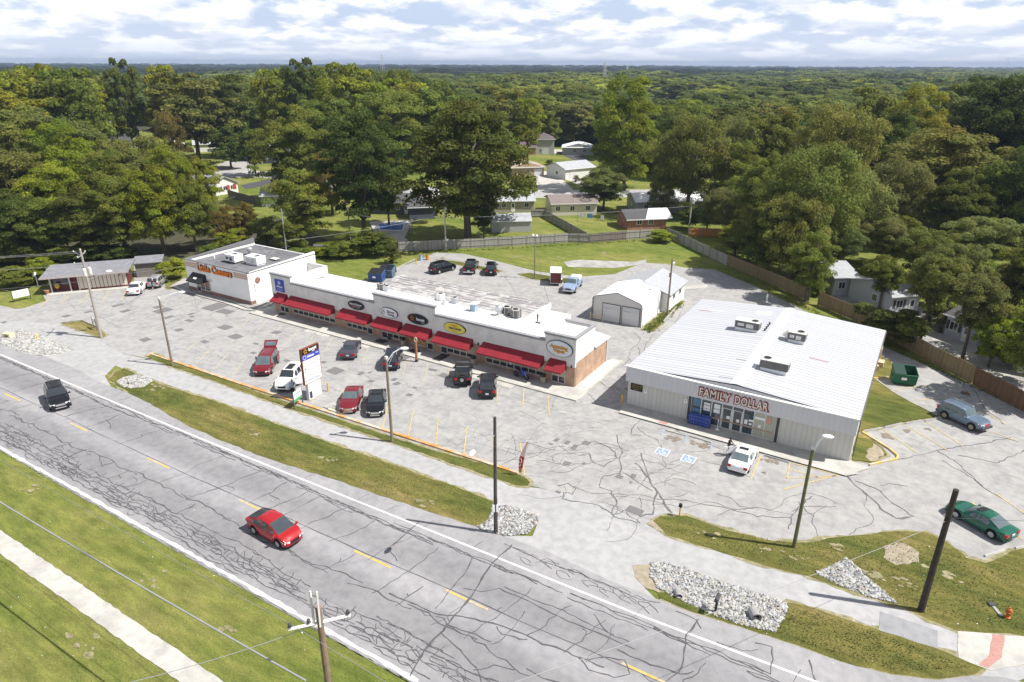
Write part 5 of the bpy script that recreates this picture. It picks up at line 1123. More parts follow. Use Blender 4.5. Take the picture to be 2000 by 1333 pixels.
place(make_car('suv', P_black, 'suv', rails=True, grille=M_chrome, gl=M_carglass, sunroof=(-1.5, .3)), -41.6, -29.6, -20, 'black sport utility car with chrome grille driving along the far lane of the main road', 'car', z=.035)
place(make_car('hatch', P_red, 'hatchback', gl=glass('mid_car_glass', (.05, .06, .07))), -7.35, -32.35, -3, 'bright red hatchback driving along the near lane of the main road', 'car', z=.035)
NF, NB = -56, 124
v_ = place(make_car('van', P_wine, 'minivan', open_hatch=True, gl=M_carglassl), -30.8, -13.3, NF + 2, 'wine red minivan with its tailgate raised, parked nose to the verge', 'minivan', G1)
b = MB(); b.box(-.75, .955, .42, .25, .97, 1.25); part(b, 'open_doorway', M_black, v_); b = MB(); b.box(-1.75, .99, .40, -.72, 1.03, 1.05); part(b, 'sliding_door', P_wine, v_)
v_ = place(make_car('suv', P_white, 'suv', sunroof=(-1.1, .25), gl=M_carglass), -25.6, -14.6, NF - 8, 'white sport utility car with black roof panel parked beside the tall sign, driver door open', 'car', G1)
b = MB(); b.add([(.80, .93, .35), (.80, .97, .35), (.15, 1.62, .35), (.12, 1.58, .35), (.80, .93, 1.12), (.80, .97, 1.12), (.15, 1.62, 1.12), (.12, 1.58, 1.12)], [(0, 3, 2, 1), (4, 5, 6, 7), (0, 1, 5, 4), (1, 2, 6, 5), (2, 3, 7, 6), (3, 0, 4, 7)]); part(b, 'open_door', P_white, v_)
place(make_car('sedan', P_wine, 'sedan', gl=M_carglassl, grille=M_chrome), -17.0, -14.6, NF, 'wine red sedan parked nose to the verge right of the tall sign', 'car', G1)
place(make_car('sedan', P_black, 'sedan', gl=M_carglass, grille=M_chrome, sunroof=(-.45, .15)), -14.45, -13.9, NF + 4, 'black sedan parked nose to the verge, right of the wine red sedan', 'car', G1)
place(make_car('sedan', P_grey, 'sedan', gl=M_carglass), -26.0, -5.3, NB, 'dark grey sedan parked nose to the shop walk, leftmost of the cars facing the shops', 'car', G1)
place(make_car('suv', P_navy, 'suv', gl=M_carglass, rails=True), -20.0, -5.0, NB, 'dark navy sport utility car facing the shops behind the lamp post', 'car', G1)
place(make_car('jeep', P_black, 'off_roader', spare=True, rim=M_rim), -10.95, -4.3, NB - 2, 'black boxy off-roader with roof rack and spare wheel on its tailgate', 'car', G1)
place(make_car('suv', P_black, 'suv', gl=M_carglass), -7.35, -5.1, NB - 2, 'black sport utility car facing the shops, right of the off-roader', 'car', G1)
v_ = place(make_car('coupe', P_white, 'coupe', sunroof=(-.35, .1), gl=glass('grey_car_glass', (.10, .13, .14)), tailw=.26), 18.35, -5.2, 91, 'white coupe with open driver door parked in front of the discount store', 'car')
b = MB(); b.add([(.62, .86, .35), (.62, .9, .35), (.05, 1.72, .35), (.0, 1.68, .35), (.62, .86, .98), (.62, .9, .98), (.05, 1.72, .98), (.0, 1.68, .98)], [(0, 3, 2, 1), (4, 5, 6, 7), (0, 1, 5, 4), (1, 2, 6, 5), (2, 3, 7, 6), (3, 0, 4, 7)]); part(b, 'open_door', P_white, v_)
place(make_car('coupe', P_green, 'coupe', sunroof=(-.2, .25), gl=glass('grey_car_glass')), 35.15, -4.75, 147, 'dark green coupe with sunroof parked by the wheel stops at the right edge', 'car')
place(make_car('wagon', P_steel, 'estate_suv', rails=True, rim=M_rimg, bumper=M_dark, grille=M_tail, gl=M_carglassl), 34.1, 12.6, -33, 'steel blue boxy off-road wagon with red grille and roof rails', 'car')
G2 = 'vehicles in the rear car park'
place(make_car('van', P_black, 'minivan'), -37.2, 27.1, 78, 'black minivan parked at the left of the rear car park', 'minivan', G2)
place(make_car('pickup', P_black, 'pickup_truck', bed='cover', bumper=M_chrome), -33.6, 29.9, 116, 'black pickup truck with covered bed between the minivan and a small off-road car', 'pickup truck', G2)
place(make_car('suv', P_black, 'suv', gl=M_carglass), -30.2, 30.7, 121, 'black sport utility car right of the black pickup in the rear car park', 'car', G2)
place(make_car('pickup', P_sky, 'pickup_truck', bed='box', bumper=M_chrome, gl=M_carglassl), -15.3, 29.9, -78, 'light blue pickup truck with rounded white bed cover near the metal garage', 'pickup truck', G2)
place(make_car('sedan', P_white, 'sedan', gl=M_carglass), *mid((262, 580), (277, 560)), 134, 'white sedan parked at the right end of the salon building', 'car')
place(make_car('wagon', P_silver, 'hatchback', gl=M_carglass), *mid((303, 567), (316, 548)), 128, 'silver hatchback in tree shade with a person standing behind it', 'car')
place(make_car('suv', P_navy, 'suv'), *at(38, 492), 60, 'dark car half hidden by trees on the side street at the far left', 'car')
place(make_car('pickup', P_white, 'pickup_truck', bed='cover'), *at(833, 388), 120, 'white pickup truck on the drive behind the pool house', 'pickup truck')
place(make_car('sedan', P_navy, 'sedan'), *at(548, 314), 20, 'dark sedan parked by the curve of the back street', 'car')
place(make_car('van', P_white, 'van'), *at(230, 248), 20, 'white van outside the farthest white house on the left', 'van')
# cargo trailer
t = empty('cargo_trailer', 'dark red enclosed cargo trailer with white roof in the rear car park', 'trailer', (*at(1085, 553), .02), R(118)); t.scale = (.95,) * 3
b = MB(); b.box(-1.8, -.85, .45, 1.5, .85, 2.15); b.prism([(1.5, -.85), (1.95, 0), (1.5, .85)], .45, 2.15); part(b, 'box_body', mat('trailer_red', (.17, .03, .03), .4, .1, 2), t)
b = MB(); b.box(-1.84, -.89, 2.15, 1.55, .89, 2.24); b.box(-.3, -.25, 2.24, .3, .25, 2.34); part(b, 'roof', M_wpl, t)
b = MB(); 
for y in (-.87, .81): b.box(-1.85, y, .45, -1.8, y + .06, 2.2)
b.box(-1.85, -.87, .42, -1.8, .87, .5); part(b, 'frame', M_metal, t)
b = MB(); b.box(-1.83, -.7, .55, -1.801, .7, 2.05); dr = part(b, 'rear_door', mat('trailer_red_dark', (.12, .025, .025), .4, .1, 2), t)
for sd in (-1, 1):
    b = MB(); b.tube((-.1, sd * .86, .32), (-.1, sd * 1.03, .32), .32, n=16); w_ = part(b, 'wheel', M_tyre, t); b = MB(); b.tube((-.1, sd * 1.03, .32), (-.1, sd * 1.04, .32), .17, n=12); part(b, 'rim', M_rim, w_)
    b = MB(); b.box(-.55, sd * .86, .66, .35, sd * 1.06, .74); part(b, 'mudguard', M_wpl, t)
b = MB(); b.tube((1.9, 0, .5), (2.9, 0, .5), .05); part(b, 'drawbar', M_dark, t)
# motorcycle on the walk
t = empty('motorcycle', 'blue and black sport motorcycle parked on the shop walk under the long awning', 'motorcycle', (-5.75, -1.05, .14), R(-8))
for x in (-.72, .72):
    b = MB(); n = 20
    for k in range(n):
        a0, a1 = 2*math.pi*k/n, 2*math.pi*(k+1)/n; b.tube((x + .27 * math.cos(a0), 0, .32 + .27 * math.sin(a0)), (x + .27 * math.cos(a1), 0, .32 + .27 * math.sin(a1)), .065, n=6)
    w_ = part(b, 'wheel', M_tyre, t); b = MB(); b.tube((x, -.04, .32), (x, .04, .32), .2, n=12); part(b, 'rim', M_dark, w_)
M_bblue = mat('bike_blue', (.01, .05, .42), .3, .1, 3, coat=.5)
b = MB(); b.lathe([(.02, -.35), (.16, -.25), (.19, 0), (.15, .2), (.03, .32)], 10); b.xf(Matrix.Translation((.38, 0, .68)) @ Matrix.Rotation(.5, 4, 'Y') @ Matrix.Diagonal((1.5, .85, 1, 1))); b.lathe([(.05, -.2), (.17, -.05), (.15, .15), (.04, .24)], 10, .12, 0, .85); part(b, 'fairing', M_bblue, t, smooth=True)
b = MB(); b.box(-.25, -.13, .3, .3, .13, .62); b.tube((.15, 0, .5), (-.72, 0, .32), .05); part(b, 'engine', M_dark, t)
b = MB(); b.add([(-.75, -.07, .92), (-.1, -.14, .78), (-.1, .14, .78), (-.75, .07, .92), (-.75, -.06, .98), (-.1, -.13, .86), (-.1, .13, .86), (-.75, .06, .98)], [(0, 3, 2, 1), (4, 5, 6, 7), (0, 1, 5, 4), (1, 2, 6, 5), (2, 3, 7, 6), (3, 0, 4, 7)]); part(b, 'seat', M_black, t)
b = MB(); b.tube((.72, .08, .32), (.5, .08, .95), .025); b.tube((.72, -.08, .32), (.5, -.08, .95), .025); part(b, 'fork', M_metal, t); b = MB(); b.tube((.45, -.33, .98), (.5, 0, .94), .02); b.tube((.45, .33, .98), (.5, 0, .94), .02); part(b, 'handlebar', M_black, t)

# ---- people: one skinned surface each
def person(joints, bones, radii, label, loc, rz, shirt, trousers, skin, hair, zsh=(.85, 1.42), zleg=(.1, .9), sleeve=.28, shoes=(.03, .03, .035)):
    me = bpy.data.meshes.new('person'); names = list(joints); me.from_pydata([joints[k] for k in names], [(names.index(a), names.index(b_)) for a, b_ in bones], [])
    tmp = bpy.data.objects.new('tmp_person', me); C.objects.link(tmp)
    md = tmp.modifiers.new('s', 'SKIN'); md.use_smooth_shade = True
    if not me.skin_vertices: bpy.context.view_layer.update()
    for i, k in enumerate(names):
        sv = me.skin_vertices[0].data[i]; r = radii[k]; sv.radius = r if isinstance(r, tuple) else (r, r); sv.use_root = (k == 'pelvis')
    sb = tmp.modifiers.new('u', 'SUBSURF'); sb.levels = 1; sb.render_levels = 1
    dg = bpy.context.evaluated_depsgraph_get(); em = bpy.data.meshes.new_from_object(tmp.evaluated_get(dg)); bpy.data.objects.remove(tmp)
    em.name = 'person'; em.materials.clear()
    for m_ in (skin, shirt, trousers, mat('shoe', shoes, .7)): em.materials.append(m_)
    for p in em.polygons:
        c = p.center; p.use_smooth = True
        p.material_index = 3 if c.z < .09 else (2 if zleg[0] < c.z < zleg[1] and abs(c.y) < .26 else (1 if zsh[0] <= c.z < zsh[1] and abs(c.y) < sleeve else 0))
    o = bpy.data.objects.new('person', em); C.objects.link(o); o.location = loc; o.rotation_euler.z = rz; tag(o, label, 'person')
    h = joints['head']
    b = MB(); b.lathe([(.03, -.02), (.088, .0), (.100, .045), (.085, .09), (.03, .118)], 12, h[0] - .012, h[1], h[2]); part(b, 'hair', hair, o, smooth=True)
    return o
def biped(bend=0., arm_l=None, arm_r=None, stride=.0, k=1.0):
    J = dict(pelvis=(0, 0, .95), belly=(bend * .1, 0, 1.10), chest=(bend * .35, 0, 1.30), neck=(bend * .5, 0, 1.48), head=(bend * .62 + .01, 0, 1.60), crown=(bend * .68 + .01, 0, 1.70), face=(bend * .62 + .06, 0, 1.60),
             hipl=(0, .10, .90), kneel=(.03 + stride * .5, .11, .50), anklel=(stride, .11, .08), toel=(stride + .15, .12, .035), hipr=(0, -.10, .90), kneer=(.03 - stride * .3, -.11, .50), ankler=(-stride, -.11, .08), toer=(-stride + .15, -.12, .035),
             shl=(bend * .4, .18, 1.40), elbl=(bend * .5, .25, 1.13), wrl=(bend * .5 + .1, .26, .88), shr=(bend * .4, -.18, 1.40), elbr=(bend * .5, -.25, 1.13), wrr=(bend * .5 + .1, -.26, .88))
    if arm_l: J['elbl'], J['wrl'] = arm_l
    if arm_r: J['elbr'], J['wrr'] = arm_r
    Rd = dict(pelvis=(.13, .11), belly=(.125, .10), chest=(.15, .11), neck=.055, head=.085, crown=.06, face=.07, hipl=.085, kneel=.058, anklel=.04, toel=.035, hipr=.085, kneer=.058, ankler=.04, toer=.035, shl=.06, elbl=.042, wrl=.03, shr=.06, elbr=.042, wrr=.03)
    B = [('pelvis', 'belly'), ('belly', 'chest'), ('chest', 'neck'), ('neck', 'head'), ('head', 'crown'), ('head', 'face'), ('pelvis', 'hipl'), ('hipl', 'kneel'), ('kneel', 'anklel'), ('anklel', 'toel'), ('pelvis', 'hipr'), ('hipr', 'kneer'), ('kneer', 'ankler'), ('ankler', 'toer'), ('chest', 'shl'), ('shl', 'elbl'), ('elbl', 'wrl'), ('chest', 'shr'), ('shr', 'elbr'), ('elbr', 'wrr')]
    for sd, w in (('l', 'wrl'), ('r', 'wrr')):
        x, y, z = J[w]; e = J['elb' + sd]; d = Vector((x - e[0], y - e[1], z - e[2])).normalized(); s_ = 1 if sd == 'l' else -1
        palm = Vector((x, y, z)) + d * .07; J['palm' + sd] = tuple(palm); Rd['palm' + sd] = (.034, .018); B.append((w, 'palm' + sd))
        up = Vector((0, 0, 1)) if abs(d.z) < .7 else Vector((1, 0, 0)); side = d.cross(up).normalized()
        for k_, (o_, l_) in enumerate(((-.026, .075), (-.009, .088), (.009, .082), (.026, .066))):
            kn = palm + side * o_ + d * .035; J[f'kn{k_}{sd}'] = tuple(kn); J[f'ti{k_}{sd}'] = tuple(kn + d * l_ * .8 - up * .02)
            Rd[f'kn{k_}{sd}'] = .0095; Rd[f'ti{k_}{sd}'] = .008; B += [('palm' + sd, f'kn{k_}{sd}'), (f'kn{k_}{sd}', f'ti{k_}{sd}')]
        th = palm + side * -.045 * s_ ; J['th' + sd] = tuple(th); J['tt' + sd] = tuple(th + d * .05 - side * .012 * s_); Rd['th' + sd] = .011; Rd['tt' + sd] = .009; B += [('palm' + sd, 'th' + sd), ('th' + sd, 'tt' + sd)]
    return J, B, Rd
SK1 = mat('skin_brown', (.16, .085, .055), .6, .05, 3); SK2 = mat('skin_fair', (.48, .29, .20), .6, .05, 3)
HA = mat('hair_dark', (.02, .015, .012), .7, .2, 8)
J, B, Rd = biped(.3, arm_l=((.25, .26, 1.22), (.45, .2, 1.15)), arm_r=((.25, -.26, 1.22), (.45, -.2, 1.15)), stride=.05)
person(J, B, Rd, 'person in a dark top and dark shorts bending towards the rear of the silver hatchback', (*at(299, 567), .02), R(60), mat('shirt_dark', (.03, .03, .04), .9, .1, 4), mat('shorts_black', (.025, .025, .03), .9), SK2, mat('white_cap', (.75, .75, .75), .8), zleg=(.45, .9))
J, B, Rd = biped(.15, arm_l=((.12, .26, 1.15), (.35, .22, 1.1)), stride=.08)
person(J, B, Rd, 'person in dark clothes stepping out at the open door of the white coupe', (*at(1421, 889), .02), R(-20), mat('shirt_dark', (.03, .03, .04), .9, .1, 4), mat('trousers_dark', (.03, .03, .035), .9), SK1, HA)
J, B, Rd = biped(.25, arm_r=((.2, -.25, 1.2), (.42, -.15, 1.18)), stride=.06)
person(J, B, Rd, 'person in a pale blue shirt leaning in at the white car beside the tall sign', (*at(572, 773), .02), R(120), mat('shirt_blue', (.34, .42, .58), .9, .1, 4), mat('trousers_dark', (.03, .03, .035), .9), SK2, HA)
# ---------------------------------------------------------------- poles, lamps, wires
def hat(base, v, u=None):
    """height of the photo row v above a point of the ground"""
    cx_, cy_ = _ray(*base)[0:2]; t = CAM_H / -_ray(*base)[2]; fwd = cy_ * t
    r = _ray(base[0] if u is None else u, v); return CAM_H + r[2] * fwd / r[1]
def pole(base, ztop, label, m=M_wood, r0=.15, r1=.10, name='utility_pole', cat='utility pole', group=None, z0=.0):
    t = empty(name, label, cat, (*at(*base), z0), group=group)
    b = MB(); b.tube((0, 0, 0), (0, 0, ztop), r0, r1, 10); part(b, 'pole', m, t); return t
M_lampg = mat('lamp_lens', (.80, .80, .80), .3, .03, 3)
def lamp(base, ztop, head, zhead, label, m=M_wood, zarm=None):
    t = pole(base, ztop, label, m, .13, .10, 'street_lamp', 'street lamp'); x0, y0 = at(*base); hx, hy = at(*head, zhead); dx, dy = hx - x0, hy - y0
    l = math.hypot(dx, dy); k = min(1, 2.6 / l); dx *= k; dy *= k; za = zarm if zarm is not None else ztop - .3
    b = MB(); b.path([(0, 0, za), (dx * .4, dy * .4, za + (zhead - za) * .7), (dx * .8, dy * .8, zhead)], .05); b.tube((0, 0, za - .6), (dx * .4, dy * .4, za + (zhead - za) * .6), .015); part(b, 'arm', M_wpl, t)
    b = MB(); b.lathe([(.03, -.36), (.13, -.25), (.17, 0), (.16, .2), (.06, .38)], 10); a = math.atan2(dy, dx)
    b.xf(Matrix.Translation((dx, dy, zhead)) @ Matrix.Rotation(a, 4, 'Z') @ Matrix.Rotation(math.pi / 2, 4, 'Y') @ Matrix.Diagonal((.75, 1.3, 1.0, 1))); part(b, 'lamp_head', M_lampg, t, smooth=True)
    b = MB(); b.cbox(0, 0, ztop, .22, .22, .25); part(b, 'photocell', M_unit, t); return t
lamp((337, 715), 7.73, (354, 571), 8.4, 'street lamp with wooden pole at the left end of the kerbed grass strip')
lamp((766, 864), 8.0, (789, 681), 8.9, 'street lamp standing on the grass strip in front of the black sedan')
lamp((1550, 1070), 7.86, (1616, 853), 8.9, 'street lamp with greenish pole on the grass in front of the discount store', mat('mossy_pole', (.12, .125, .06), .85, .25, 2.5))
t = pole((198, 660), 10.9, 'tall grey utility pole carrying three transformers near the salon building', mat('grey_pole', (.34, .31, .28), .85, .15, 2.5), .17, .11)
b = MB(); b.tube((-.9, .9, 10.3), (.9, -.9, 10.3), .05); b.tube((-1.0, -.3, 10.6), (0, 0, 10.2), .03); b.tube((0, 0, 9.2), (-1.0, -.5, 9.2), .04); part(b, 'crossarm', M_metal, t)
for k, (x, y) in enumerate(((-.42, .1), (.22, .40), (.35, -.28))): b = MB(); b.lathe([(.19, 0), (.21, .1), (.21, .8), (.17, .88), (.05, .95)], 12, x, y, 7.9); tr = part(b, 'transformer', M_unit, t); b = MB(); b.tube((x, y, 8.85), (x, y, 9.1), .03); part(b, 'insulator', M_unitg, tr)
b = MB(); 
for x, y, z in ((-.9, .9, 10.35), (.9, -.9, 10.35), (-1.0, -.3, 10.6), (0, 0, 10.9), (-1.0, -.5, 9.25)): b.lathe([(.06, 0), (.09, .08), (.05, .16)], 8, x, y, z)
part(b, 'insulator', M_unit, t)
hx, hy = at(213, 531, 8.0); x0, y0 = at(198, 660); b = MB(); b.path([(0, 0, 7.3), ((hx - x0) * .9, (hy - y0) * .9, 8.0)], .03); part(b, 'arm', M_metal, t); b = MB(); b.lathe([(.04, -.35), (.15, -.2), (.16, .15), (.05, .35)], 10); b.xf(Matrix.Translation((hx - x0, hy - y0, 8.05)) @ Matrix.Rotation(math.atan2(hy - y0, hx - x0), 4, 'Z') @ Matrix.Rotation(math.pi / 2, 4, 'Y')); part(b, 'lamp_head', M_lampg, t, smooth=True)
t = pole((968, 1042), 9.36, 'slim dark utility pole in the stones beside the driveway, with a lamp arm', mat('dark_pole', (.075, .065, .06), .8, .3, 2.5), .14, .10)
hx, hy = at(922, 886, 8.6); x0, y0 = at(968, 1042); d_ = math.hypot(hx - x0, hy - y0)
b = MB(); b.path([(0, 0, 8.0), ((hx - x0) * .85, (hy - y0) * .85, 8.6)], .035); part(b, 'arm', M_metal, t); b = MB(); b.lathe([(.04, -.38), (.15, -.2), (.17, .15), (.05, .38)], 10); b.xf(Matrix.Translation((hx - x0, hy - y0, 8.62)) @ Matrix.Rotation(math.atan2(hy - y0, hx - x0), 4, 'Z') @ Matrix.Rotation(math.pi / 2, 4, 'Y')); part(b, 'lamp_head', M_lampg, t, smooth=True)
b = MB(); b.box(-.02, -.22, 1.9, .12, .2, 2.5); b.xf(Matrix.Rotation(-.9, 4, 'Z')); part(b, 'notice_plate', M_signw, t); b = MB(); b.tube((.16, 0, 0), (.13, 0, 3), .03); part(b, 'conduit', M_unitg, t)
t = pole((1798, 1194), 8.81, 'thick black tarred utility pole on the grass at the right', M_woodd, .20, .15)
b = MB(); b.lathe([(.05, 0), (.08, .1), (.04, .2)], 8, -.2, 0, 6.9); part(b, 'insulator', M_unit, t)
# foreground pole
NX, NY = at(622, 1190, 10.0)
t = empty('utility_pole', 'weathered pole with white crossarm rising beside the road at the bottom edge', 'utility pole', (NX, NY, 0))
b = MB(); b.tube((0, 0, 0), (0, 0, 10.1), .19, .13, 12); part(b, 'pole', mat('brown_pole', (.22, .16, .12), .85, .25, 2.5, bump=.01), t)
M_arm = mat('white_fibreglass', (.66, .65, .62), .6, .1, 4); ca = math.radians(50)
def boxbeam(b, p, q, w):
    p, q = Vector(p), Vector(q); b.tube(p, q, w, w, 4)
b = MB(); boxbeam(b, (-1.28 * math.cos(ca), -1.28 * math.sin(ca), 9.3), (1.25 * math.cos(ca), 1.25 * math.sin(ca), 9.3), .085); part(b, 'crossarm', M_arm, t)
b = MB(); boxbeam(b, (-.13, -.22, 9.2), (-.25, -.1, 10.9), .05); part(b, 'brace', M_arm, t); b = MB(); boxbeam(b, (.12, -.12, 9.2), (.1, -.05, 11.0), .05); part(b, 'brace', M_arm, t)
b = MB()
for k in (-1.2, -.45, 1.15): b.lathe([(.05, 0), (.10, .05), (.05, .12), (.09, .17), (.03, .24)], 8, k * math.cos(ca), k * math.sin(ca), 9.38)
part(b, 'insulator', M_dark, t)
M_wire = mat('bare_wire', (.30, .30, .31), .5, .05, 3, metal=.3); M_wired = mat('dark_wire', (.05, .05, .05), .6, .05, 3)
def wire(p, q, r, label, sag=.4, m=M_wire, name='overhead_wire', group=None, n=10):
    b = MB(); p, q = Vector(p), Vector(q); pts = []
    for i in range(n + 1): k = i / n; v = p.lerp(q, k); v.z -= sag * 4 * k * (1 - k); pts.append(v)
    b.path(pts, r, 5); o = b.build(name, m); tag(o, label, 'overhead wire', group); return o
e0 = (NX - 1.2 * math.cos(ca), NY - 1.2 * math.sin(ca), 9.6); e1 = (NX - .45 * math.cos(ca), NY - .45 * math.sin(ca), 9.6); e2 = (NX + 1.15 * math.cos(ca), NY + 1.15 * math.sin(ca), 9.6)
G3 = 'thin overhead lines along the road'
wire((e0[0] - 46, e0[1] + .2, 9.9), e0, .012, 'thin bare line over the near verge, lowest of three left of the foreground pole', .5, group=G3)
wire((e1[0] - 46, e1[1] + .3, 9.9), e1, .012, 'thin bare line over the near verge, middle one left of the foreground pole', .5, group=G3)
wire((e2[0] - 48, e2[1] + .3, 9.9), e2, .012, 'thin bare line over the near verge, uppermost one left of the foreground pole', .5, group=G3)
wire(e0, (e0[0] + 26, e0[1], 9.6), .012, 'thin bare line leaving the foreground pole to the lower right, left end of the crossarm', .3, group=G3)
wire(e2, (e2[0] + 26, e2[1], 9.6), .012, 'thin bare line leaving the foreground pole to the lower right, right end of the crossarm', .3, group=G3)
wire((-40, -44.6, 7.3), (NX + .1, NY - 1.2, 7.2), .045, 'thick grey bundled cable along the near pavement', .5, mat('cable_grey', (.30, .30, .31), .6, .1, 3), 'cable')
wire((NX - .3, NY, 9.0), (*at(205, 1345, 9.0), 9.0), .015, 'thin line crossing the near lawn towards the lower left', .2)
wire((*at(985, 1340, 9.0), 9.0), (*at(1798, 1194), 6.7), .014, 'pale service cable crossing the road to the thick black pole', .3, M_wire)
wire((*at(1798, 1194), 6.9), (*at(1798, 1194), 6.9) if 0 else (52, -5, 7.2), .012, 'dark wire from the black pole out to the right edge', .3, M_wired)
x0, y0 = at(198, 660)
for dz, dy, lab in ((10.6, 0, 'upper'), (10.3, .8, 'middle'), (9.25, -.5, 'lower')): wire((x0 - .9 * (dz != 9.25), y0 + dy, dz), (x0 - 30, y0 - 24 + dy * 2, dz + .1), .022, f'{lab} of three bare lines running left from the transformer pole', .5)
wire((x0, y0, 7.2), (x0 - 26, y0 - 14, 4.3), .015, 'low guy wire running left from the transformer pole', .2)
wire((x0, y0, 7.6), (-50, 8, 6.5), .012, 'faint service wire from the transformer pole to behind the pizza shop', .5)
# rear poles
def hp(base, v): return hat(base, v)
tA = pole((871, 490), hp((871, 490), 392), 'grey utility pole with one transformer at the long back fence', mat('pale_pole', (.42, .40, .37), .85, .15, 2.5), .16, .11)
b = MB(); b.lathe([(.24, 0), (.26, .8), (.1, .95)], 12, .35, 0, 7.4); part(b, 'transformer', M_unit, tA); b = MB(); b.tube((0, 0, 7.2), (0, -.3, 7.2), .03); b.lathe([(.1, 0), (.3, .05), (.3, .35), (.1, .4)], 12, .35, -.1, 1.8); part(b, 'meter', M_unit, tA)
tB = pole((686, 486), hp((686, 486), 405), 'brown utility pole wrapped in climbing leaves left of the back fence', M_wood)
tC = pole((1345, 455), hp((1345, 455), 385), 'tilted-looking utility pole beside the corner of the grey back fence', mat('pale_pole', (.42, .40, .37)), .16, .11); b = MB(); b.lathe([(.24, 0), (.26, .8), (.1, .95)], 12, .32, 0, 5.8); part(b, 'transformer', M_unit, tC)
tD = pole((561, 503), hp((561, 503), 408), 'slim silver pole behind the pizza shop', M_metal, .12, .09)
tE = pole((1303, 615), hp((1303, 615), 505), 'brown wooden pole beside the white metal garage', M_wood, .14, .10); b = MB(); b.lathe([(.05, 0), (.16, .1), (.16, .3), (.05, .36)], 10, .3, -.2, 7.0); part(b, 'lamp_head', M_lampg, tE, smooth=True)
tF = pole((1044, 545), hp((1044, 545), 463), 'thin pole with twin floodlights in the rear car park', M_wood, .10, .07, 'floodlight_pole', 'lamp post')
for sx in (-.3, .35): b = MB(); b.lathe([(.05, 0), (.17, .08), (.17, .3), (.05, .34)], 10, sx, -.15, 6.7); part(b, 'floodlight', M_lampg, tF, smooth=True)
b = MB(); b.tube((-.3, -.1, 6.75), (.35, -.1, 6.75), .03); part(b, 'bracket', M_metal, tF)
pa, pb_, pc = at(871, 490), at(686, 486), at(1345, 455)
wire((*pb_, 6.3), (*pa, 6.0), .03, 'pale cable between the leaf-wrapped pole and the transformer pole at the back fence', .6); wire((*pa, 6.0), (*pc, 5.3), .035, 'pale cable along the back fence, lower of two', .5); wire((*pa, 8.0), (*pc, 6.6), .02, 'thin line along the back fence, upper of two', .6, M_wired)
wire((*pa, 6.5), (*at(560, 470, 5), 5), .015, 'thin service wire from the transformer pole towards the pizza shop', .4)
wire((-10.0, 12.6, 4.0), (*at(1044, 545), 6.6), .02, 'loose wire from the rear roof corner up to the floodlight pole', 1.0, M_wired)
for i, (u, v, h_) in enumerate(((1044, 384, 4.2), (860, 385, 4.2), (487, 346, 4.5), (1110, 300, 3.0))):
    t = pole((u, v), h_, ['black post light beside the street above the brown-roofed house', 'black post light beside the street left of the large oak', 'black post light on the verge of the curved street', 'small dark post by the far driveways'][i], M_dark, .06, .05, 'post_light', 'lamp post'); b = MB(); b.lathe([(.1, 0), (.2, .1), (.15, .4), (.03, .5)], 8, 0, 0, h_); part(b, 'lantern', M_dark, t)
# lattice pylons far off
def lattice(u, v, vt, label):
    x, y = at(u, v); t = empty('lattice_tower', label, 'transmission tower', (x, y, 0)); h = hat((u, v), vt); w = h * .09; b = MB()
    for sx in (-1, 1):
        for sy in (-1, 1): b.tube((sx * w, sy * w, 0), (sx * w * .15, sy * w * .15, h), .22, .16, 4)
    for k in range(9):
        z0, z1 = h * k / 9, h * (k + 1) / 9; a0, a1 = w * (1 - .85 * k / 9), w * (1 - .85 * (k + 1) / 9)
        for s_ in (-1, 1): b.tube((s_ * a0, -a0, z0), (-s_ * a1, -a1, z1), .1, n=4); b.tube((s_ * a0, a0, z0), (-s_ * a1, a1, z1), .1, n=4)
    part(b, 'frame', M_unit, t); b = MB()
    for z in (.72, .84, .95): b.tube((-w * 1.3, 0, h * z), (w * 1.3, 0, h * z), .14, n=4)
    part(b, 'crossarm', M_unit, t); return t
lattice(748, 152, 106, 'grey lattice transmission tower on the skyline behind the left wood'); lattice(1179, 178, 122, 'lattice transmission tower right of the bright green tree, nearest of the two'); lattice(1223, 170, 128, 'fainter lattice transmission tower further right')
for k in range(3): wire((*at(748, 152), 22 - k * 4), (*at(1179, 178), 20 - k * 4), .12, ('top', 'middle', 'bottom')[k] + ' of three power lines strung between the lattice towers', 3, M_unit)
lattice(1962, 140, 112, 'thin lattice mast on the skyline at the far right')

# ---------------------------------------------------------------- signs
ps = empty('pylon_sign', 'tall pylon sign of stacked white panels under a black one, between parked cars', 'sign', (*mid((603, 785), (626, 768)), 0)); ps.scale = (.5, .84, .93)
b = MB(); b.box(-.34, -.98, 0, .34, .98, 1.9); part(b, 'base', mat('sign_base_white', (.60, .59, .60), .7, .06, 2), ps)
M_sbrn = mat('sign_brown', (.20, .055, .028), .5, .1, 2)
b = MB(); b.box(-.26, -1.35, 1.9, .26, 1.35, 5.95); part(b, 'cabinet', M_sbrn, ps)
b = MB(); b.box(.341, -.9, .12, .36, .92, 1.88); lp = part(b, 'lower_panel', M_signw, ps)
b = MB(); b.box(.362, -.85, .2, .366, -.45, 1.0); part(b, 'photo_patch', M_ink, lp)
b = MB(); b.box(.36, -.95, .02, .38, .95, .12); part(b, 'plinth', M_yelw, ps)
def ftext(s_, size, m_, par, x, y, z, bold=.008, sx=1.0, rot=math.pi / 2, align='CENTER'):
    return text(s_, size, m_, par, (x, y, z), depth=.008, bold=bold, sx=sx, rz=rot, align=align)
zs = [5.92, 5.27, 4.65, 4.05, 3.38, 2.68, 1.95]; pans = []
for k in range(6):
    b = MB(); b.box(.261, -1.28, zs[k + 1] + .03, .285, 1.28, zs[k] - .03); pans.append(part(b, 'panel', [M_signk, M_sblue, M_signw, M_signw, M_signw, M_signw][k], ps))
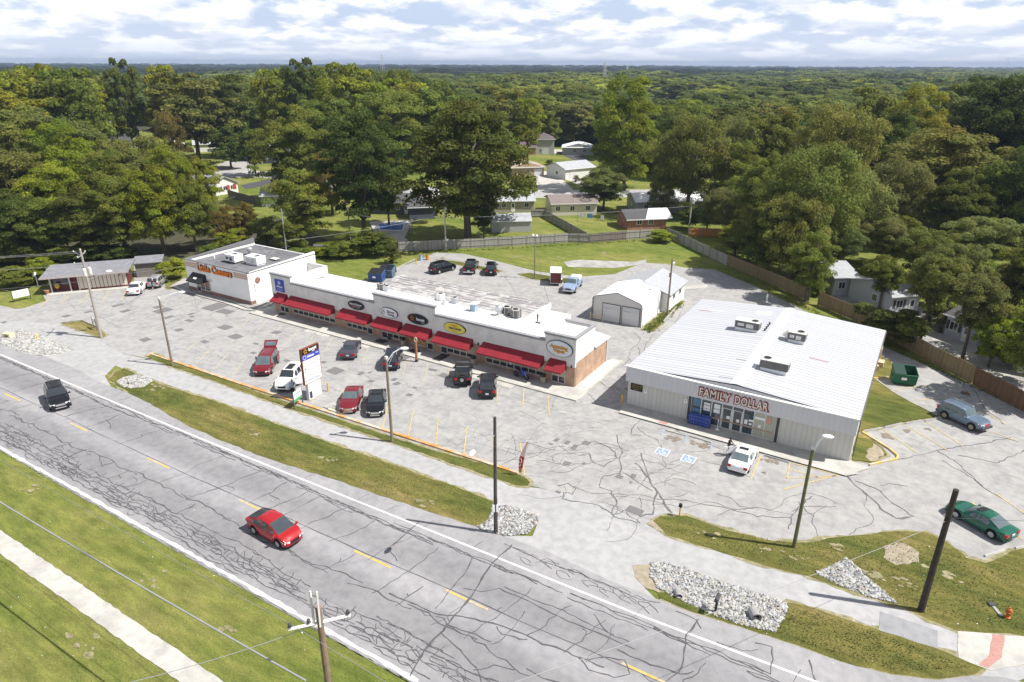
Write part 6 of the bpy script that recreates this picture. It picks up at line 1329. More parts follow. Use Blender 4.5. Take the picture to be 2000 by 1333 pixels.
ftext('boost', .52, M_signw, pans[0], .295, .35, 5.66, .016); ftext('mobile', .16, M_signw, pans[0], .295, .45, 5.40)
b = MB()
for a in range(5):
    t_ = a * 1.2566 + .3; p = [(.13, 0), (.28, .16), (.62, .05), (.28, -.05)]; k = .55
    b.poly([(.292, -.72 + k * (c * math.cos(t_) - d * math.sin(t_)), 5.6 + k * (c * math.sin(t_) + d * math.cos(t_))) for c, d in p])
part(b, 'emblem', mat('burst_amber', (.80, .42, .03), .5), pans[0])
ftext('Allstate', .34, M_signw, pans[1], .295, -.05, 4.96, .012); ftext('24 HR', .14, M_signw, pans[1], .295, .95, 5.03)
b = MB(); ring = [(-.95 + .22 * math.cos(k * .524), 4.96 + .22 * math.sin(k * .524)) for k in range(13)]
for p_, q_ in zip(ring[:-1], ring[1:]): b.tube((.292, p_[0], p_[1]), (.292, q_[0], q_[1]), .022, n=5)
part(b, 'emblem', M_signw, pans[1])
ftext('STYLED TATTOOS', .20, mat('faded_pink', (.70, .45, .42), .6), pans[2], .295, 0, 4.35, 0); ftext('CHICAGO SUBS', .17, mat('faded_grey_ink', (.50, .50, .52), .6), pans[3], .295, .1, 3.72, 0)
b = MB(); b.box(.288, -1.1, 3.6, .292, -.92, 3.75); part(b, 'mark', M_ink, pans[3])
ftext('Amazing Vapes', .24, mat('faded_yellow_ink', (.70, .64, .48), .6), pans[4], .295, 0, 3.05, 0)
ftext('Elevate Energy', .30, mat('violet_ink', (.16, .14, .30), .6), pans[5], .295, .12, 2.34, .004); b = MB(); ring = [(-1.05 + .15 * math.cos(k * .524), 2.33 + .15 * math.sin(k * .524)) for k in range(13)]
for p_, q_ in zip(ring[:-1], ring[1:]): b.tube((.292, p_[0], p_[1]), (.292, q_[0], q_[1]), .018, n=5)
part(b, 'emblem', M_ink, pans[5]); ftext('FIRST', .30, mat('faded_grey_ink', (.5, .5, .52)), lp, .37, .1, .85, .004)
for o in [c for c in ps.children_recursive] : pass
isl = [(-18.9, -16.9), (-15.9, -16.9), (-15.2, -16.2), (-15.3, -15.1), (-16.4, -14.0), (-18.9, -13.9)]
b = MB(); b.prism([(-18.8, -16.7), (-16.4, -16.7), (-15.9, -15.9), (-16.0, -14.9), (-17.2, -14.1), (-18.8, -14.0)], .013, .10); struct(b.build('sign_bed', M_concd))
b = MB(); kerb([(-18.0, -16.75), (-16.4, -16.75), (-15.9, -15.9), (-16.0, -14.9), (-17.0, -14.2)], .2, .16); struct(b.build('kerb', mat('cream_kerb', (.60, .55, .42), .8, .1, 2)))
def bollard(u, v, label, h=1.0, m=None, r=.08, top=None):
    t = empty('bollard', label, 'bollard', (*at(u, v), .01)); b = MB(); b.lathe([(r, 0), (r, h - .04), (r * .7, h)], 10); part(b, 'post', m or mat('yellow_post', (.62, .38, .07), .6, .15, 3), t); b = MB(); b.lathe([(r * 2, 0), (r * 2, .03)], 10); part(b, 'foot', M_concd, t); return t
bollard(641, 765, 'short yellow post beside the tall pylon sign'); bollard(1214, 791, 'yellow bollard at the left end of the discount store walk', 1.1, r=.1)
bollard(1713, 687, 'tall yellow bollard behind the store near its back corner', 1.5, r=.12); bollard(1717, 703, 'shorter yellow bollard in front of the boxes behind the store', 1.3, r=.11)
bollard(813, 516, 'small orange-capped post by the corner of the rear car park', .9)
t = empty('orange_sign_post', 'orange pole with open ring top on the shop walk', 'sign post', (*at(814, 707), .14)); b = MB(); b.lathe([(.14, 0), (.14, 2.2), (.13, 2.25)], 12); part(b, 'post', mat('orange_pole', (.33, .15, .065), .7, .15, 3), t); b = MB(); b.lathe([(.2, 0), (.2, .12)], 10); part(b, 'foot', M_black, t)
b = MB()
for k in range(10):
    a0, a1 = k * .628, (k + 1) * .628; b.tube((.18 * math.cos(a0), 0, 2.5 + .3 * math.sin(a0)), (.18 * math.cos(a1), 0, 2.5 + .3 * math.sin(a1)), .05, n=6)
part(b, 'ring', mat('cream_ring', (.62, .50, .38), .7, .1, 3), t)
def board(name, label, ua, va, ub, vb, z0, z1, m, cat='sign', post=M_dark, zp=None):
    (xa, ya), (xb, yb) = at(ua, va), at(ub, vb); l = math.hypot(xb - xa, yb - ya); t = empty(name, label, cat, (xa, ya, 0), math.atan2(yb - ya, xb - xa))
    b = MB(); b.box(0, -.03, z0, l, .03, z1); p = part(b, 'panel', m, t); b = MB(); b.box(-.08, -.05, 0, 0, .05, (zp or z1) + .05); b.box(l, -.05, 0, l + .08, .05, (zp or z1) + .05); part(b, 'post', post, t); return t, p, l
t, p, l = board('lawn_sign', 'white sign with orange lettering on two posts on the grass at the far left', 28, 591, 60, 584, .55, 1.55, M_signw)
text('SALON STUDIO', .26, M_orange, p, (l / 2, -.04, 1.3), depth=.006, sx=l / 2.3); text('HAIR  NAILS  TANNING', .15, M_ink, p, (l / 2, -.04, 1.02), depth=.006, sx=l / 2.3); text('WALK-INS WELCOME', .17, M_ink, p, (l / 2, -.04, .76), depth=.006, sx=l / 2.3)
t, p, l = board('lawn_sign', 'small white and green sign on two thin posts below the pylon sign', 576, 800, 591, 788, .7, 1.75, M_signw, post=M_unitg)
b = MB(); b.box(0, -.045, .7, l, -.031, 1.0); part(b, 'band', mat('sign_green', (.10, .32, .16), .5, .05, 3), p); text('FOR LEASE', .24, M_ink, p, (l / 2, -.04, 1.45), depth=.006, sx=l / 1.6); text('RETAIL SPACE', .15, M_ink, p, (l / 2, -.04, 1.2), depth=.006, sx=l / 1.6)
t, p, l = board('street_sign', 'white board on a short post in the small grass triangle by the transformer pole', 184, 642, 190, 646, .9, 1.5, M_signw, post=M_unitg)
# feather flag
ff = empty('feather_flag', 'red and orange feather flag with white ring emblem at the end of the grass strip', 'flag', (*at(1016, 930), .05), R(8))
b = MB(); fp = []
n = 14; zt = 3.4
L_ = []; Rr = []
for i in range(n + 1):
    k = i / n; z = .25 + k * (zt - .25); w_ = .55 * math.sin(math.pi * min(1, (k * .92 + .10))) ** .7 * (1 - .35 * k); lean = .55 * k * k + .12 * k; L_.append((lean - w_ * .5, .05 * math.sin(k * 7), z)); Rr.append((lean + w_ * .35, .03 * math.sin(k * 7 + 1), z))
b.v = L_ + Rr; 
for i in range(n): b.f.append((i, n + 1 + i, n + 2 + i, i + 1)); b.m.append([0, 1, 0, 0, 0, 0, 0, 2, 2, 2, 2, 2, 1, 1][i] if i != 0 else 1)
cloth = b.build('cloth', [mat('flag_red', (.45, .03, .03), .7, .1, 3), mat('flag_orange', (.65, .25, .04), .7, .1, 3), mat('flag_pale', (.72, .50, .46), .7, .1, 3)], ff)
md = cloth.modifiers.new('thick', 'SOLIDIFY'); md.thickness = .008
b = MB(); pts = [(.55 * k * k + .12 * k + .33 * .55 * (1 - .35 * k), .02, .0 + k * zt) for k in [i / 8 for i in range(9)]]; b.path([(.02, .02, 0)] + pts[1:], .018, 6); part(b, 'pole', M_unit, ff)
b = MB()
for k in range(12): a0, a1 = k * .5236, (k + 1) * .5236; b.tube((.02 + .12 * math.cos(a0), -.06, 1.45 + .24 * math.sin(a0)), (.02 + .12 * math.cos(a1), -.06, 1.45 + .24 * math.sin(a1)), .03, n=5)
part(b, 'emblem', M_signw, ff); text('V', .3, M_signw, ff, (-.02, -.06, .95), depth=.01, bold=.01); text('E', .26, M_signw, ff, (.12, -.06, 2.0), depth=.01, bold=.01)

# ---------------------------------------------------------------- bins, dumpsters, furniture
def dumpster(label, m, loc, rz, open_=True, lidm=M_black, k=1.0):
    t = empty('dumpster', label, 'dumpster', (*loc, .02), rz); t.scale = (k, k, k)
    b = MB(); P = [(-1, -.65, .12), (1, -.65, .12), (1, .6, .12), (-1, .6, .12), (-1, -.85, 1.15), (1, -.85, 1.15), (1, .75, 1.55), (-1, .75, 1.55)]
    b.add(P, [(0, 3, 2, 1), (0, 1, 5, 4), (1, 2, 6, 5), (2, 3, 7, 6), (3, 0, 4, 7)]); b.add([(x * .97, y * .97, z - .02) for x, y, z in P], [(0, 1, 2, 3), (4, 5, 1, 0), (5, 6, 2, 1), (6, 7, 3, 2), (7, 4, 0, 3)]); part(b, 'body', m, t)
    b = MB()
    for a, c in ((4, 5), (5, 6), (6, 7), (7, 4)): b.tube(P[a], P[c], .045, n=4)
    part(b, 'rim', m, t)
    def lid(x0, x1, up): 
        b = MB(); 
        if up: b.add([(x0, .75, 1.6), (x1, .75, 1.6), (x1, 1.05, .4), (x0, 1.05, .4), (x0, .80, 1.6), (x1, .80, 1.6), (x1, 1.1, .4), (x0, 1.1, .4)], [(0, 1, 2, 3), (7, 6, 5, 4), (0, 4, 5, 1)])
        else: b.add([(x0, -.87, 1.19), (x1, -.87, 1.19), (x1, .76, 1.60), (x0, .76, 1.60), (x0, -.87, 1.23), (x1, -.87, 1.23), (x1, .76, 1.64), (x0, .76, 1.64)], [(0, 3, 2, 1), (4, 5, 6, 7), (0, 1, 5, 4), (1, 2, 6, 5), (3, 0, 4, 7)])
        part(b, 'lid', lidm, t)
    lid(-1, -.02, False); lid(.02, 1, open_)
    b = MB(); b.box(-1.08, -.3, .7, -1.0, .3, .82); b.box(1.0, -.3, .7, 1.08, .3, .82); part(b, 'lifting_pocket', m, t)
    b = MB(); b.box(-.35, -.82, .6, .1, -.745, .85); part(b, 'decal', M_signw, t)
    b = MB()
    for x in (-.8, .8):
        for y in (-.5, .45): b.tube((x - .03, y, .07), (x + .03, y, .07), .07, n=8)
    part(b, 'caster', M_black, t); return t
dumpster('green dumpster with one lid open on the grass edge right of the discount store', mat('dumpster_green', (.015, .10, .045), .5, .15, 2), at(1762, 748), R(15), True, mat('green_lid', (.02, .05, .04), .6, .1, 2), 1.1)
dumpster('blue dumpster with closed dark lid, nearer one of two behind the shop row', mat('dumpster_blue', (.03, .07, .20), .5, .2, 2), at(737, 549), R(20), False, k=1.1)
dumpster('grey-blue dumpster with one lid open, further one of two behind the shop row', mat('dumpster_greyblue', (.10, .14, .20), .5, .2, 2), at(757, 541), R(20), True, k=1.1)
def barrel(u, v, label, m):
    t = empty('barrel', label, 'barrel', (*at(u, v), .02)); b = MB(); b.lathe([(.29, 0), (.31, .02), (.29, .3), (.31, .32), (.29, .6), (.31, .88), (.29, .9)], 14); part(b, 'drum', m, t); b = MB(); b.lathe([(.30, .9), (.30, .93), (.26, .92)], 14); part(b, 'lid', M_unitg, t)
barrel(822, 509, 'pale blue barrel at the corner of the rear car park', mat('barrel_blue', (.28, .42, .58), .5, .1, 3)); barrel(835, 508, 'orange barrel beside the pale blue one', mat('barrel_orange', (.55, .24, .06), .6, .15, 3))
def wbin(u, v, label, xy=None):
    t = empty('litter_bin', label, 'litter bin', (*(xy or at(u, v)), .14)); b = MB(); b.lathe([(.26, 0), (.30, .1), (.30, .68), (.27, .72)], 14); part(b, 'base', mat('pebbled_concrete', (.34, .30, .24), .9, .2, 14), t); b = MB(); b.lathe([(.31, .72), (.31, .85), (.22, 1.02), (.05, 1.06)], 14); part(b, 'lid', M_black, t); b = MB(); b.box(-.12, -.32, .80, .12, -.25, .93); part(b, 'opening', M_dark, t)
wbin(932, 713, 'stone litter bin with black lid left of the long awning windows', (-12.1, -.75)); wbin(1064, 750, 'stone litter bin with black lid beside the right-hand shop door', (-3.3, -.75)); wbin(787, 678, 'stone litter bin with black lid by the middle shops', (-22.2, -.6))
def mat_(x, y, w_, d_, label): t = empty('door_mat', label, 'door mat', (x, y, .152)); b = MB(); b.box(-w_/2, -d_/2, 0, w_/2, d_/2, .015); part(b, 'border', M_black, t); b = MB(); b.box(-w_/2 + .08, -d_/2 + .08, .015, w_/2 - .08, d_/2 - .08, .022); part(b, 'pile', M_dark, t)
mat_(-42.9, -.7, 1.0, .6, 'small black door mat at the leftmost shop door'); mat_(-25.3, -1.0, 1.4, 1.0, 'black door mat beside the folding chair'); mat_(-20.0, -1.25, 1.2, .8, 'dark door mat behind the orange pole'); mat_(-16.3, -1.05, 1.1, 2.0, 'long dark door mat leading to the kerb')
t = empty('folding_chair', 'black chair standing on the walk by the second mat', 'chair', (-24.2, -.65, .14), R(200)); b = MB(); b.box(-.22, -.22, .42, .22, .22, .46); part(b, 'seat', M_black, t); b = MB(); b.box(-.22, .18, .46, .22, .22, .9); part(b, 'backrest', M_black, t)
for sx in (-.2, .2):
    for sy in (-.2, .2): b = MB(); b.tube((sx, sy, 0), (sx, sy, .43), .018, n=6); part(b, 'leg', M_dark, t)
# caged gas rack, scales at the store
t = empty('propane_rack', 'blue cage of gas bottles against the store window', 'storage rack', (FX + 7.35, FY - .42, .135)); b = MB(); b.box(-.95, -.3, .05, .95, .28, .95)
part(b, 'bottles', stripes('blue_bottles', (.05, .10, .42), (.30, .38, .70), 'x', .24, .09, .5, bump=.02), t); b = MB()
for x in [-1 + .25 * k for k in range(9)]: b.tube((x, -.33, 0), (x, -.33, 1.05), .018, n=5)
for z in (.05, .35, .7, 1.05): b.tube((-1, -.33, z), (1, -.33, z), .02, n=5); b.tube((-1, .28, z), (-1, -.33, z), .02, n=5); b.tube((1, .28, z), (1, -.33, z), .02, n=5)
part(b, 'cage', mat('cage_blue', (.02, .035, .12), .5, .1, 3), t)
t = empty('ash_stand', 'slim white ashtray stand with round foot by the store doors', 'ashtray stand', (FX + 9.05, FY - .5, .135)); b = MB(); b.lathe([(.2, 0), (.2, .05), (.08, .12)], 12); part(b, 'foot', M_wpl, t); b = MB(); b.lathe([(.035, .12), (.03, .85), (.07, .9), (.07, .98)], 10); part(b, 'stem', M_wpl, t)
def stop(u0, v0, u1, v1, label, m=M_conc, group=None):
    (xa, ya), (xb, yb) = at(u0, v0), at(u1, v1); l = math.hypot(xb - xa, yb - ya); b = MB(); b.add([(-l/2, -.09, 0), (l/2, -.09, 0), (l/2, .09, 0), (-l/2, .09, 0), (-l/2 + .04, -.05, .12), (l/2 - .04, -.05, .12), (l/2 - .04, .05, .12), (-l/2 + .04, .05, .12)], [(0, 3, 2, 1), (4, 5, 6, 7), (0, 1, 5, 4), (1, 2, 6, 5), (2, 3, 7, 6), (3, 0, 4, 7)])
    o = b.build('wheel_stop', m, loc=((xa + xb) / 2, (ya + yb) / 2, .022), rz=math.atan2(yb - ya, xb - xa)); tag(o, label, 'wheel stop', group)
stop(1300, 842, 1341, 853, 'white wheel stop by the left blue symbol in front of the store'); stop(1347, 853, 1390, 866, 'white wheel stop by the right blue symbol in front of the store'); stop(1493, 891, 1541, 905, 'pale wheel stop right of the white coupe', M_concd); stop(1462, 884, 1480, 889, 'wheel stop under the nose of the white coupe', M_concd)
G4 = 'wheel stops along the side grass'
for a_, l_ in (((1685, 844, 1722, 837), 'wheel stop at the left end of the row by the side grass'), ((1727, 836, 1762, 828), 'second wheel stop from the left in the row by the side grass'), ((1768, 829, 1800, 823), 'third wheel stop from the left in the row by the side grass'), ((1806, 824, 1838, 817), 'wheel stop at the right end of the row, behind the steel blue wagon')): stop(*a_, l_, M_concd, G4)
stop(1922, 1088, 1962, 1076, 'wheel stop left of two behind the green coupe', M_conc); stop(1982, 1073, 2012, 1066, 'wheel stop at the right picture edge behind the green coupe', M_conc)
# yellow post with black head, mailbox, hydrant, culverts
t = empty('marker_post', 'short yellow post with a black head on the driveway corner', 'marker post', (*at(1327, 1009), .04)); b = MB(); b.lathe([(.05, 0), (.05, .8)], 8); part(b, 'post', MATS['yellow_post'], t); b = MB(); b.cbox(0, 0, .8, .22, .2, .26); part(b, 'head', M_black, t)
t = empty('mailbox', 'black roadside mailbox on a thick black post in front of the stones', 'mailbox', (*at(1397, 1197), .03), R(90)); b = MB(); b.cbox(0, 0, 0, .12, .12, 1.0); part(b, 'post', M_black, t)
b = MB(); n = 8; sec = [(-.11, 0), (.11, 0)] + [(.11 * math.cos(math.pi * k / n), .16 + .11 * math.sin(math.pi * k / n)) for k in range(n + 1)]
b.add([(-.32, y, 1.0 + z) for y, z in sec] + [(.32, y, 1.0 + z) for y, z in sec], [tuple(range(len(sec)))[::-1], tuple(range(len(sec), 2*len(sec)))] + [(i, (i+1) % len(sec), len(sec) + (i+1) % len(sec), len(sec) + i) for i in range(len(sec))]); part(b, 'box', M_dark, t)
def hydrant(x, y, m, label, z=.04):
    t = empty('fire_hydrant', label, 'fire hydrant', (x, y, z)); b = MB(); b.lathe([(.17, 0), (.17, .05), (.11, .07), (.11, .5), (.14, .53), (.13, .6), (.05, .68), (.04, .75)], 12); part(b, 'barrel', m, t); b = MB(); b.tube((-.2, 0, .42), (.2, 0, .42), .06, n=8); b.tube((0, 0, .38), (0, -.2, .38), .075, n=8); part(b, 'cap', m, t)
hydrant(*at(1967, 1207), mat('hydrant_orange', (.50, .14, .04), .6, .1, 3), 'orange fire hydrant in the grass at the right edge'); hydrant(*at(74, 664), mat('hydrant_yellow', (.75, .60, .18), .6, .1, 3), 'pale yellow hydrant among the white stones at the left', .1)
t = empty('concrete_block', 'cream utility box among the white stones at the left', 'utility box', (*at(17, 659), .06), R(20)); b = MB(); b.cbox(0, 0, 0, 1.1, .7, .5); part(b, 'case', mat('cream_box', (.70, .62, .38), .7, .08, 3), t); b = MB(); b.cbox(.1, -.36, .1, .5, .02, .25); part(b, 'hatch', M_unitg, t)
def culvert(u, v, label, r=.28, rz=0, z=.1, l=.6, m=M_concd):
    t = empty('culvert_pipe', label, 'drain pipe', (*at(u, v), z + r * .6), rz); b = MB(); n = 16
    for i in range(n):
        a0, a1 = 2*math.pi*i/n, 2*math.pi*(i+1)/n; f_ = lambda rr, a, x: (x, rr * math.cos(a), rr * math.sin(a))
        b.add([f_(r, a0, 0), f_(r, a1, 0), f_(r, a1, l), f_(r, a0, l), f_(r * .82, a0, 0), f_(r * .82, a1, 0), f_(r * .82, a1, l), f_(r * .82, a0, l)], [(0, 3, 2, 1), (4, 5, 6, 7), (0, 1, 5, 4)])
    part(b, 'pipe', m, t); b = MB(); b.tube((l - .25, 0, 0), (l - .2, 0, 0), r * .8, n=14); part(b, 'dark_inside', M_black, t)
culvert(1468, 1198, 'concrete culvert mouth in the stones right of the mailbox', .30, R(-55), l=.7); culvert(1322, 1157, 'half-buried culvert pipe in the stones left of the mailbox', .22, R(-60), z=.02); culvert(263, 748, 'small culvert mouth in the stones by the left driveway', .22, R(-100), z=.02)
t = empty('fallen_sign', 'flattened grey and white sign lying in the grass next to the orange hydrant', 'sign', (*at(1948, 1196), .05), R(-60)); b = MB(); b.box(-.4, -.1, 0, .4, .1, .04); part(b, 'plate', M_concd, t); b = MB(); b.box(-.75, -.2, .0, -.4, .2, .08); part(b, 'base', M_dark, t)
# boxes behind the store
M_card = mat('cardboard', (.46, .33, .21), .85, .12, 2)
for k, (u, v, w_, d_, h_, a, lab) in enumerate(((1703, 724, 1.0, .8, .6, .4, 'cardboard box lying lowest in the pile behind the store'), (1716, 716, .9, .6, .5, -.1, 'cardboard box at the right of the pile behind the store'), (1703, 708, .9, .9, .7, .2, 'cardboard box at the back of the pile behind the store'), (1708, 695, 1.3, .9, .9, 0, 'large pale carton beside the tall yellow bollard'))):
    t = empty('cardboard_box', lab, 'box', (*at(u, v), .1), a); b = MB(); b.cbox(0, 0, 0, w_, d_, h_); part(b, 'carton', M_card, t); b = MB(); b.cbox(0, 0, h_, w_ * .98, d_ * .98, .01); b.add([(-w_/2, d_/2, h_), (w_/2, d_/2, h_), (w_/2, d_/2 + .2, h_ + .12), (-w_/2, d_/2 + .2, h_ + .12)], [(0, 1, 2, 3)]); part(b, 'flap', mat('cardboard_pale', (.60, .48, .33), .85, .1, 2), t)
t = empty('flower_pot', 'large terracotta pot at the left corner of the salon building', 'flower pot', (*at(93, 576), .1)); b = MB(); b.lathe([(.2, 0), (.32, .5), (.36, .5), (.36, .6), (.28, .58)], 12); part(b, 'pot', mat('terracotta', (.38, .20, .13), .85, .1, 4), t); b = MB(); b.lathe([(.27, .5), (.27, .55)], 12); part(b, 'soil', M_dark, t)
t = empty('satellite_dish', 'white satellite dish on a post left of the salon building roof', 'satellite dish', (*at(78, 572), 0)); b = MB(); b.tube((0, 0, 0), (0, 0, 2.6), .04); part(b, 'mast', M_metal, t); b = MB(); b.lathe([(.03, 0), (.2, .03), (.38, .12), (.40, .13)], 16); b.xf(Matrix.Translation((0, 0, 2.7)) @ Matrix.Rotation(1.0, 4, 'X')); part(b, 'dish', M_wpl, t, smooth=True)
t = empty('patio_plant_stand', 'yellow round ornament in the salon window front', 'ornament', (*at(115, 573), .15)); b = MB(); b.lathe([(.02, .5), (.3, .75), (.34, 1.0), (.25, 1.25), (.03, 1.35)], 10); part(b, 'disc', mat('ornament_yellow', (.45, .32, .05), .7, .2, 5), t); b = MB(); b.tube((0, 0, 0), (0, 0, .7), .03); part(b, 'stand', M_dark, t)
t = empty('manhole_cover', 'rusty round drain cover in the lane behind the store', 'drain cover', (*at(1885, 769), .025)); b = MB(); b.lathe([(.42, 0), (.42, .02), (.36, .022)], 18); part(b, 'frame', M_dark, t); b = MB(); b.lathe([(.35, .02), (.35, .028)], 18); part(b, 'grate', mat('rusty_iron', (.16, .09, .05), .8, .3, 8), t)

# ---------------------------------------------------------------- stones
def stones(name, poly, n, smin, smax, m, seed, label='', zb=.03, mound=.25):
    P = px(*poly); rr = random.Random(seed); xs_ = [p[0] for p in P]; ys_ = [p[1] for p in P]; b = MB(); cnt = 0
    def inside(x, y):
        c = False
        for i in range(len(P)):
            (x1, y1), (x2, y2) = P[i], P[i - 1]
            if (y1 > y) != (y2 > y) and x < (x2 - x1) * (y - y1) / (y2 - y1) + x1: c = not c
        return c
    ico = [(0, 0, 1), (.9, 0, .3), (.28, .85, .3), (-.72, .52, .35), (-.72, -.52, .3), (.28, -.85, .3), (.72, .52, -.4), (-.28, .85, -.4), (-.9, 0, -.4), (-.28, -.85, -.4), (.72, -.52, -.4)]
    fc = [(0, 1, 2), (0, 2, 3), (0, 3, 4), (0, 4, 5), (0, 5, 1), (1, 6, 2), (2, 7, 3), (3, 8, 4), (4, 9, 5), (5, 10, 1), (2, 6, 7), (3, 7, 8), (4, 8, 9), (5, 9, 10), (1, 10, 6)]
    while cnt < n:
        x, y = rr.uniform(min(xs_), max(xs_)), rr.uniform(min(ys_), max(ys_))
        if not inside(x, y): continue
        cnt += 1; s_ = rr.uniform(smin, smax) * rr.choice((.7, 1, 1, 1.2)); a = rr.uniform(0, 6.3); ca_, sa = math.cos(a), math.sin(a); ax_, ay, az = s_ * rr.uniform(.6, 1.4), s_ * rr.uniform(.45, .95), s_ * rr.uniform(.3, .6); z0 = zb + rr.uniform(0, mound) * .22 + az * .1
        b.cur = rr.choice((0, 0, 0, 1, 1, 2)); vs = []
        for vx, vy, vz in ico:
            j = rr.uniform(.8, 1.2); vx *= ax_ * j; vy *= ay * j; vz *= az * j; vs.append((x + vx * ca_ - vy * sa, y + vx * sa + vy * ca_, z0 + vz))
        b.add(vs, fc)
    o = b.build(name, m); o['kind'] = 'stuff'; o['label'] = label; return o
MS = [mat('stone_white', (.40, .40, .39), .9, .15, 3), mat('stone_grey', (.24, .245, .26), .9, .2, 3), mat('stone_tan', (.34, .31, .26), .9, .2, 3)]
MB_ = mat('stone_bed', (.17, .165, .155), .95, .3, 2, bump=.03)
beds = [([(1272, 1100), (1300, 1100), (1350, 1115), (1400, 1134), (1450, 1150), (1520, 1173), (1537, 1182), (1532, 1208), (1512, 1236), (1455, 1224), (1400, 1205), (1340, 1178), (1285, 1150), (1270, 1128)], 2300, .07, .15, 'broken white riprap stones round the mailbox'),
        ([(930, 1030), (955, 1015), (962, 992), (985, 988), (1015, 995), (1050, 1007), (1050, 1022), (1032, 1043), (985, 1048), (950, 1040)], 800, .08, .15, 'white stones round the foot of the slim dark pole'),
        ([(1594, 1122), (1625, 1105), (1650, 1092), (1665, 1100), (1690, 1125), (1725, 1155), (1755, 1181), (1700, 1168), (1640, 1145)], 700, .08, .15, 'triangle of grey-white stones beside the path'),
        ([(0, 662), (20, 650), (42, 643), (62, 650), (100, 665), (142, 684), (122, 691), (92, 697), (52, 693), (0, 670)], 800, .09, .2, 'white stones in the bed at the left driveway'),
        ([(228, 746), (240, 738), (265, 733), (292, 738), (299, 745), (280, 757), (255, 759), (238, 755)], 260, .08, .17, 'small bed of white stones at the left end of the verge')]
for i, (pl_, n_, a_, c_, lab) in enumerate(beds):
    b = MB(); b.prism(px(*pl_), .005, .048, bottom=False); struct(b.build('stone_bed', MB_ if i < 3 else mat('pale_stone_bed', (.42, .41, .39), .95, .3, 3, bump=.03))); stones('riprap_stones', pl_, n_, a_, c_, MS, i + 5, lab, .04)
# ---------------------------------------------------------------- fences
M_fg = stripes('grey_boards', (.34, .325, .30), (.14, .13, .12), 'x', .15, .09, .9, bump=.01, var=.22); M_fy = stripes('yellow_boards', (.235, .18, .095), (.10, .075, .04), 'x', .15, .09, .9, bump=.01, var=.25); M_fr = stripes('rust_boards', (.165, .095, .052), (.07, .045, .028), 'x', .15, .09, .9, bump=.01, var=.25)
M_postg = mat('fence_post_grey', (.18, .17, .155), .9, .2, 3)
def fence(pts, label, m=M_fg, h=1.75, step=2.44, postm=M_postg, out=-1, group=None):
    P = px(*pts); t = empty('wooden_fence', label, 'fence', (*P[0], 0), group=group); ox, oy = P[0]
    for (xa, ya), (xb, yb) in zip(P[:-1], P[1:]):
        l = math.hypot(xb - xa, yb - ya); n = max(1, round(l / step)); a = math.atan2(yb - ya, xb - xa); w_ = l / n
        for i in range(n):
            hx_, hy_ = xa + (xb - xa) * i / n - ox, ya + (yb - ya) * i / n - oy; hh = h + rnd.uniform(-.05, .05)
            b = MB(); b.box(.05, -.02, .04, w_ - .05, .02, hh); p = part(b, 'panel', m, t); p.location = (hx_, hy_, 0); p.rotation_euler = (rnd.uniform(-.012, .012), 0, a)
            b = MB(); b.box(.05, out * .05 - .025, .4, w_ - .05, out * .05 + .025, .5); b.box(.05, out * .05 - .025, hh - .35, w_ - .05, out * .05 + .025, hh - .25); part(b, 'rail', m, p)
            b = MB(); b.box(-.06, -.06, 0, .06, .06, hh + .06); p = part(b, 'post', postm, t); p.location = (hx_, hy_, 0); p.rotation_euler = (0, 0, a)
    return t
fence([(614, 497), (668, 497)], 'short grey board fence among the bushes behind the pizza shop'); fence([(779, 492), (1000, 481), (1110, 474)], 'long weathered grey fence along the back of the vacant grass lot'); fence([(1152, 475), (1222, 469)], 'darker brown-grey fence section between the grey back fence runs', mat('x', (.2, .2, .2)) if 0 else stripes('dark_boards', (.20, .175, .16), (.09, .08, .07), 'x', .15, .09, .9, var=.2)); fence([(1110, 474), (1152, 475)], 'grey fence section just left of the dark one'); fence([(1222, 469), (1276, 465)], 'grey fence section just right of the dark one, ending at the corner bush')
fence([(1302, 462), (1400, 510), (1420, 520)], 'grey fence running from the corner bush down to the trees'); fence([(1420, 520), (1500, 553), (1580, 590)], 'yellowish board fence beside the rear yard, left of the gap', M_fy, postm=M_fy, h=1.9); fence([(1597, 596), (1690, 637)], 'yellowish board fence just right of the gap, behind the store', M_fy, postm=M_fy, h=1.95); fence([(1690, 637), (1806, 702), (1898, 751)], 'long yellow-brown board fence above the rear lane', M_fy, postm=M_fy, h=2.0); fence([(1900, 752), (2030, 822)], 'rust-brown board fence at the right edge', M_fr, postm=M_fr, h=2.0)
fence([(1063, 425), (1146, 472)], 'tan fence between two back gardens left of the clothes line', M_fg, 1.7); fence([(1038, 425), (1063, 425)], 'short fence beside the grey garden shed'); fence([(447, 385), (500, 400)], 'dark fence beside the house with red panels', stripes('dark_boards', (.20, .175, .16), (.09, .08, .07), 'x', .15, .09, .9)); fence([(1345, 463), (1500, 462)], 'orange-brown fence behind the trees right of the corner', stripes('orange_boards', (.42, .20, .06), (.2, .1, .04), 'x', .15, .09, .9), 1.6)

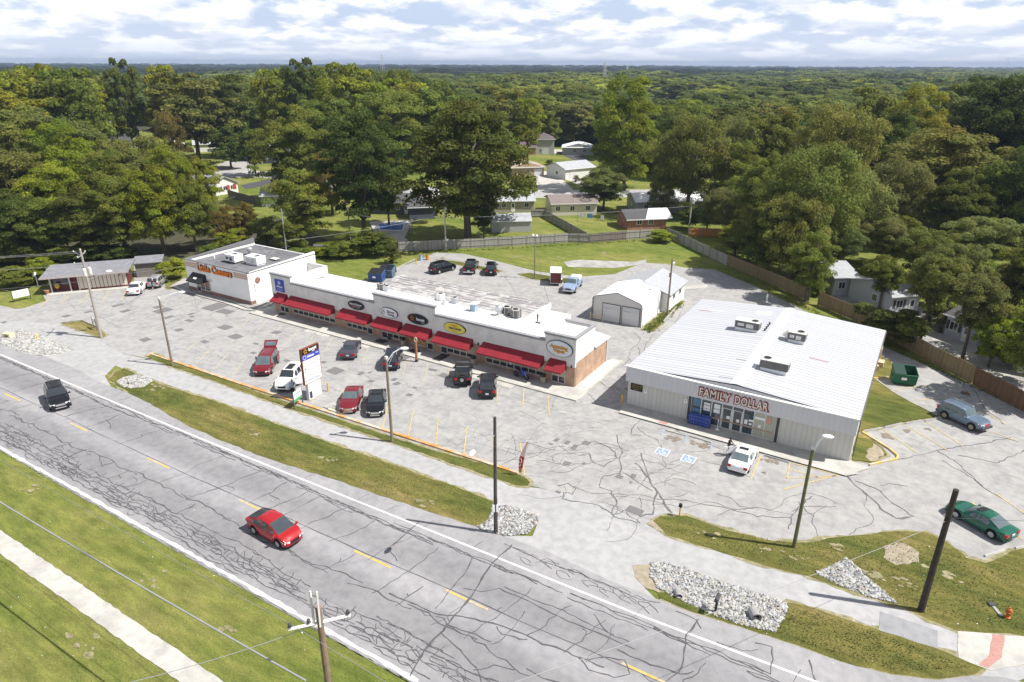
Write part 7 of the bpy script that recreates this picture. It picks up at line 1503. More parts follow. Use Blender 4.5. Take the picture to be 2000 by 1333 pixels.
# ---------------------------------------------------------------- houses beyond the fence
M_ws = stripes('white_siding', (.70, .70, .68), (.55, .55, .54), 'z', .2, .06, .6, bump=.01, var=.02); M_cs = stripes('cream_siding', (.62, .58, .47), (.48, .45, .37), 'z', .2, .06, .6, bump=.01, var=.02); M_gs = stripes('grey_siding', (.40, .40, .41), (.30, .30, .31), 'z', .2, .06, .6, bump=.01, var=.02); M_ts = stripes('tan_siding', (.36, .32, .27), (.27, .24, .2), 'z', .2, .06, .6, bump=.01, var=.02); M_ds = stripes('slate_siding', (.10, .11, .14), (.07, .08, .1), 'z', .2, .06, .6, bump=.01, var=.02)
M_wsd = stripes('shaded_white_siding', (.44, .46, .50), (.36, .38, .42), 'z', .2, .06, .6, bump=.01, var=.04); M_bt = brick_mat('tan_brick', (.42, .27, .17), (.34, .21, .13), (.45, .4, .33)); M_br = brick_mat('red_brick', (.30, .10, .06), (.24, .08, .05), (.4, .35, .3))  # bungalow siding is white, with its shade put into the blue-grey colour
def shing(n, c): return mat('shingle_' + n, c, .95, .16, 1.6, bump=.012, bscale=14)
S_g, S_d, S_b, S_p, S_w, S_k = shing('grey', (.36, .37, .39)), shing('dark', (.085, .085, .09)), shing('brown', (.205, .165, .155)), shing('plum', (.13, .09, .11)), shing('white', (.68, .68, .69)), shing('tan', (.34, .29, .23))
def house(label, a, b_, depth, h, rise, wall, roof, ridge='x', wins=((.25, 'w'), (.5, 'd'), (.75, 'w')), gablem=None, z0=0, oh=.4, garage=None, chimney=None, cat='house', name='house', gw=()):
    (xa, ya), (xb, yb) = at(*a), at(*b_); w = math.hypot(xb - xa, yb - ya); t = empty(name, label, cat, (xa, ya, z0), math.atan2(yb - ya, xb - xa))
    b = MB(); b.box(0, 0, 0, w, depth, h)
    if ridge == 'x': b.add([(0.001, 0, h), (.001, depth, h), (.001, depth / 2, h + rise - .1), (w - .001, 0, h), (w - .001, depth, h), (w - .001, depth / 2, h + rise - .1)], [(0, 1, 2), (3, 5, 4)])
    else: b.add([(0, .001, h), (w, .001, h), (w / 2, .001, h + rise - .1), (0, depth - .001, h), (w, depth - .001, h), (w / 2, depth - .001, h + rise - .1)], [(0, 1, 2), (3, 5, 4)])
    part(b, 'wall', wall, t)
    b = MB()
    if ridge == 'hip':
        k = min(depth, w) / 2; x0, y0, x1, y1 = -oh, -oh, w + oh, depth + oh; m = (y0 + y1) / 2; P = [(x0, y0, h), (x1, y0, h), (x1, y1, h), (x0, y1, h), (x0 + k, m, h + rise), (x1 - k, m, h + rise)]
        b.add(P, [(0, 1, 5, 4), (1, 2, 5), (2, 3, 4, 5), (3, 0, 4), (0, 3, 2, 1)])
    else: gable(b, 0, 0, w, depth, h - .02, h + rise, ridge, oh)
    part(b, 'roof', roof, t)
    b = MB(); b.box(-oh - .02, -oh - .05, h - .18, w + oh + .02, -oh, h - .02) if ridge != 'y' else b.box(-.02, -.03, 0, 0, 0, h)
    part(b, 'gutter', M_wpl, t)
    for k, ty in wins:
        x = w * k
        if ty == 'd':
            b = MB(); b.box(x - .45, -.05, .1, x + .45, -.003, 2.1); d_ = part(b, 'door', M_wpl, t); b = MB(); b.box(x - .25, -.06, 1.1, x + .25, -.051, 1.9); part(b, 'pane', M_glassd, d_)
        elif ty == 'g':
            b = MB(); b.box(x - 1.25, -.06, .05, x + 1.25, -.003, 2.2); part(b, 'garage_door', stripes('door_slats', (.62, .62, .62), (.52, .52, .52), 'z', .42, .04), t)
        else:
            b = MB(); b.box(x - .55, -.05, 1.0, x + .55, -.003, 2.1); f_ = part(b, 'window', M_wpl, t); b = MB(); b.box(x - .46, -.06, 1.08, x - .03, -.051, 2.02); b.box(x + .03, -.06, 1.08, x + .46, -.051, 2.02); part(b, 'pane', M_glassd, f_)
            if ty == 's': b = MB(); b.box(x - .95, -.04, 1.0, x - .58, -.003, 2.1); b.box(x + .58, -.04, 1.0, x + .95, -.003, 2.1); part(b, 'shutter', M_dark, f_)
    for (sx, y) in gw:
        xx = w if sx > 0 else 0; b = MB(); b.box(xx + sx * .003, y - .5, 1.1, xx + sx * .05, y + .5, 2.1); f_ = part(b, 'window', M_wpl, t); b = MB(); b.box(xx + sx * .051, y - .42, 1.18, xx + sx * .06, y + .42, 2.02); part(b, 'pane', M_glassd, f_)
    if chimney: b = MB(); b.cbox(w * chimney, depth / 2, h + rise * .4, .7, .6, rise * .6 + .7); part(b, 'chimney', M_br, t)
    return t, w
HW = (( .25, 'w'), (.5, 'd'), (.75, 'w'))
house('small white gabled house with red siding panels, seen past the left wood', (416, 384), (466, 376), 11, 2.5, 2.0, M_ws, S_g, 'y', ((.25, 's'), (.5, 'w'), (.78, 'w')))
t = bpy.data.objects['house']; b = MB(); b.box(4.1, -.07, .1, 4.9, -.06, 2.2); b.box(5.9, -.07, 1.0, 6.8, -.06, 2.3); part(b, 'red_panel', stripes('red_siding', (.38, .06, .04), (.25, .04, .03), 'z', .2, .06), t)
house('grey-roofed pale house half hidden by the tree, beside the dark garden fence', (512, 405), (600, 402), 8, 2.6, 1.3, M_gs, S_g, 'x', HW)
t, w = house('dark slate house with charcoal roof behind the swimming pool', (715, 418), (803, 420), 9, 2.7, 1.3, M_ds, S_d, 'x', ((.7, 'w'), (.9, 'd')))
house('slate wing with low charcoal roof right of the pool house', (800, 430), (850, 428), 7, 2.7, .9, M_ds, S_d, 'x', ())
house('grey ranch house with pale roof right of the large oak', (945, 416), (1043, 414), 9, 2.6, 1.2, M_ts, S_g, 'x', ((.12, 'w'), (.4, 'w'), (.58, 'd'), (.85, 'w')))
house('grey garden shed with pale shingle roof behind the back fence', (961, 455), (1037, 453), 4.2, 2.3, 1.1, M_gs, S_g, 'x', (), cat='shed', name='garden_shed', oh=.2)
house('cream house with brown shingle roof above the clothes line', (1078, 422), (1165, 420), 8.5, 2.7, 1.2, M_cs, S_b, 'x', ((.13, 'w'), (.45, 'w'), (.8, 'w')), gw=((-1, 4),))
house('brick outbuilding with half white, half dark roof near the corner fence', (1225, 450), (1300, 447), 6.5, 2.2, 1.4, M_br, S_d, 'x', ((.3, 'w'), (.6, 'w')), cat='shed', name='brick_outbuilding')
b = MB(); b.add([(3, -.42, 2.2), (8.0, -.42, 2.2), (8.0, 3.2, 3.62), (4, 3.2, 3.62)], [(0, 1, 2, 3)]); tb = bpy.data.objects['brick_outbuilding']; tw = tb.children[0].dimensions.x; b.v = [(tw * .4 if x == 3 else tw * .6 if x == 4 else tw + .42, y, z) for x, y, z in b.v]; part(b, 'white_roof_half', M_wpl, tb)
house('long house with bright white metal roof behind the brick outbuilding', (1242, 418), (1368, 416), 8.5, 2.7, 1.3, M_gs, mat('white_metal_roof', (.74, .74, .74), .5, .05, 2), 'x', ((.15, 'w'), (.4, 'w'), (.7, 'w')), gw=((-1, 4),))
house('white house seen end-on right of the long white-roofed house', (1378, 418), (1425, 421), 8, 3.6, 1.4, M_ws, S_g, 'y', ((.3, 'w'), (.7, 'w')))
house('two-storey house with plum hipped roof and garage door, far up the street', (1047, 302), (1082, 302), 9, 5.4, 1.7, M_gs, S_p, 'hip', ((.5, 'g'), (.3, 'w')))
house('low house with pale hipped roof and grey walls far up the street', (1098, 303), (1160, 304), 9, 2.7, 1.6, M_gs, S_w, 'hip', ((.4, 'w'), (.7, 'w')), gw=((-1, 4),))
house('plain white barn-like garage with pale roof across the street', (1104, 352), (1160, 346), 9, 3.0, 1.5, M_ws, S_g, 'x', ((.25, 'g'),), gw=((-1, 4),), cat='garage', name='white_garage')
house('tan brick ranch house with brown roof and attached garage across the street', (1000, 346), (1062, 344), 9, 2.7, 1.4, M_bt, S_k, 'hip', ((.5, 'w'), (.82, 'g')), chimney=.5)
house('tan brick wing beside the two-storey plum-roofed house', (1018, 303), (1047, 303), 9, 2.8, 1.4, M_bt, S_p, 'x', (), chimney=.5)
house('white bungalow with dappled grey roof beside the rear yard', (1625, 578), (1668, 577), 8.5, 2.9, 1.1, M_wsd, S_g, 'x', ((.35, 'w'),), gw=((-1, 2.5), (-1, 5)))
house('white bungalow partly hidden by trees, second along the fence', (1735, 617), (1790, 612), 8, 2.8, 1.1, M_wsd, S_g, 'x', ((.3, 's'), (.75, 'd')), gw=((-1, 3),))
house('white bungalow with dark brush on its roof, third along the fence', (1842, 655), (1905, 678), 8, 2.8, 1.1, M_wsd, S_d, 'x', ((.25, 's'), (.65, 'd')))
house('pale house at the right picture edge beyond the fence', (1985, 728), (2060, 742), 8, 2.8, 1.1, M_ws, S_g, 'x', ((.3, 'w'),))
house('white house with grey roof, farthest at the left through the trees', (205, 252), (228, 251), 9, 2.8, 1.8, M_ws, S_g, 'x', ())
house('white gable-ended house in the left wood, left of two white gables', (258, 290), (285, 285), 11, 3.0, 2.4, M_ws, S_d, 'y', ((.5, 'w'),))
house('white gable-ended house in the left wood, right of two white gables', (335, 292), (362, 290), 10, 3.0, 2.2, M_ws, S_b, 'y', ())
house('grey-roofed house behind thin trunks on the curved street', (380, 298), (428, 296), 9, 2.8, 1.6, M_ws, S_g, 'x', ())
house('tan-roofed cream house at the top of the curved street', (470, 300), (500, 298), 10, 2.8, 1.6, M_cs, S_k, 'hip', ((.6, 'w'),))
house('white house right of the tan-roofed one at the top of the curved street', (515, 300), (565, 300), 9, 2.8, 1.6, M_ws, S_g, 'x', ((.3, 'w'), (.7, 'w')))
t, w = house('house under repair with a blue tarpaulin over its roof in the left wood', (180, 356), (262, 350), 9, 2.8, 1.8, M_bt, S_k, 'x', ((.7, 'w'),))
b = MB(); b.add([(-.2, -.5, 2.95), (w * .55, -.5, 2.95), (w * .55, 4.5, 4.75), (-.2, 4.5, 4.75)], [(0, 1, 2, 3)]); o = part(b, 'tarpaulin', mat('tarp_blue', (.03, .16, .55), .5, .15, 2), t)
house('grey-roofed low house below the curved street, behind the thin trunks', (310, 345), (372, 340), 9, 2.6, 1.3, M_gs, S_g, 'x', ())
house('pale roof of a far house among the trees right of the lattice towers', (1290, 190), (1312, 190), 12, 5, 3, M_ws, S_g, 'x', ())
house('pale house among trees right of the large round tree', (1865, 440), (1895, 440), 9, 2.8, 1.6, M_ws, S_w, 'x', ())
t = empty('storage_box', 'white portable storage box standing by the curved street', 'storage container', (*at(505, 318), 0), R(20)); b = MB(); b.box(0, 0, .1, 2.4, 4.8, 2.6); part(b, 'body', M_wpl, t); b = MB(); b.box(-.03, -.03, 2.6, 2.43, 4.83, 2.68); part(b, 'roof', M_unit, t)
# pool
pl_ = px((738, 441), (792, 437), (786, 454), (742, 452)); b = MB(); b.prism(px((722, 436), (806, 432), (790, 468), (735, 466)), .01, .25); o = b.build('pool_deck', M_conc); struct(o)
t = empty('swimming_pool', 'bright blue swimming pool behind the slate house', 'swimming pool', (*pl_[0], 0)); b = MB(); b.prism([(x - pl_[0][0], y - pl_[0][1]) for x, y in pl_], .02, .28); part(b, 'liner', mat('pool_blue', (.03, .14, .50), .08, .15, 1, spec=.8), t); b = MB()
q_ = [(x - pl_[0][0], y - pl_[0][1], .3) for x, y in pl_]; b.path(q_ + [q_[0]], .1, 4); part(b, 'coping', M_wpl, t)
t = empty('tarpaulin_heap', 'grey sheet draped over a heap beside the pool', 'tarpaulin', (*at(775, 470), 0)); b = MB(); b.add([(-1.6, -1, 0), (1.6, -1, 0), (1.8, 1.2, 0), (-1.4, 1.3, 0), (-.9, -.3, 1.1), (.8, -.2, 1.5), (.6, .6, 1.0), (-.7, .6, .8)], [(0, 1, 5, 4), (1, 2, 6, 5), (2, 3, 7, 6), (3, 0, 4, 7), (4, 5, 6, 7)]); part(b, 'sheet', M_unit, t); 
t = empty('clothes_line', 'clothes line with blue and white washing behind the back fence', 'clothes line', (*at(1128, 432), 0)); b = MB(); b.tube((0, 0, 0), (0, 0, 1.9), .04); b.tube((8, 0, 0), (8, 0, 1.9), .04); b.tube((0, 0, 1.85), (8, 0, 1.85), .012); part(b, 'frame', M_unitg, t); b = MB()
for x in (.5, 1.3, 5.3): b.box(x, -.02, .9, x + .7, .02, 1.82)
part(b, 'washing', M_wpl, t); b = MB(); b.box(2.2, -.02, .95, 3.4, .02, 1.82); part(b, 'washing', mat('towel_blue', (.15, .35, .6), .9, .1, 3), t)
t = empty('picnic_bench', 'white bench on the lawn of the house with red panels', 'bench', (*at(460, 389), 0), R(30)); b = MB(); b.box(-1, -.3, .4, 1, .3, .46); part(b, 'seat', M_wpl, t)
for sx in (-.8, .8): b = MB(); b.box(sx - .04, -.25, 0, sx + .04, .25, .4); part(b, 'leg', M_wpl, t)
# ---------------------------------------------------------------- trees
def leaf_mat(name, stuff=False, dk=1.0):
    m = bpy.data.materials.new(name); m.use_nodes = True; t = m.node_tree; t.nodes.clear(); L = t.links.new
    o = N('ShaderNodeOutputMaterial', t); b = N('ShaderNodeBsdfPrincipled', t); b.inputs['Roughness'].default_value = .7; b.inputs['Specular IOR Level'].default_value = .1
    oi = N('ShaderNodeObjectInfo', t); at_ = N('ShaderNodeAttribute', t, attribute_name='tint')
    if stuff:
        r = N('ShaderNodeValToRGB', t); e = r.color_ramp.elements; e[0].position, e[0].color = 0, (.10, .13, .03, 1); e[1].position, e[1].color = 1, (.34, .37, .06, 1)
        for p, c in ((.3, (.14, .178, .042)), (.6, (.18, .215, .05)), (.85, (.22, .245, .056))): k = e.new(p); k.color = (*c, 1)
        nz = N('ShaderNodeTexNoise', t); nz.inputs['Scale'].default_value = .006; nz.inputs['Detail'].default_value = 5; L(oi.outputs['Location'], nz.inputs['Vector'])
        ma = N('ShaderNodeMath', t, operation='MULTIPLY_ADD'); L(nz.outputs[0], ma.inputs[0]); ma.inputs[1].default_value = 2.6; ma.inputs[2].default_value = -1.15
        md_ = N('ShaderNodeMath', t, operation='MULTIPLY_ADD'); L(oi.outputs['Random'], md_.inputs[0]); md_.inputs[1].default_value = .75; L(ma.outputs[0], md_.inputs[2])
        L(md_.outputs[0], r.inputs[0]); base = r.outputs[0]
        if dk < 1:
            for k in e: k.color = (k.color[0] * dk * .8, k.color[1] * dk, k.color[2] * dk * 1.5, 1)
    else: base = oi.outputs['Color']
    mx = N('ShaderNodeMixRGB', t, blend_type='MULTIPLY'); mx.inputs[0].default_value = 1; L(base, mx.inputs[1]); L(at_.outputs['Color'], mx.inputs[2])
    L(mx.outputs[0], b.inputs['Base Color']); tr = N('ShaderNodeBsdfTranslucent', t); L(mx.outputs[0], tr.inputs[0])
    ms = N('ShaderNodeMixShader', t); ms.inputs[0].default_value = .48; L(b.outputs[0], ms.inputs[1]); L(tr.outputs[0], ms.inputs[2]); L(ms.outputs[0], o.inputs[0]); return m
M_leaf = leaf_mat('leaves'); M_leafs = leaf_mat('far_leaves', True); M_leafsh = leaf_mat('cloud_shaded_far_leaves', True, .34)  # last one: cloud shadow over the far wood put into its green
M_bark = mat('bark', (.115, .095, .075), .95, .3, 3, bump=.03)
def crown_mesh(name, seed, kind, nc, per, leaf, H=18., W=13., m=None):
    g = np.random.default_rng(seed); cs = []
    K = dict(oak=(.53, .46, .085, 30, .165), round=(.50, .49, .085, 34, .155), tall=(.50, .49, .09, 32, .16), willow=(.52, .47, .075, 34, .14), high=(.66, .33, .085, 20, .17), shrub=(.46, .5, .14, 8, .28), cone=(.48, .5, .13, 10, .22))[kind]
    zc, rz, cr, nl, lr = K
    i = np.arange(nl); ph = np.pi * (3 - math.sqrt(5)) * i + g.uniform(0, 6); z_ = 1 - 2 * (i + .5) / nl
    rr = np.sqrt(np.clip(1 - z_ ** 2, 0, 1)); rad = g.uniform(.60, 1.02, nl) * np.where(g.random(nl) < .15, 1.18, 1)
    lx, ly, lz = np.cos(ph) * rr * rad, np.sin(ph) * rr * rad, z_ * rad
    if kind == 'cone': s_ = np.clip(1 - (lz + 1) / 2 * .85, .1, 1); lx *= s_ * 1.3; ly *= s_ * 1.3
    if kind in ('oak', 'high'): k_ = np.where(lz < -.4, .7, 1); lx *= k_; ly *= k_
    lR = lr * g.uniform(.75, 1.25, nl); li = np.arange(nc) % nl
    e = g.normal(0, 1, (nc, 3)); e[:, 2] = np.abs(e[:, 2]) * .9 - .25; e /= np.linalg.norm(e, axis=1)[:, None]; e *= g.uniform(.55, 1.0, nc)[:, None]
    cx = (lx[li] * (.5 - lr * .8) + e[:, 0] * lR[li]) * W; cy = (ly[li] * (.5 - lr * .8) + e[:, 1] * lR[li]) * W
    czz = np.clip((zc + lz[li] * (rz - lr * .55)) * H + e[:, 2] * lR[li] * W * .85, .6, H * .985)
    rc = cr * g.uniform(.7, 1.3, nc); rcm = rc * W; lt_ = g.uniform(.86, 1.14, nl)[li]
    tot = nc * per; ci = np.repeat(np.arange(nc), per)
    d = g.normal(0, 1, (tot, 3)); d[:, 2] = np.where(d[:, 2] < -.2, -d[:, 2] * .5, d[:, 2]); d /= np.linalg.norm(d, axis=1)[:, None]
    sh = g.uniform(.55, 1.12, tot) ** .6; sq = .88 if kind != 'willow' else 1.15
    P = np.stack([cx[ci], cy[ci], czz[ci]], 1) + d * (rcm[ci] * sh)[:, None] * np.array([1, 1, sq])
    if kind == 'willow': P[:, 2] -= (g.uniform(0, 1, tot) ** 2) * .9
    nrm = d * 1.0 + g.normal(0, .55, (tot, 3)); nrm[:, 2] += .25; nrm /= np.linalg.norm(nrm, axis=1)[:, None]
    up = g.normal(0, 1, (tot, 3)); a = np.cross(nrm, up); a /= np.linalg.norm(a, axis=1)[:, None]; c = np.cross(nrm, a)
    s1 = (leaf * g.uniform(.6, 1.3, tot))[:, None]; s2 = (leaf * g.uniform(.35, .8, tot) * (1.6 if kind == 'willow' else 1))[:, None]
    if kind == 'willow': c = c * .75 + np.array([0, 0, -1.0]) * .4; s1 = s1 * .6
    V = np.stack([P - a * s1 * .5, P - c * s2 * .5 + a * s1 * .1, P + a * s1 * .5, P + c * s2 * .5], 1).reshape(-1, 3)
    V[:, 0] /= W; V[:, 1] /= W; V[:, 2] /= H
    me = bpy.data.meshes.new(name); me.vertices.add(tot * 4); me.vertices.foreach_set('co', V.astype(np.float32).ravel())
    me.loops.add(tot * 4); me.loops.foreach_set('vertex_index', np.arange(tot * 4, dtype=np.int32)); me.polygons.add(tot)
    me.polygons.foreach_set('loop_start', np.arange(0, tot * 4, 4, dtype=np.int32)); me.update(calc_edges=True)
    ct = g.uniform(.84, 1.16, nc) * lt_; hue = g.normal(0, .045, nc); lt = g.uniform(.75, 1.25, tot)
    col = np.ones((tot, 4), np.float32); col[:, 0] = ct[ci] * lt * (1 + hue[ci]); col[:, 1] = ct[ci] * lt; col[:, 2] = ct[ci] * lt * (1 - hue[ci] * .5)
    at_ = me.color_attributes.new('tint', 'FLOAT_COLOR', 'POINT'); at_.data.foreach_set('color', np.repeat(col, 4, 0).ravel())
    me.materials.append(m or M_leaf)
    return me, list(zip(cx / W, cy / W, czz / H))
def trunk_mesh(name, cl, seed, kind, low=False):
    r_ = random.Random(seed); b = MB(); W, H = 13., 18.
    ht_ = dict(oak=.28, willow=.28, high=.42).get(kind, .4); top = Vector((r_.uniform(-.02, .02) * W, r_.uniform(-.02, .02) * W, ht_ * H))
    b.tube((0, 0, -.2), (0, 0, 1.0), .55, .38, 8); b.tube((0, 0, 1.0), top, .38, .28, 8)
    pick = r_.sample(cl, min(len(cl), 5 if low else 16))
    for x, y, z in pick:
        e = Vector((x * W, y * W, z * H)); mdl = top.lerp(e, .5) + Vector((r_.uniform(-.4, .4), r_.uniform(-.4, .4), r_.uniform(-.2, .8)))
        b.tube(top - Vector((0, 0, r_.uniform(0, 1.5))), mdl, .2, .12, 5, False); b.tube(mdl, e, .12, .05, 4, False)
    b.v = [(x / W, y / W, z / H) for x, y, z in b.v]
    return b.mesh(name, M_bark)
ARC = {}
def arc(kind, lod, n, nc, per, leaf, m=None):
    for k in range(n):
        me, cl = crown_mesh('crown', 100 + len(ARC) * 7 + k, kind, nc, per, leaf, m=m)
        ARC.setdefault((kind, lod), []).append((me, trunk_mesh('trunk', cl, k + 5, kind, lod > 0)))
for kd in ('oak', 'round', 'tall', 'willow', 'high'): arc(kd, 0, 3 if kd != 'tall' else 2, 165 if kd != 'willow' else 190, 240 if kd != 'willow' else 200, .34)
for kd in ('oak', 'round', 'tall', 'willow'): arc(kd, 1, 2, 100, 120, .58)
arc('shrub', 0, 3, 60, 200, .7); arc('cone', 0, 1, 60, 200, .5)
for kd in ('oak', 'round'): arc(kd, 2, 3, 40, 42, 1.2, M_leafs)
COLS = {'dark': (0.115, 0.142, 0.03), 'mid': (0.182, 0.212, 0.04), 'oak': (0.178, 0.196, 0.05), 'bright': (0.235, 0.275, 0.03), 'yellow': (0.27, 0.29, 0.036), 'olive': (0.205, 0.222, 0.054), 'grey': (0.205, 0.228, 0.07), 'deep': (0.085, 0.11, 0.026), 'rust': (0.22, 0.18, 0.05)}
tr_ = random.Random(21)
def tree(x, y, h, w, kind, col, label, group=None, name='tree', lod=None, cat='tree', zo=0):
    d = math.hypot(x - CX, y - CY); lod = (0 if d < 215 else 1) if lod is None else lod
    lst = ARC.get((kind, lod)) or ARC[(kind, 0)]; cm, tm = tr_.choice(lst)
    t = bpy.data.objects.new(name, None); C.objects.link(t); t.location = (x, y, zo); t.rotation_euler.z = tr_.uniform(0, 6.28); t['label'] = label; t['category'] = cat
    if group: t['group'] = group
    c = bpy.data.objects.new('crown', cm); C.objects.link(c); c.parent = t; c.scale = (w, w * tr_.uniform(.9, 1.1), h)
    f_ = tr_.uniform(.85, 1.15); c.color = (col[0] * f_ * tr_.uniform(.92, 1.1), col[1] * f_, col[2] * f_, 1)
    if kind != 'shrub': k = bpy.data.objects.new('trunk', tm); C.objects.link(k); k.parent = t; k.scale = (w * .9, w * .9, h)
    return t
taken = []
def ptree(u, vt, vb, wpx, kind, col, label, name='tree', cat='tree', group=None, lod=None):
    if vb > 440 and u < 420 and kind not in ('shrub', 'cone'): vt -= 24; wpx *= .88
    x, y = at(u, vb); cx_, cy_ = _ray(u, vb)[0:2]; t = CAM_H / -_ray(u, vb)[2]; fwd = cy_ * t; r = _ray(u, vt); h = CAM_H + r[2] * fwd / r[1]
    w = wpx / FPX * fwd * 1.1; taken.append((x, y, w)); return tree(x, y, h * 1.02, w, kind, COLS[col], label, group, name, lod, cat)
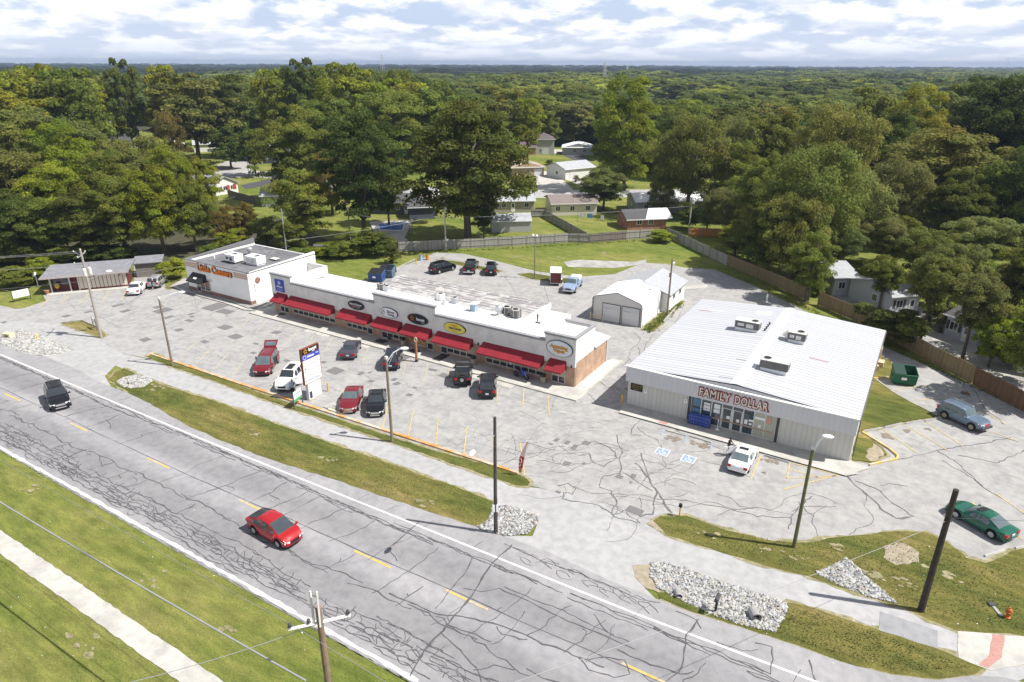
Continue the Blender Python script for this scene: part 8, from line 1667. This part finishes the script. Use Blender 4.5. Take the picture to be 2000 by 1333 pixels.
T = [
 # foreground wood on the left, behind the salon
 (-70, 360, 520, 200, 'oak', 'mid', 'tree cut by the left picture edge behind the lawn sign'), (40, 400, 512, 150, 'round', 'dark', 'dark rounded tree at the far left, behind the salon lawn sign'), (110, 412, 506, 130, 'oak', 'mid', 'low leafy tree behind the left half of the salon roof'),
 (178, 388, 503, 140, 'round', 'dark', 'dense tree behind the middle of the salon roof'), (250, 372, 500, 140, 'oak', 'mid', 'leafy tree behind the right end of the salon roof'), (322, 338, 497, 140, 'round', 'bright', 'bright green maple-like tree behind the gap between the salon and the pizza shop'),
 (384, 368, 492, 100, 'round', 'mid', 'mid green tree just left of the pizza shop'), (130, 335, 470, 170, 'oak', 'bright', 'fresh green tree in the second row above the salon'), (40, 320, 462, 190, 'oak', 'oak', 'broad tree in the second row at the far left'),
 (235, 322, 462, 130, 'round', 'mid', 'round tree in the second row above the right of the salon'), (400, 300, 440, 80, 'round', 'yellow', 'yellow-green tree left of the house with red panels'), (355, 310, 450, 90, 'oak', 'bright', 'small bright tree in front of the blue tarpaulin house'),
 (437, 400, 478, 74, 'willow', 'rust', 'russet tinged young tree behind the pizza shop, left of two'), (482, 392, 476, 62, 'round', 'rust', 'russet tinged young tree behind the pizza shop, right of two'), (523, 420, 484, 60, 'willow', 'olive', 'thin olive sapling behind the right of the pizza shop'),
 (455, 448, 492, 60, 'shrub', 'bright', 'leafy shrub mass just behind the pizza shop roof'),
 (10, 225, 400, 190, 'oak', 'oak', 'large oak filling the left edge in the third row'), (120, 215, 395, 190, 'oak', 'oak', 'large spreading oak in the third row at the left'), (212, 262, 385, 110, 'oak', 'olive', 'tree just left of the blue tarpaulin'), (300, 258, 380, 110, 'willow', 'olive', 'loose tree just right of the blue tarpaulin'),
 (75, 150, 350, 130, 'round', 'yellow', 'yellow-green crown high at the left edge skyline'), (118, 127, 340, 90, 'tall', 'bright', 'tall bright crown breaking the skyline at the left'), (160, 135, 345, 100, 'tall', 'mid', 'grey-green crown right of the tall bright one on the left skyline'), (-20, 160, 345, 120, 'round', 'olive', 'crown cut by the picture edge on the left skyline'),
 (215, 160, 320, 90, 'round', 'bright', 'bright crown below the skyline left of the tallest tree'), (266, 113, 318, 72, 'oak', 'dark', 'tallest dark tree rising above the left skyline'), (345, 124, 318, 80, 'round', 'yellow', 'olive yellow crown on the skyline right of the tallest dark tree'),
 (390, 140, 322, 150, 'oak', 'oak', 'very broad oak above the white gabled houses'), (455, 145, 308, 90, 'oak', 'dark', 'dark tree between the broad oak and the bright yellow-green one'), (345, 205, 345, 60, 'willow', 'rust', 'thin brownish tree standing in front of the white gables'), (452, 245, 330, 70, 'round', 'dark', 'squat dark tree at the bend of the curved street'),
 (546, 131, 312, 80, 'round', 'yellow', 'bright yellow-green crown on the skyline left of centre'), (606, 113, 316, 86, 'oak', 'dark', 'tall dark crown right of the yellow-green one on the skyline'), (690, 122, 322, 120, 'oak', 'bright', 'broad bright crown left of the transmission tower'), (650, 180, 345, 130, 'round', 'mid', 'mid green tree under the broad bright crown'), (790, 118, 300, 60, 'tall', 'mid', 'tall narrow crown just right of the transmission tower'),
 (755, 150, 330, 110, 'round', 'bright', 'bright crown below the transmission tower'), (815, 158, 325, 90, 'round', 'yellow', 'vivid yellow-green crown right of the transmission tower'), (862, 155, 315, 70, 'round', 'mid', 'small mid green crown left of the central gap'), (580, 205, 395, 130, 'oak', 'mid', 'tree behind the tall tree beside the slim silver pole'), (500, 240, 345, 60, 'tall', 'dark', 'dark narrow tree by the tan-roofed house'),
 (600, 325, 482, 128, 'oak', 'mid', 'leaning leafy tree right of the slim silver pole'), (565, 430, 496, 60, 'shrub', 'mid', 'shrubby growth at the foot of the slim silver pole'), (650, 290, 420, 90, 'willow', 'rust', 'tree with reddish dead leaves in the middle of the wood'),
 (712, 205, 470, 165, 'oak', 'deep', 'very dark tall oak left of the pool, in front of the street'), (760, 300, 440, 75, 'oak', 'dark', 'dark lower tree between the very dark oak and the great oak'), (914, 186, 470, 250, 'round', 'dark', 'great round oak in the centre, taller and broader than its neighbours'), (945, 350, 468, 60, 'oak', 'deep', 'smaller dark tree under the right side of the great oak'),
 (985, 165, 310, 120, 'round', 'olive', 'olive tree with russet tips behind the right of the great oak'), (1030, 190, 315, 60, 'round', 'bright', 'bright crown at the right shoulder of the great oak'), (1218, 152, 372, 118, 'round', 'bright', 'tall vivid green tree right of centre'), (1178, 325, 410, 92, 'oak', 'grey', 'small rounded tree right of the brown-roofed cream house'),
 (1120, 195, 285, 90, 'oak', 'grey', 'dark grey-green tree above the far hipped houses'), (1070, 215, 290, 50, 'round', 'mid', 'small tree left of the dark grey-green one above the far houses'),
 (1340, 210, 425, 165, 'willow', 'olive', 'wispy forked tree above the white metal roof'), (1290, 330, 425, 60, 'willow', 'grey', 'wispy lower limb tree left of the forked trunk'), (1345, 395, 448, 40, 'shrub', 'dark', 'dark ivy-clad clump under the forked tree'), (1430, 280, 430, 100, 'round', 'mid', 'mid green tree above the end-on white house'),
 (1415, 360, 458, 95, 'willow', 'grey', 'feathery tree at the corner right of the utility pole'), (1475, 300, 480, 120, 'oak', 'mid', 'tree with an open dark base beside the grey fence'), (1460, 400, 512, 90, 'willow', 'olive', 'wispy tree hanging over the fence where grey boards turn yellow'),
 (1560, 262, 535, 200, 'willow', 'olive', 'huge feathery tree rising above the store roof, behind the fence'), (1640, 320, 505, 150, 'willow', 'grey', 'feathery tree at the right of the huge one'), (1572, 460, 590, 96, 'oak', 'mid', 'dark leafy tree growing at the gap in the board fence'), (1610, 190, 430, 150, 'willow', 'olive', 'broad feathery crown beyond the huge feathery tree'),
 (1500, 205, 400, 130, 'round', 'mid', 'round mid green tree in the middle distance right of centre'), (1420, 215, 390, 110, 'willow', 'grey', 'grey-green tree in the middle distance right of the forked one'), (1720, 215, 420, 120, 'oak', 'dark', 'dark oak left of the big round tree'), (1805, 238, 455, 245, 'round', 'olive', 'very large round dark-based tree at the right, standing by itself'),
 (1715, 425, 535, 90, 'high', 'grey', 'feathery tree right of the first white bungalow'), (1715, 505, 610, 84, 'high', 'mid', 'small feathery tree in front of the first bungalow, by the fence'), (1790, 445, 600, 110, 'high', 'olive', 'leaning-trunked feathery tree between two bungalows'), (1745, 600, 668, 120, 'shrub', 'dark', 'low dark bush leaning on the yellow board fence'),
 (1835, 470, 650, 110, 'high', 'grey', 'feathery tree in front of the brush-roofed bungalow'), (1930, 598, 718, 95, 'oak', 'bright', 'bright leafy tree right of the third bungalow by the fence'), (1900, 420, 560, 130, 'high', 'grey', 'feathery tree deep among the yards at the right'), (1985, 480, 650, 120, 'high', 'mid', 'feathery tree at the right edge above the rust-brown fence'), (1990, 640, 745, 60, 'shrub', 'mid', 'low bush behind the rust-brown fence at the right edge'),
 (1900, 140, 420, 160, 'oak', 'deep', 'dark oak towering at the right, left of two on the skyline'), (1990, 128, 430, 170, 'oak', 'deep', 'dark oak at the right picture edge on the skyline'), (1950, 290, 500, 150, 'oak', 'dark', 'dark oak below the skyline pair at the right'), (1850, 330, 500, 110, 'oak', 'dark', 'dark tree tucked right of the large round tree'), (2060, 300, 560, 180, 'oak', 'dark', 'dark tree cut by the right picture edge'),
 (1640, 440, 545, 70, 'high', 'grey', 'thin feathery tree left of the first bungalow'), (1535, 370, 556, 130, 'willow', 'olive', 'wispy tree over the yellow fence left of the gap'), (1760, 170, 380, 110, 'round', 'yellow', 'yellow-green crown above the large round tree'), (1680, 170, 360, 110, 'oak', 'mid', 'mid green tree in the distance left of the yellow-green crown'),
 (1796, 490, 670, 110, 'high', 'olive', 'feathery tree close behind the yellow-brown board fence, above the dumpster lane'), (1878, 530, 706, 120, 'high', 'grey', 'feathery tree between the third bungalow and the long board fence'), (2015, 560, 790, 150, 'oak', 'mid', 'leafy tree cut by the right edge behind the rust-brown fence'), (1680, 590, 632, 40, 'high', 'grey', 'small tree over the fence just right of its gap'), (1495, 405, 548, 110, 'oak', 'dark', 'dark tree pressed against the fence left of its gap'), (1435, 430, 500, 80, 'oak', 'mid', 'leafy tree just inside the corner of the grey and yellow fences'),
 (1380, 395, 452, 50, 'willow', 'grey', 'small tree in front of the end-on white house'), (1540, 400, 500, 100, 'oak', 'mid', 'leafy tree filling the gap under the huge feathery tree'), (1745, 420, 520, 90, 'oak', 'mid', 'leafy tree below the left side of the large round tree'),
 (1850, 480, 605, 110, 'high', 'mid', 'leafy tree behind the second bungalow, in the middle of the yards'), (1955, 520, 648, 110, 'willow', 'grey', 'feathery tree behind the third bungalow'), (2050, 480, 700, 150, 'oak', 'mid', 'large leafy tree beyond the right picture edge above the pale house'), (1830, 585, 640, 60, 'shrub', 'mid', 'shrub between the second and third bungalows'), (1955, 655, 715, 60, 'shrub', 'dark', 'shrub right of the third bungalow by the board fence'), (1700, 500, 575, 60, 'oak', 'mid', 'small leafy tree between the first two bungalows'), (1590, 520, 575, 50, 'shrub', 'mid', 'shrub left of the first bungalow'),
 # shrubs
 (640, 478, 500, 60, 'shrub', 'bright', 'bright low shrubs along the short grey fence'), (700, 455, 498, 70, 'shrub', 'mid', 'dense shrub round the leaf-wrapped pole'), (740, 448, 500, 66, 'shrub', 'dark', 'dark shrub left of the end of the long grey fence'), (767, 476, 516, 36, 'cone', 'deep', 'dark conical shrub standing alone behind the dumpsters'), (1291, 447, 474, 44, 'shrub', 'bright', 'round green bush at the corner of the back fences'),
 (668, 470, 505, 50, 'shrub', 'mid', 'leafy shrub at the right end of the short grey fence'), (590, 480, 512, 56, 'shrub', 'mid', 'shrub behind the right end of the pizza shop'), (1530, 452, 470, 50, 'shrub', 'mid', 'round shrubs by the orange-brown fence'), (30, 520, 560, 80, 'shrub', 'mid', 'shrub behind the white lawn sign'), (85, 500, 552, 60, 'shrub', 'bright', 'shrub at the left end of the salon building'), (340, 500, 545, 56, 'shrub', 'bright', 'bright shrub left of the pizza shop wall'), (1125, 343, 356, 14, 'cone', 'deep', 'tiny dark conifer beside the plum-roofed house drive'), (1072, 312, 322, 14, 'shrub', 'dark', 'tiny round bush by the two-storey house')]
for a_ in T:
    nm = 'shrub' if a_[4] in ('shrub', 'cone') else 'tree'; ptree(*a_[:6], a_[6], nm, nm)
for i in range(22):
    u = -60 + i * 19 if i < 17 else 425 + (i - 17) * 40; ptree(u, 478 + tr_.uniform(-12, 8), 516 - (u > 0) * u * .035 + tr_.uniform(-6, 4), 56, 'shrub', tr_.choice(('mid', 'dark', 'deep', 'oak')), f"{('low', 'leafy')[i % 2]} undergrowth shrub, number {i + 1} from the left along the wood edge behind the salon" if 0 else 'undergrowth shrub along the wood edge ' + ('left of the lawn sign', 'behind the lawn sign', 'behind the flower pot', 'behind the left end of the salon', 'behind the salon entrance', 'behind the salon window front', 'behind the transformer pole', 'behind the left salon lamp', 'behind the middle of the salon', 'behind the right salon lamp', 'behind the right of the salon', 'behind the right salon corner', 'behind the small dark shed', 'right of the small dark shed', 'behind the silver hatchback', 'left of the pizza shop awning', 'at the left corner of the pizza shop', 'behind the pizza shop lettering', 'behind the pizza shop units', 'behind the pizza shop drum vent', 'by the slim silver pole', 'by the short grey fence')[i], 'shrub', 'shrub', 'undergrowth along the left wood edge')
# ---- fill of the wood behind: nearest as single trees, the rest as one mass
def pin(x, y, P):
    c = False
    for i in range(len(P)):
        (x1, y1), (x2, y2) = P[i], P[i - 1]
        if (y1 > y) != (y2 > y) and x < (x2 - x1) * (y - y1) / (y2 - y1) + x1: c = not c
    return c
nog = [px((-200, 560), (0, 520), (330, 505), (600, 480), (780, 470), (1000, 450), (1300, 440), (1520, 540), (1700, 630), (2000, 740), (2300, 900), (2300, 1400), (-200, 1400)),
       px((410, 296), (640, 296), (640, 352), (1000, 345), (1000, 330), (1030, 285), (1180, 285), (1190, 355), (1500, 365), (1500, 450), (620, 470), (500, 420), (400, 410)),
       px((170, 300), (270, 300), (290, 360), (180, 365)), px((195, 235), (370, 262), (370, 300), (240, 300)), px((1600, 510), (2000, 560), (2100, 800), (1700, 640), (1560, 560))]
keep = [(1022, 262, 1160, 350, 250), (1040, 345, 1170, 380, 190), (1225, 380, 1370, 440, 150), (1372, 372, 1425, 420, 150), (742, 382, 1040, 470, 140), (425, 300, 560, 405, 185), (205, 235, 360, 292, 300), (178, 315, 262, 350, 200), (1592, 508, 1690, 580, 110), (480, 285, 560, 330, 240), (1290, 150, 1320, 190, 520)]
cand = []
cy_ = 92.0
while cy_ < 6200:
    st = 12.2 * (1 + max(0, cy_ - 230) / 420)
    half = cy_ * .80 + 14; xx = -half
    while xx < half:
        X_, Y_ = xx + tr_.uniform(-.45, .45) * st, cy_ + tr_.uniform(-.45, .45) * st
        wx, wy = c2w(X_, Y_); u = 1000 + X_ / Y_ * FPX * .93
        bt = 26 if u < 850 else (17 if u < 1750 else 24)
        if 850 <= u < 1000: bt = 20
        far = max(0, min(1, (cy_ - 300) / 300)); bt = lerp(bt, 18, far); hh = bt * tr_.uniform(.66, 1.2) * (1 + .14 * far * math.sin(wx * .011 + 2 * math.sin(wy * .004)) * math.cos(wy * .009 + wx * .003)); hh += 4.5 * max(0, min(1, (cy_ - 1500) / 1500)) * (u < 1300)
        wm = min(st, 42) * tr_.uniform(.95, 1.9) + 2; xx += st
        if any(pin(wx, wy, P) for P in nog): continue
        if cy_ < 400 and any(math.hypot(wx - a, wy - c) < (w_ * .42 + 3.5) for a, c, w_ in taken): continue
        pt, pb2 = proj(wx, wy, hh), proj(wx, wy, hh * .3); ru = wm / 2 / pt[2] * FPX
        if any(not (pt[0] + ru < k[0] or pt[0] - ru > k[2] or pt[1] > k[3] or pb2[1] < k[1]) and pt[2] < k[4] for k in keep): continue
        cand.append((Y_, wx, wy, hh, wm))
    cy_ += st * .92
cand.sort(); NIND = 290 - len(T)
gl_ = ('trees in the near wood left of the great oak', 'trees in the wood right of the great oak', 'trees in the wood at the right edge')
CW = dict(oak='dull green', mid='mid green', dark='dark green', bright='bright green', olive='olive green', yellow='yellow-green', grey='grey-green', deep='very dark'); KW = dict(oak='broad', round='rounded', willow='feathery', tall='narrow')
AN = ((60, 'at the left picture edge'), (150, 'above the salon roof'), (240, 'above the right end of the salon'), (330, 'above the gap left of the pizza shop'), (420, 'above the pizza shop awning'), (520, 'above the pizza shop units'), (640, 'above the slim silver pole'), (760, 'above the swimming pool'), (880, 'left of the great oak'), (1010, 'behind the great oak'), (1120, 'above the far hipped houses'), (1240, 'behind the vivid green tree'), (1360, 'above the white metal roof'), (1480, 'above the end-on white house'), (1600, 'behind the huge feathery tree'), (1700, 'above the first bungalow'), (1800, 'left of the large round tree'), (1900, 'behind the large round tree'), (2000, 'below the skyline oaks at right'), (9999, 'at the right picture edge'))
used = {}
def flabel(u, d, h, kd, cl, k):
    row = 'front rows' if d < 130 else 'nearer rows' if d < 165 else 'middle rows' if d < 200 else 'back rows'
    t_ = f"{'tall' if h > (22 if k != 1 else 17) else 'low'} {CW[cl]} {KW[kd]} tree in the {row}, {[a for m_, a in AN if u < m_][0]}"
    return t_
for Y_, wx, wy, hh, wm in cand[:NIND]:
    u = proj(wx, wy, 0)[0]; k = 0 if u < 880 else (1 if u < 1700 else 2)
    cl = tr_.choice(('oak', 'mid', 'dark', 'mid', 'bright', 'olive', 'yellow') if k == 0 else (('mid', 'grey', 'bright', 'olive', 'mid', 'dark') if k == 1 else ('dark', 'deep', 'mid', 'grey')))
    kd = tr_.choice(('oak', 'round', 'round', 'willow' if k else 'tall')); tree(wx, wy, hh, wm, kd, COLS[cl], flabel(u, Y_, hh, kd, cl, k), gl_[k])
far = cand[NIND:]
def shade_from(a):  # depth at which the painted cloud shadow on the far wood begins
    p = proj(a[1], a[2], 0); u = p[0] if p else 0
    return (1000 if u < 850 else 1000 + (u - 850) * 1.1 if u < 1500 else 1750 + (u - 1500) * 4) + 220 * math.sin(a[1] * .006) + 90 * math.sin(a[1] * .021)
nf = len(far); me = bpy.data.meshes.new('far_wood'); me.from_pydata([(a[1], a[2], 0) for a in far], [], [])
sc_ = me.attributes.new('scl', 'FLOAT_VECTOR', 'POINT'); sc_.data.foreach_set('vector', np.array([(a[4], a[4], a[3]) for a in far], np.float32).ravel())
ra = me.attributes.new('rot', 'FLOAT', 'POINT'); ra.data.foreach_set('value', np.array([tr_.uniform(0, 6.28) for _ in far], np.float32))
ia = me.attributes.new('idx', 'INT', 'POINT'); ia.data.foreach_set('value', np.array([(10 + tr_.randrange(3)) if a[0] > shade_from(a) else tr_.randrange(6) if a[0] > 520 else 6 + tr_.randrange(4) for a in far], np.int32))
fo = bpy.data.objects.new('far_wood', me); C.objects.link(fo); fo['kind'] = 'stuff'; fo['label'] = 'continuous wood stretching to the horizon'
ng = bpy.data.node_groups.new('scatter_trees', 'GeometryNodeTree'); ng.interface.new_socket('Geometry', in_out='INPUT', socket_type='NodeSocketGeometry'); ng.interface.new_socket('Geometry', in_out='OUTPUT', socket_type='NodeSocketGeometry')
def G_(t_, **kw):
    n = ng.nodes.new(t_)
    for k, v in kw.items(): setattr(n, k, v)
    return n
gi, go_ = G_('NodeGroupInput'), G_('NodeGroupOutput'); jn = G_('GeometryNodeJoinGeometry'); nsc = G_('GeometryNodeInputNamedAttribute', data_type='FLOAT_VECTOR'); nsc.inputs[0].default_value = 'scl'
nr = G_('GeometryNodeInputNamedAttribute', data_type='FLOAT'); nr.inputs[0].default_value = 'rot'; cz_ = G_('ShaderNodeCombineXYZ'); ng.links.new(nr.outputs[0], cz_.inputs[2])
ni = G_('GeometryNodeInputNamedAttribute', data_type='INT'); ni.inputs[0].default_value = 'idx'
srcs = [x[0] for x in ARC[('oak', 2)] + ARC[('round', 2)]]
mids = []
for key in (('oak', 1), ('round', 1), ('willow', 1), ('tall', 1)):
    m_ = ARC[key][0][0].copy(); m_.materials.clear(); m_.materials.append(M_leafs); mids.append(m_)
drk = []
for cm in srcs[:3]: m_ = cm.copy(); m_.materials.clear(); m_.materials.append(M_leafsh); drk.append(m_)
for k, cm in enumerate(srcs + mids + drk):
    so = bpy.data.objects.new('crown_pattern', cm)
    oi = G_('GeometryNodeObjectInfo', transform_space='ORIGINAL'); oi.inputs['Object'].default_value = so; oi.inputs['As Instance'].default_value = True
    cmp_ = G_('FunctionNodeCompare', data_type='INT', operation='EQUAL'); ng.links.new(ni.outputs[0], cmp_.inputs[2]); cmp_.inputs[3].default_value = k
    ip = G_('GeometryNodeInstanceOnPoints'); ng.links.new(gi.outputs[0], ip.inputs['Points']); ng.links.new(cmp_.outputs[0], ip.inputs['Selection']); ng.links.new(oi.outputs['Geometry'], ip.inputs['Instance'])
    ng.links.new(cz_.outputs[0], ip.inputs['Rotation']); ng.links.new(nsc.outputs[0], ip.inputs['Scale']); ng.links.new(ip.outputs[0], jn.inputs[0])
ng.links.new(jn.outputs[0], go_.inputs[0]); md = fo.modifiers.new('scatter', 'NODES'); md.node_group = ng
print('trees', len(T), 'individual fill', len(cand[:NIND]), 'far', nf, 'limit depth', cand[NIND][0])

# weeds along the kerbs and the verge: low tufts
def tufts(name, spots, n, smin, smax, col, seed, label):
    g = random.Random(seed); b = MB()
    for _ in range(n):
        (u0, v0), (u1, v1), sp = g.choice(spots); k = g.random(); x, y = at(lerp(u0, u1, k), lerp(v0, v1, k)); x += g.gauss(0, sp); y += g.gauss(0, sp)
        s_ = g.uniform(smin, smax)
        for j in range(5): a = g.uniform(0, 6.28); l_ = s_ * g.uniform(.6, 1.2); ox, oy = math.cos(a), math.sin(a); b.add([(x - oy * s_ * .2, y + ox * s_ * .2, .03), (x + oy * s_ * .2, y - ox * s_ * .2, .03), (x + ox * l_ * .6, y + oy * l_ * .6, .03 + l_)], [(0, 1, 2)])
    o = b.build(name, col); o['kind'] = 'stuff'; o['label'] = label
def in_poly(P, n, g, inset=.0):
    xs_ = [p[0] for p in P]; ys_ = [p[1] for p in P]; out = []
    while len(out) < n:
        x, y = g.uniform(min(xs_), max(xs_)), g.uniform(min(ys_), max(ys_))
        if pin(x, y, P): out.append((x, y))
    return out
def tufts2(P, n, smin, smax, col, seed, label, name='grass_tufts'):
    g = random.Random(seed); b = MB()
    for x, y in in_poly(P, n, g):
        s_ = g.uniform(smin, smax)
        for j in range(3): a = g.uniform(0, 6.28); ox, oy = math.cos(a), math.sin(a); b.add([(x - oy * s_ * .3, y + ox * s_ * .3, .03), (x + oy * s_ * .3, y - ox * s_ * .3, .03), (x + ox * s_ * .5, y + oy * s_ * .5, .03 + s_)], [(0, 1, 2)])
    o = b.build(name, col); o['kind'] = 'stuff'; o['label'] = label
tg, ty = mat('tuft_green', (.14, .17, .04), .95, .4, 1.5), mat('tuft_straw', (.22, .20, .07), .95, .4, 1.5)
V1 = px((232, 745), (300, 750), (560, 842), (900, 960), (960, 985), (930, 1020), (700, 950), (500, 884), (300, 790))
tufts2(V1, 1500, .05, .10, tg, 1, 'coarse grass blades on the long verge'); tufts2(V1, 1800, .05, .10, ty, 2, 'dry grass blades on the long verge')
V2 = px((1290, 1012), (1400, 1034), (1560, 1066), (1700, 1050), (1850, 1072), (1920, 1110), (1990, 1090), (1990, 1236), (1800, 1200), (1580, 1122), (1300, 1040))
tufts2(V2, 1400, .05, .1, tg, 3, 'coarse grass blades under the black pole'); tufts2(V2, 1200, .05, .1, ty, 4, 'dry grass blades under the black pole')
V3 = px((1345, 1190), (1540, 1184), (1700, 1232), (1900, 1306), (1750, 1312), (1560, 1256))
tufts2(V3, 1000, .05, .1, tg, 5, 'coarse grass blades on the lower verge'); tufts2(V3, 800, .05, .1, ty, 6, 'dry grass blades on the lower verge')
tufts('weeds', [((780, 498), (1270, 470), .3), ((1400, 520), (1990, 798), .3), ((1262, 650), (1325, 595), .4)], 1400, .1, .26, mat('weed_green', (.10, .14, .025), .95, .4, 2), 12, 'weeds along fences and the garage side')
b = MB(); g = random.Random(8)
for _ in range(150):
    u, v = g.choice(((g.uniform(820, 1300), g.uniform(478, 520)), (g.uniform(0, 600), g.uniform(900, 1300)), (g.uniform(1300, 2000), g.uniform(1010, 1300)), (g.uniform(1650, 1820), g.uniform(740, 900)))); x, y = at(u, v); s_ = g.uniform(.02, .07); b.cbox(x, y, .045, s_, s_ * g.uniform(.4, 1), s_ * .3, g.uniform(0, 3))
o = b.build('litter', M_wpl); o['kind'] = 'stuff'; o['label'] = 'scraps of litter and pale pebbles scattered about'

# ---------------------------------------------------------------- haze
hz = MB(); hz.box(-9200, -600, -1, 9200, 9700, 62); ho = hz.build('haze', None) if 0 else None
me = bpy.data.meshes.new('haze'); me.from_pydata(hz.v, [], hz.f); hm = bpy.data.materials.new('haze'); hm.use_nodes = True; t = hm.node_tree; t.nodes.clear()
o_ = N('ShaderNodeOutputMaterial', t); pv = N('ShaderNodeVolumePrincipled', t); pv.inputs['Color'].default_value = (.40, .50, .70, 1); pv.inputs['Density'].default_value = .00016; t.links.new(pv.outputs[0], o_.inputs['Volume'])
me.materials.append(hm); ho = bpy.data.objects.new('haze', me); C.objects.link(ho); ho['kind'] = 'stuff'; ho['label'] = 'thin summer haze'
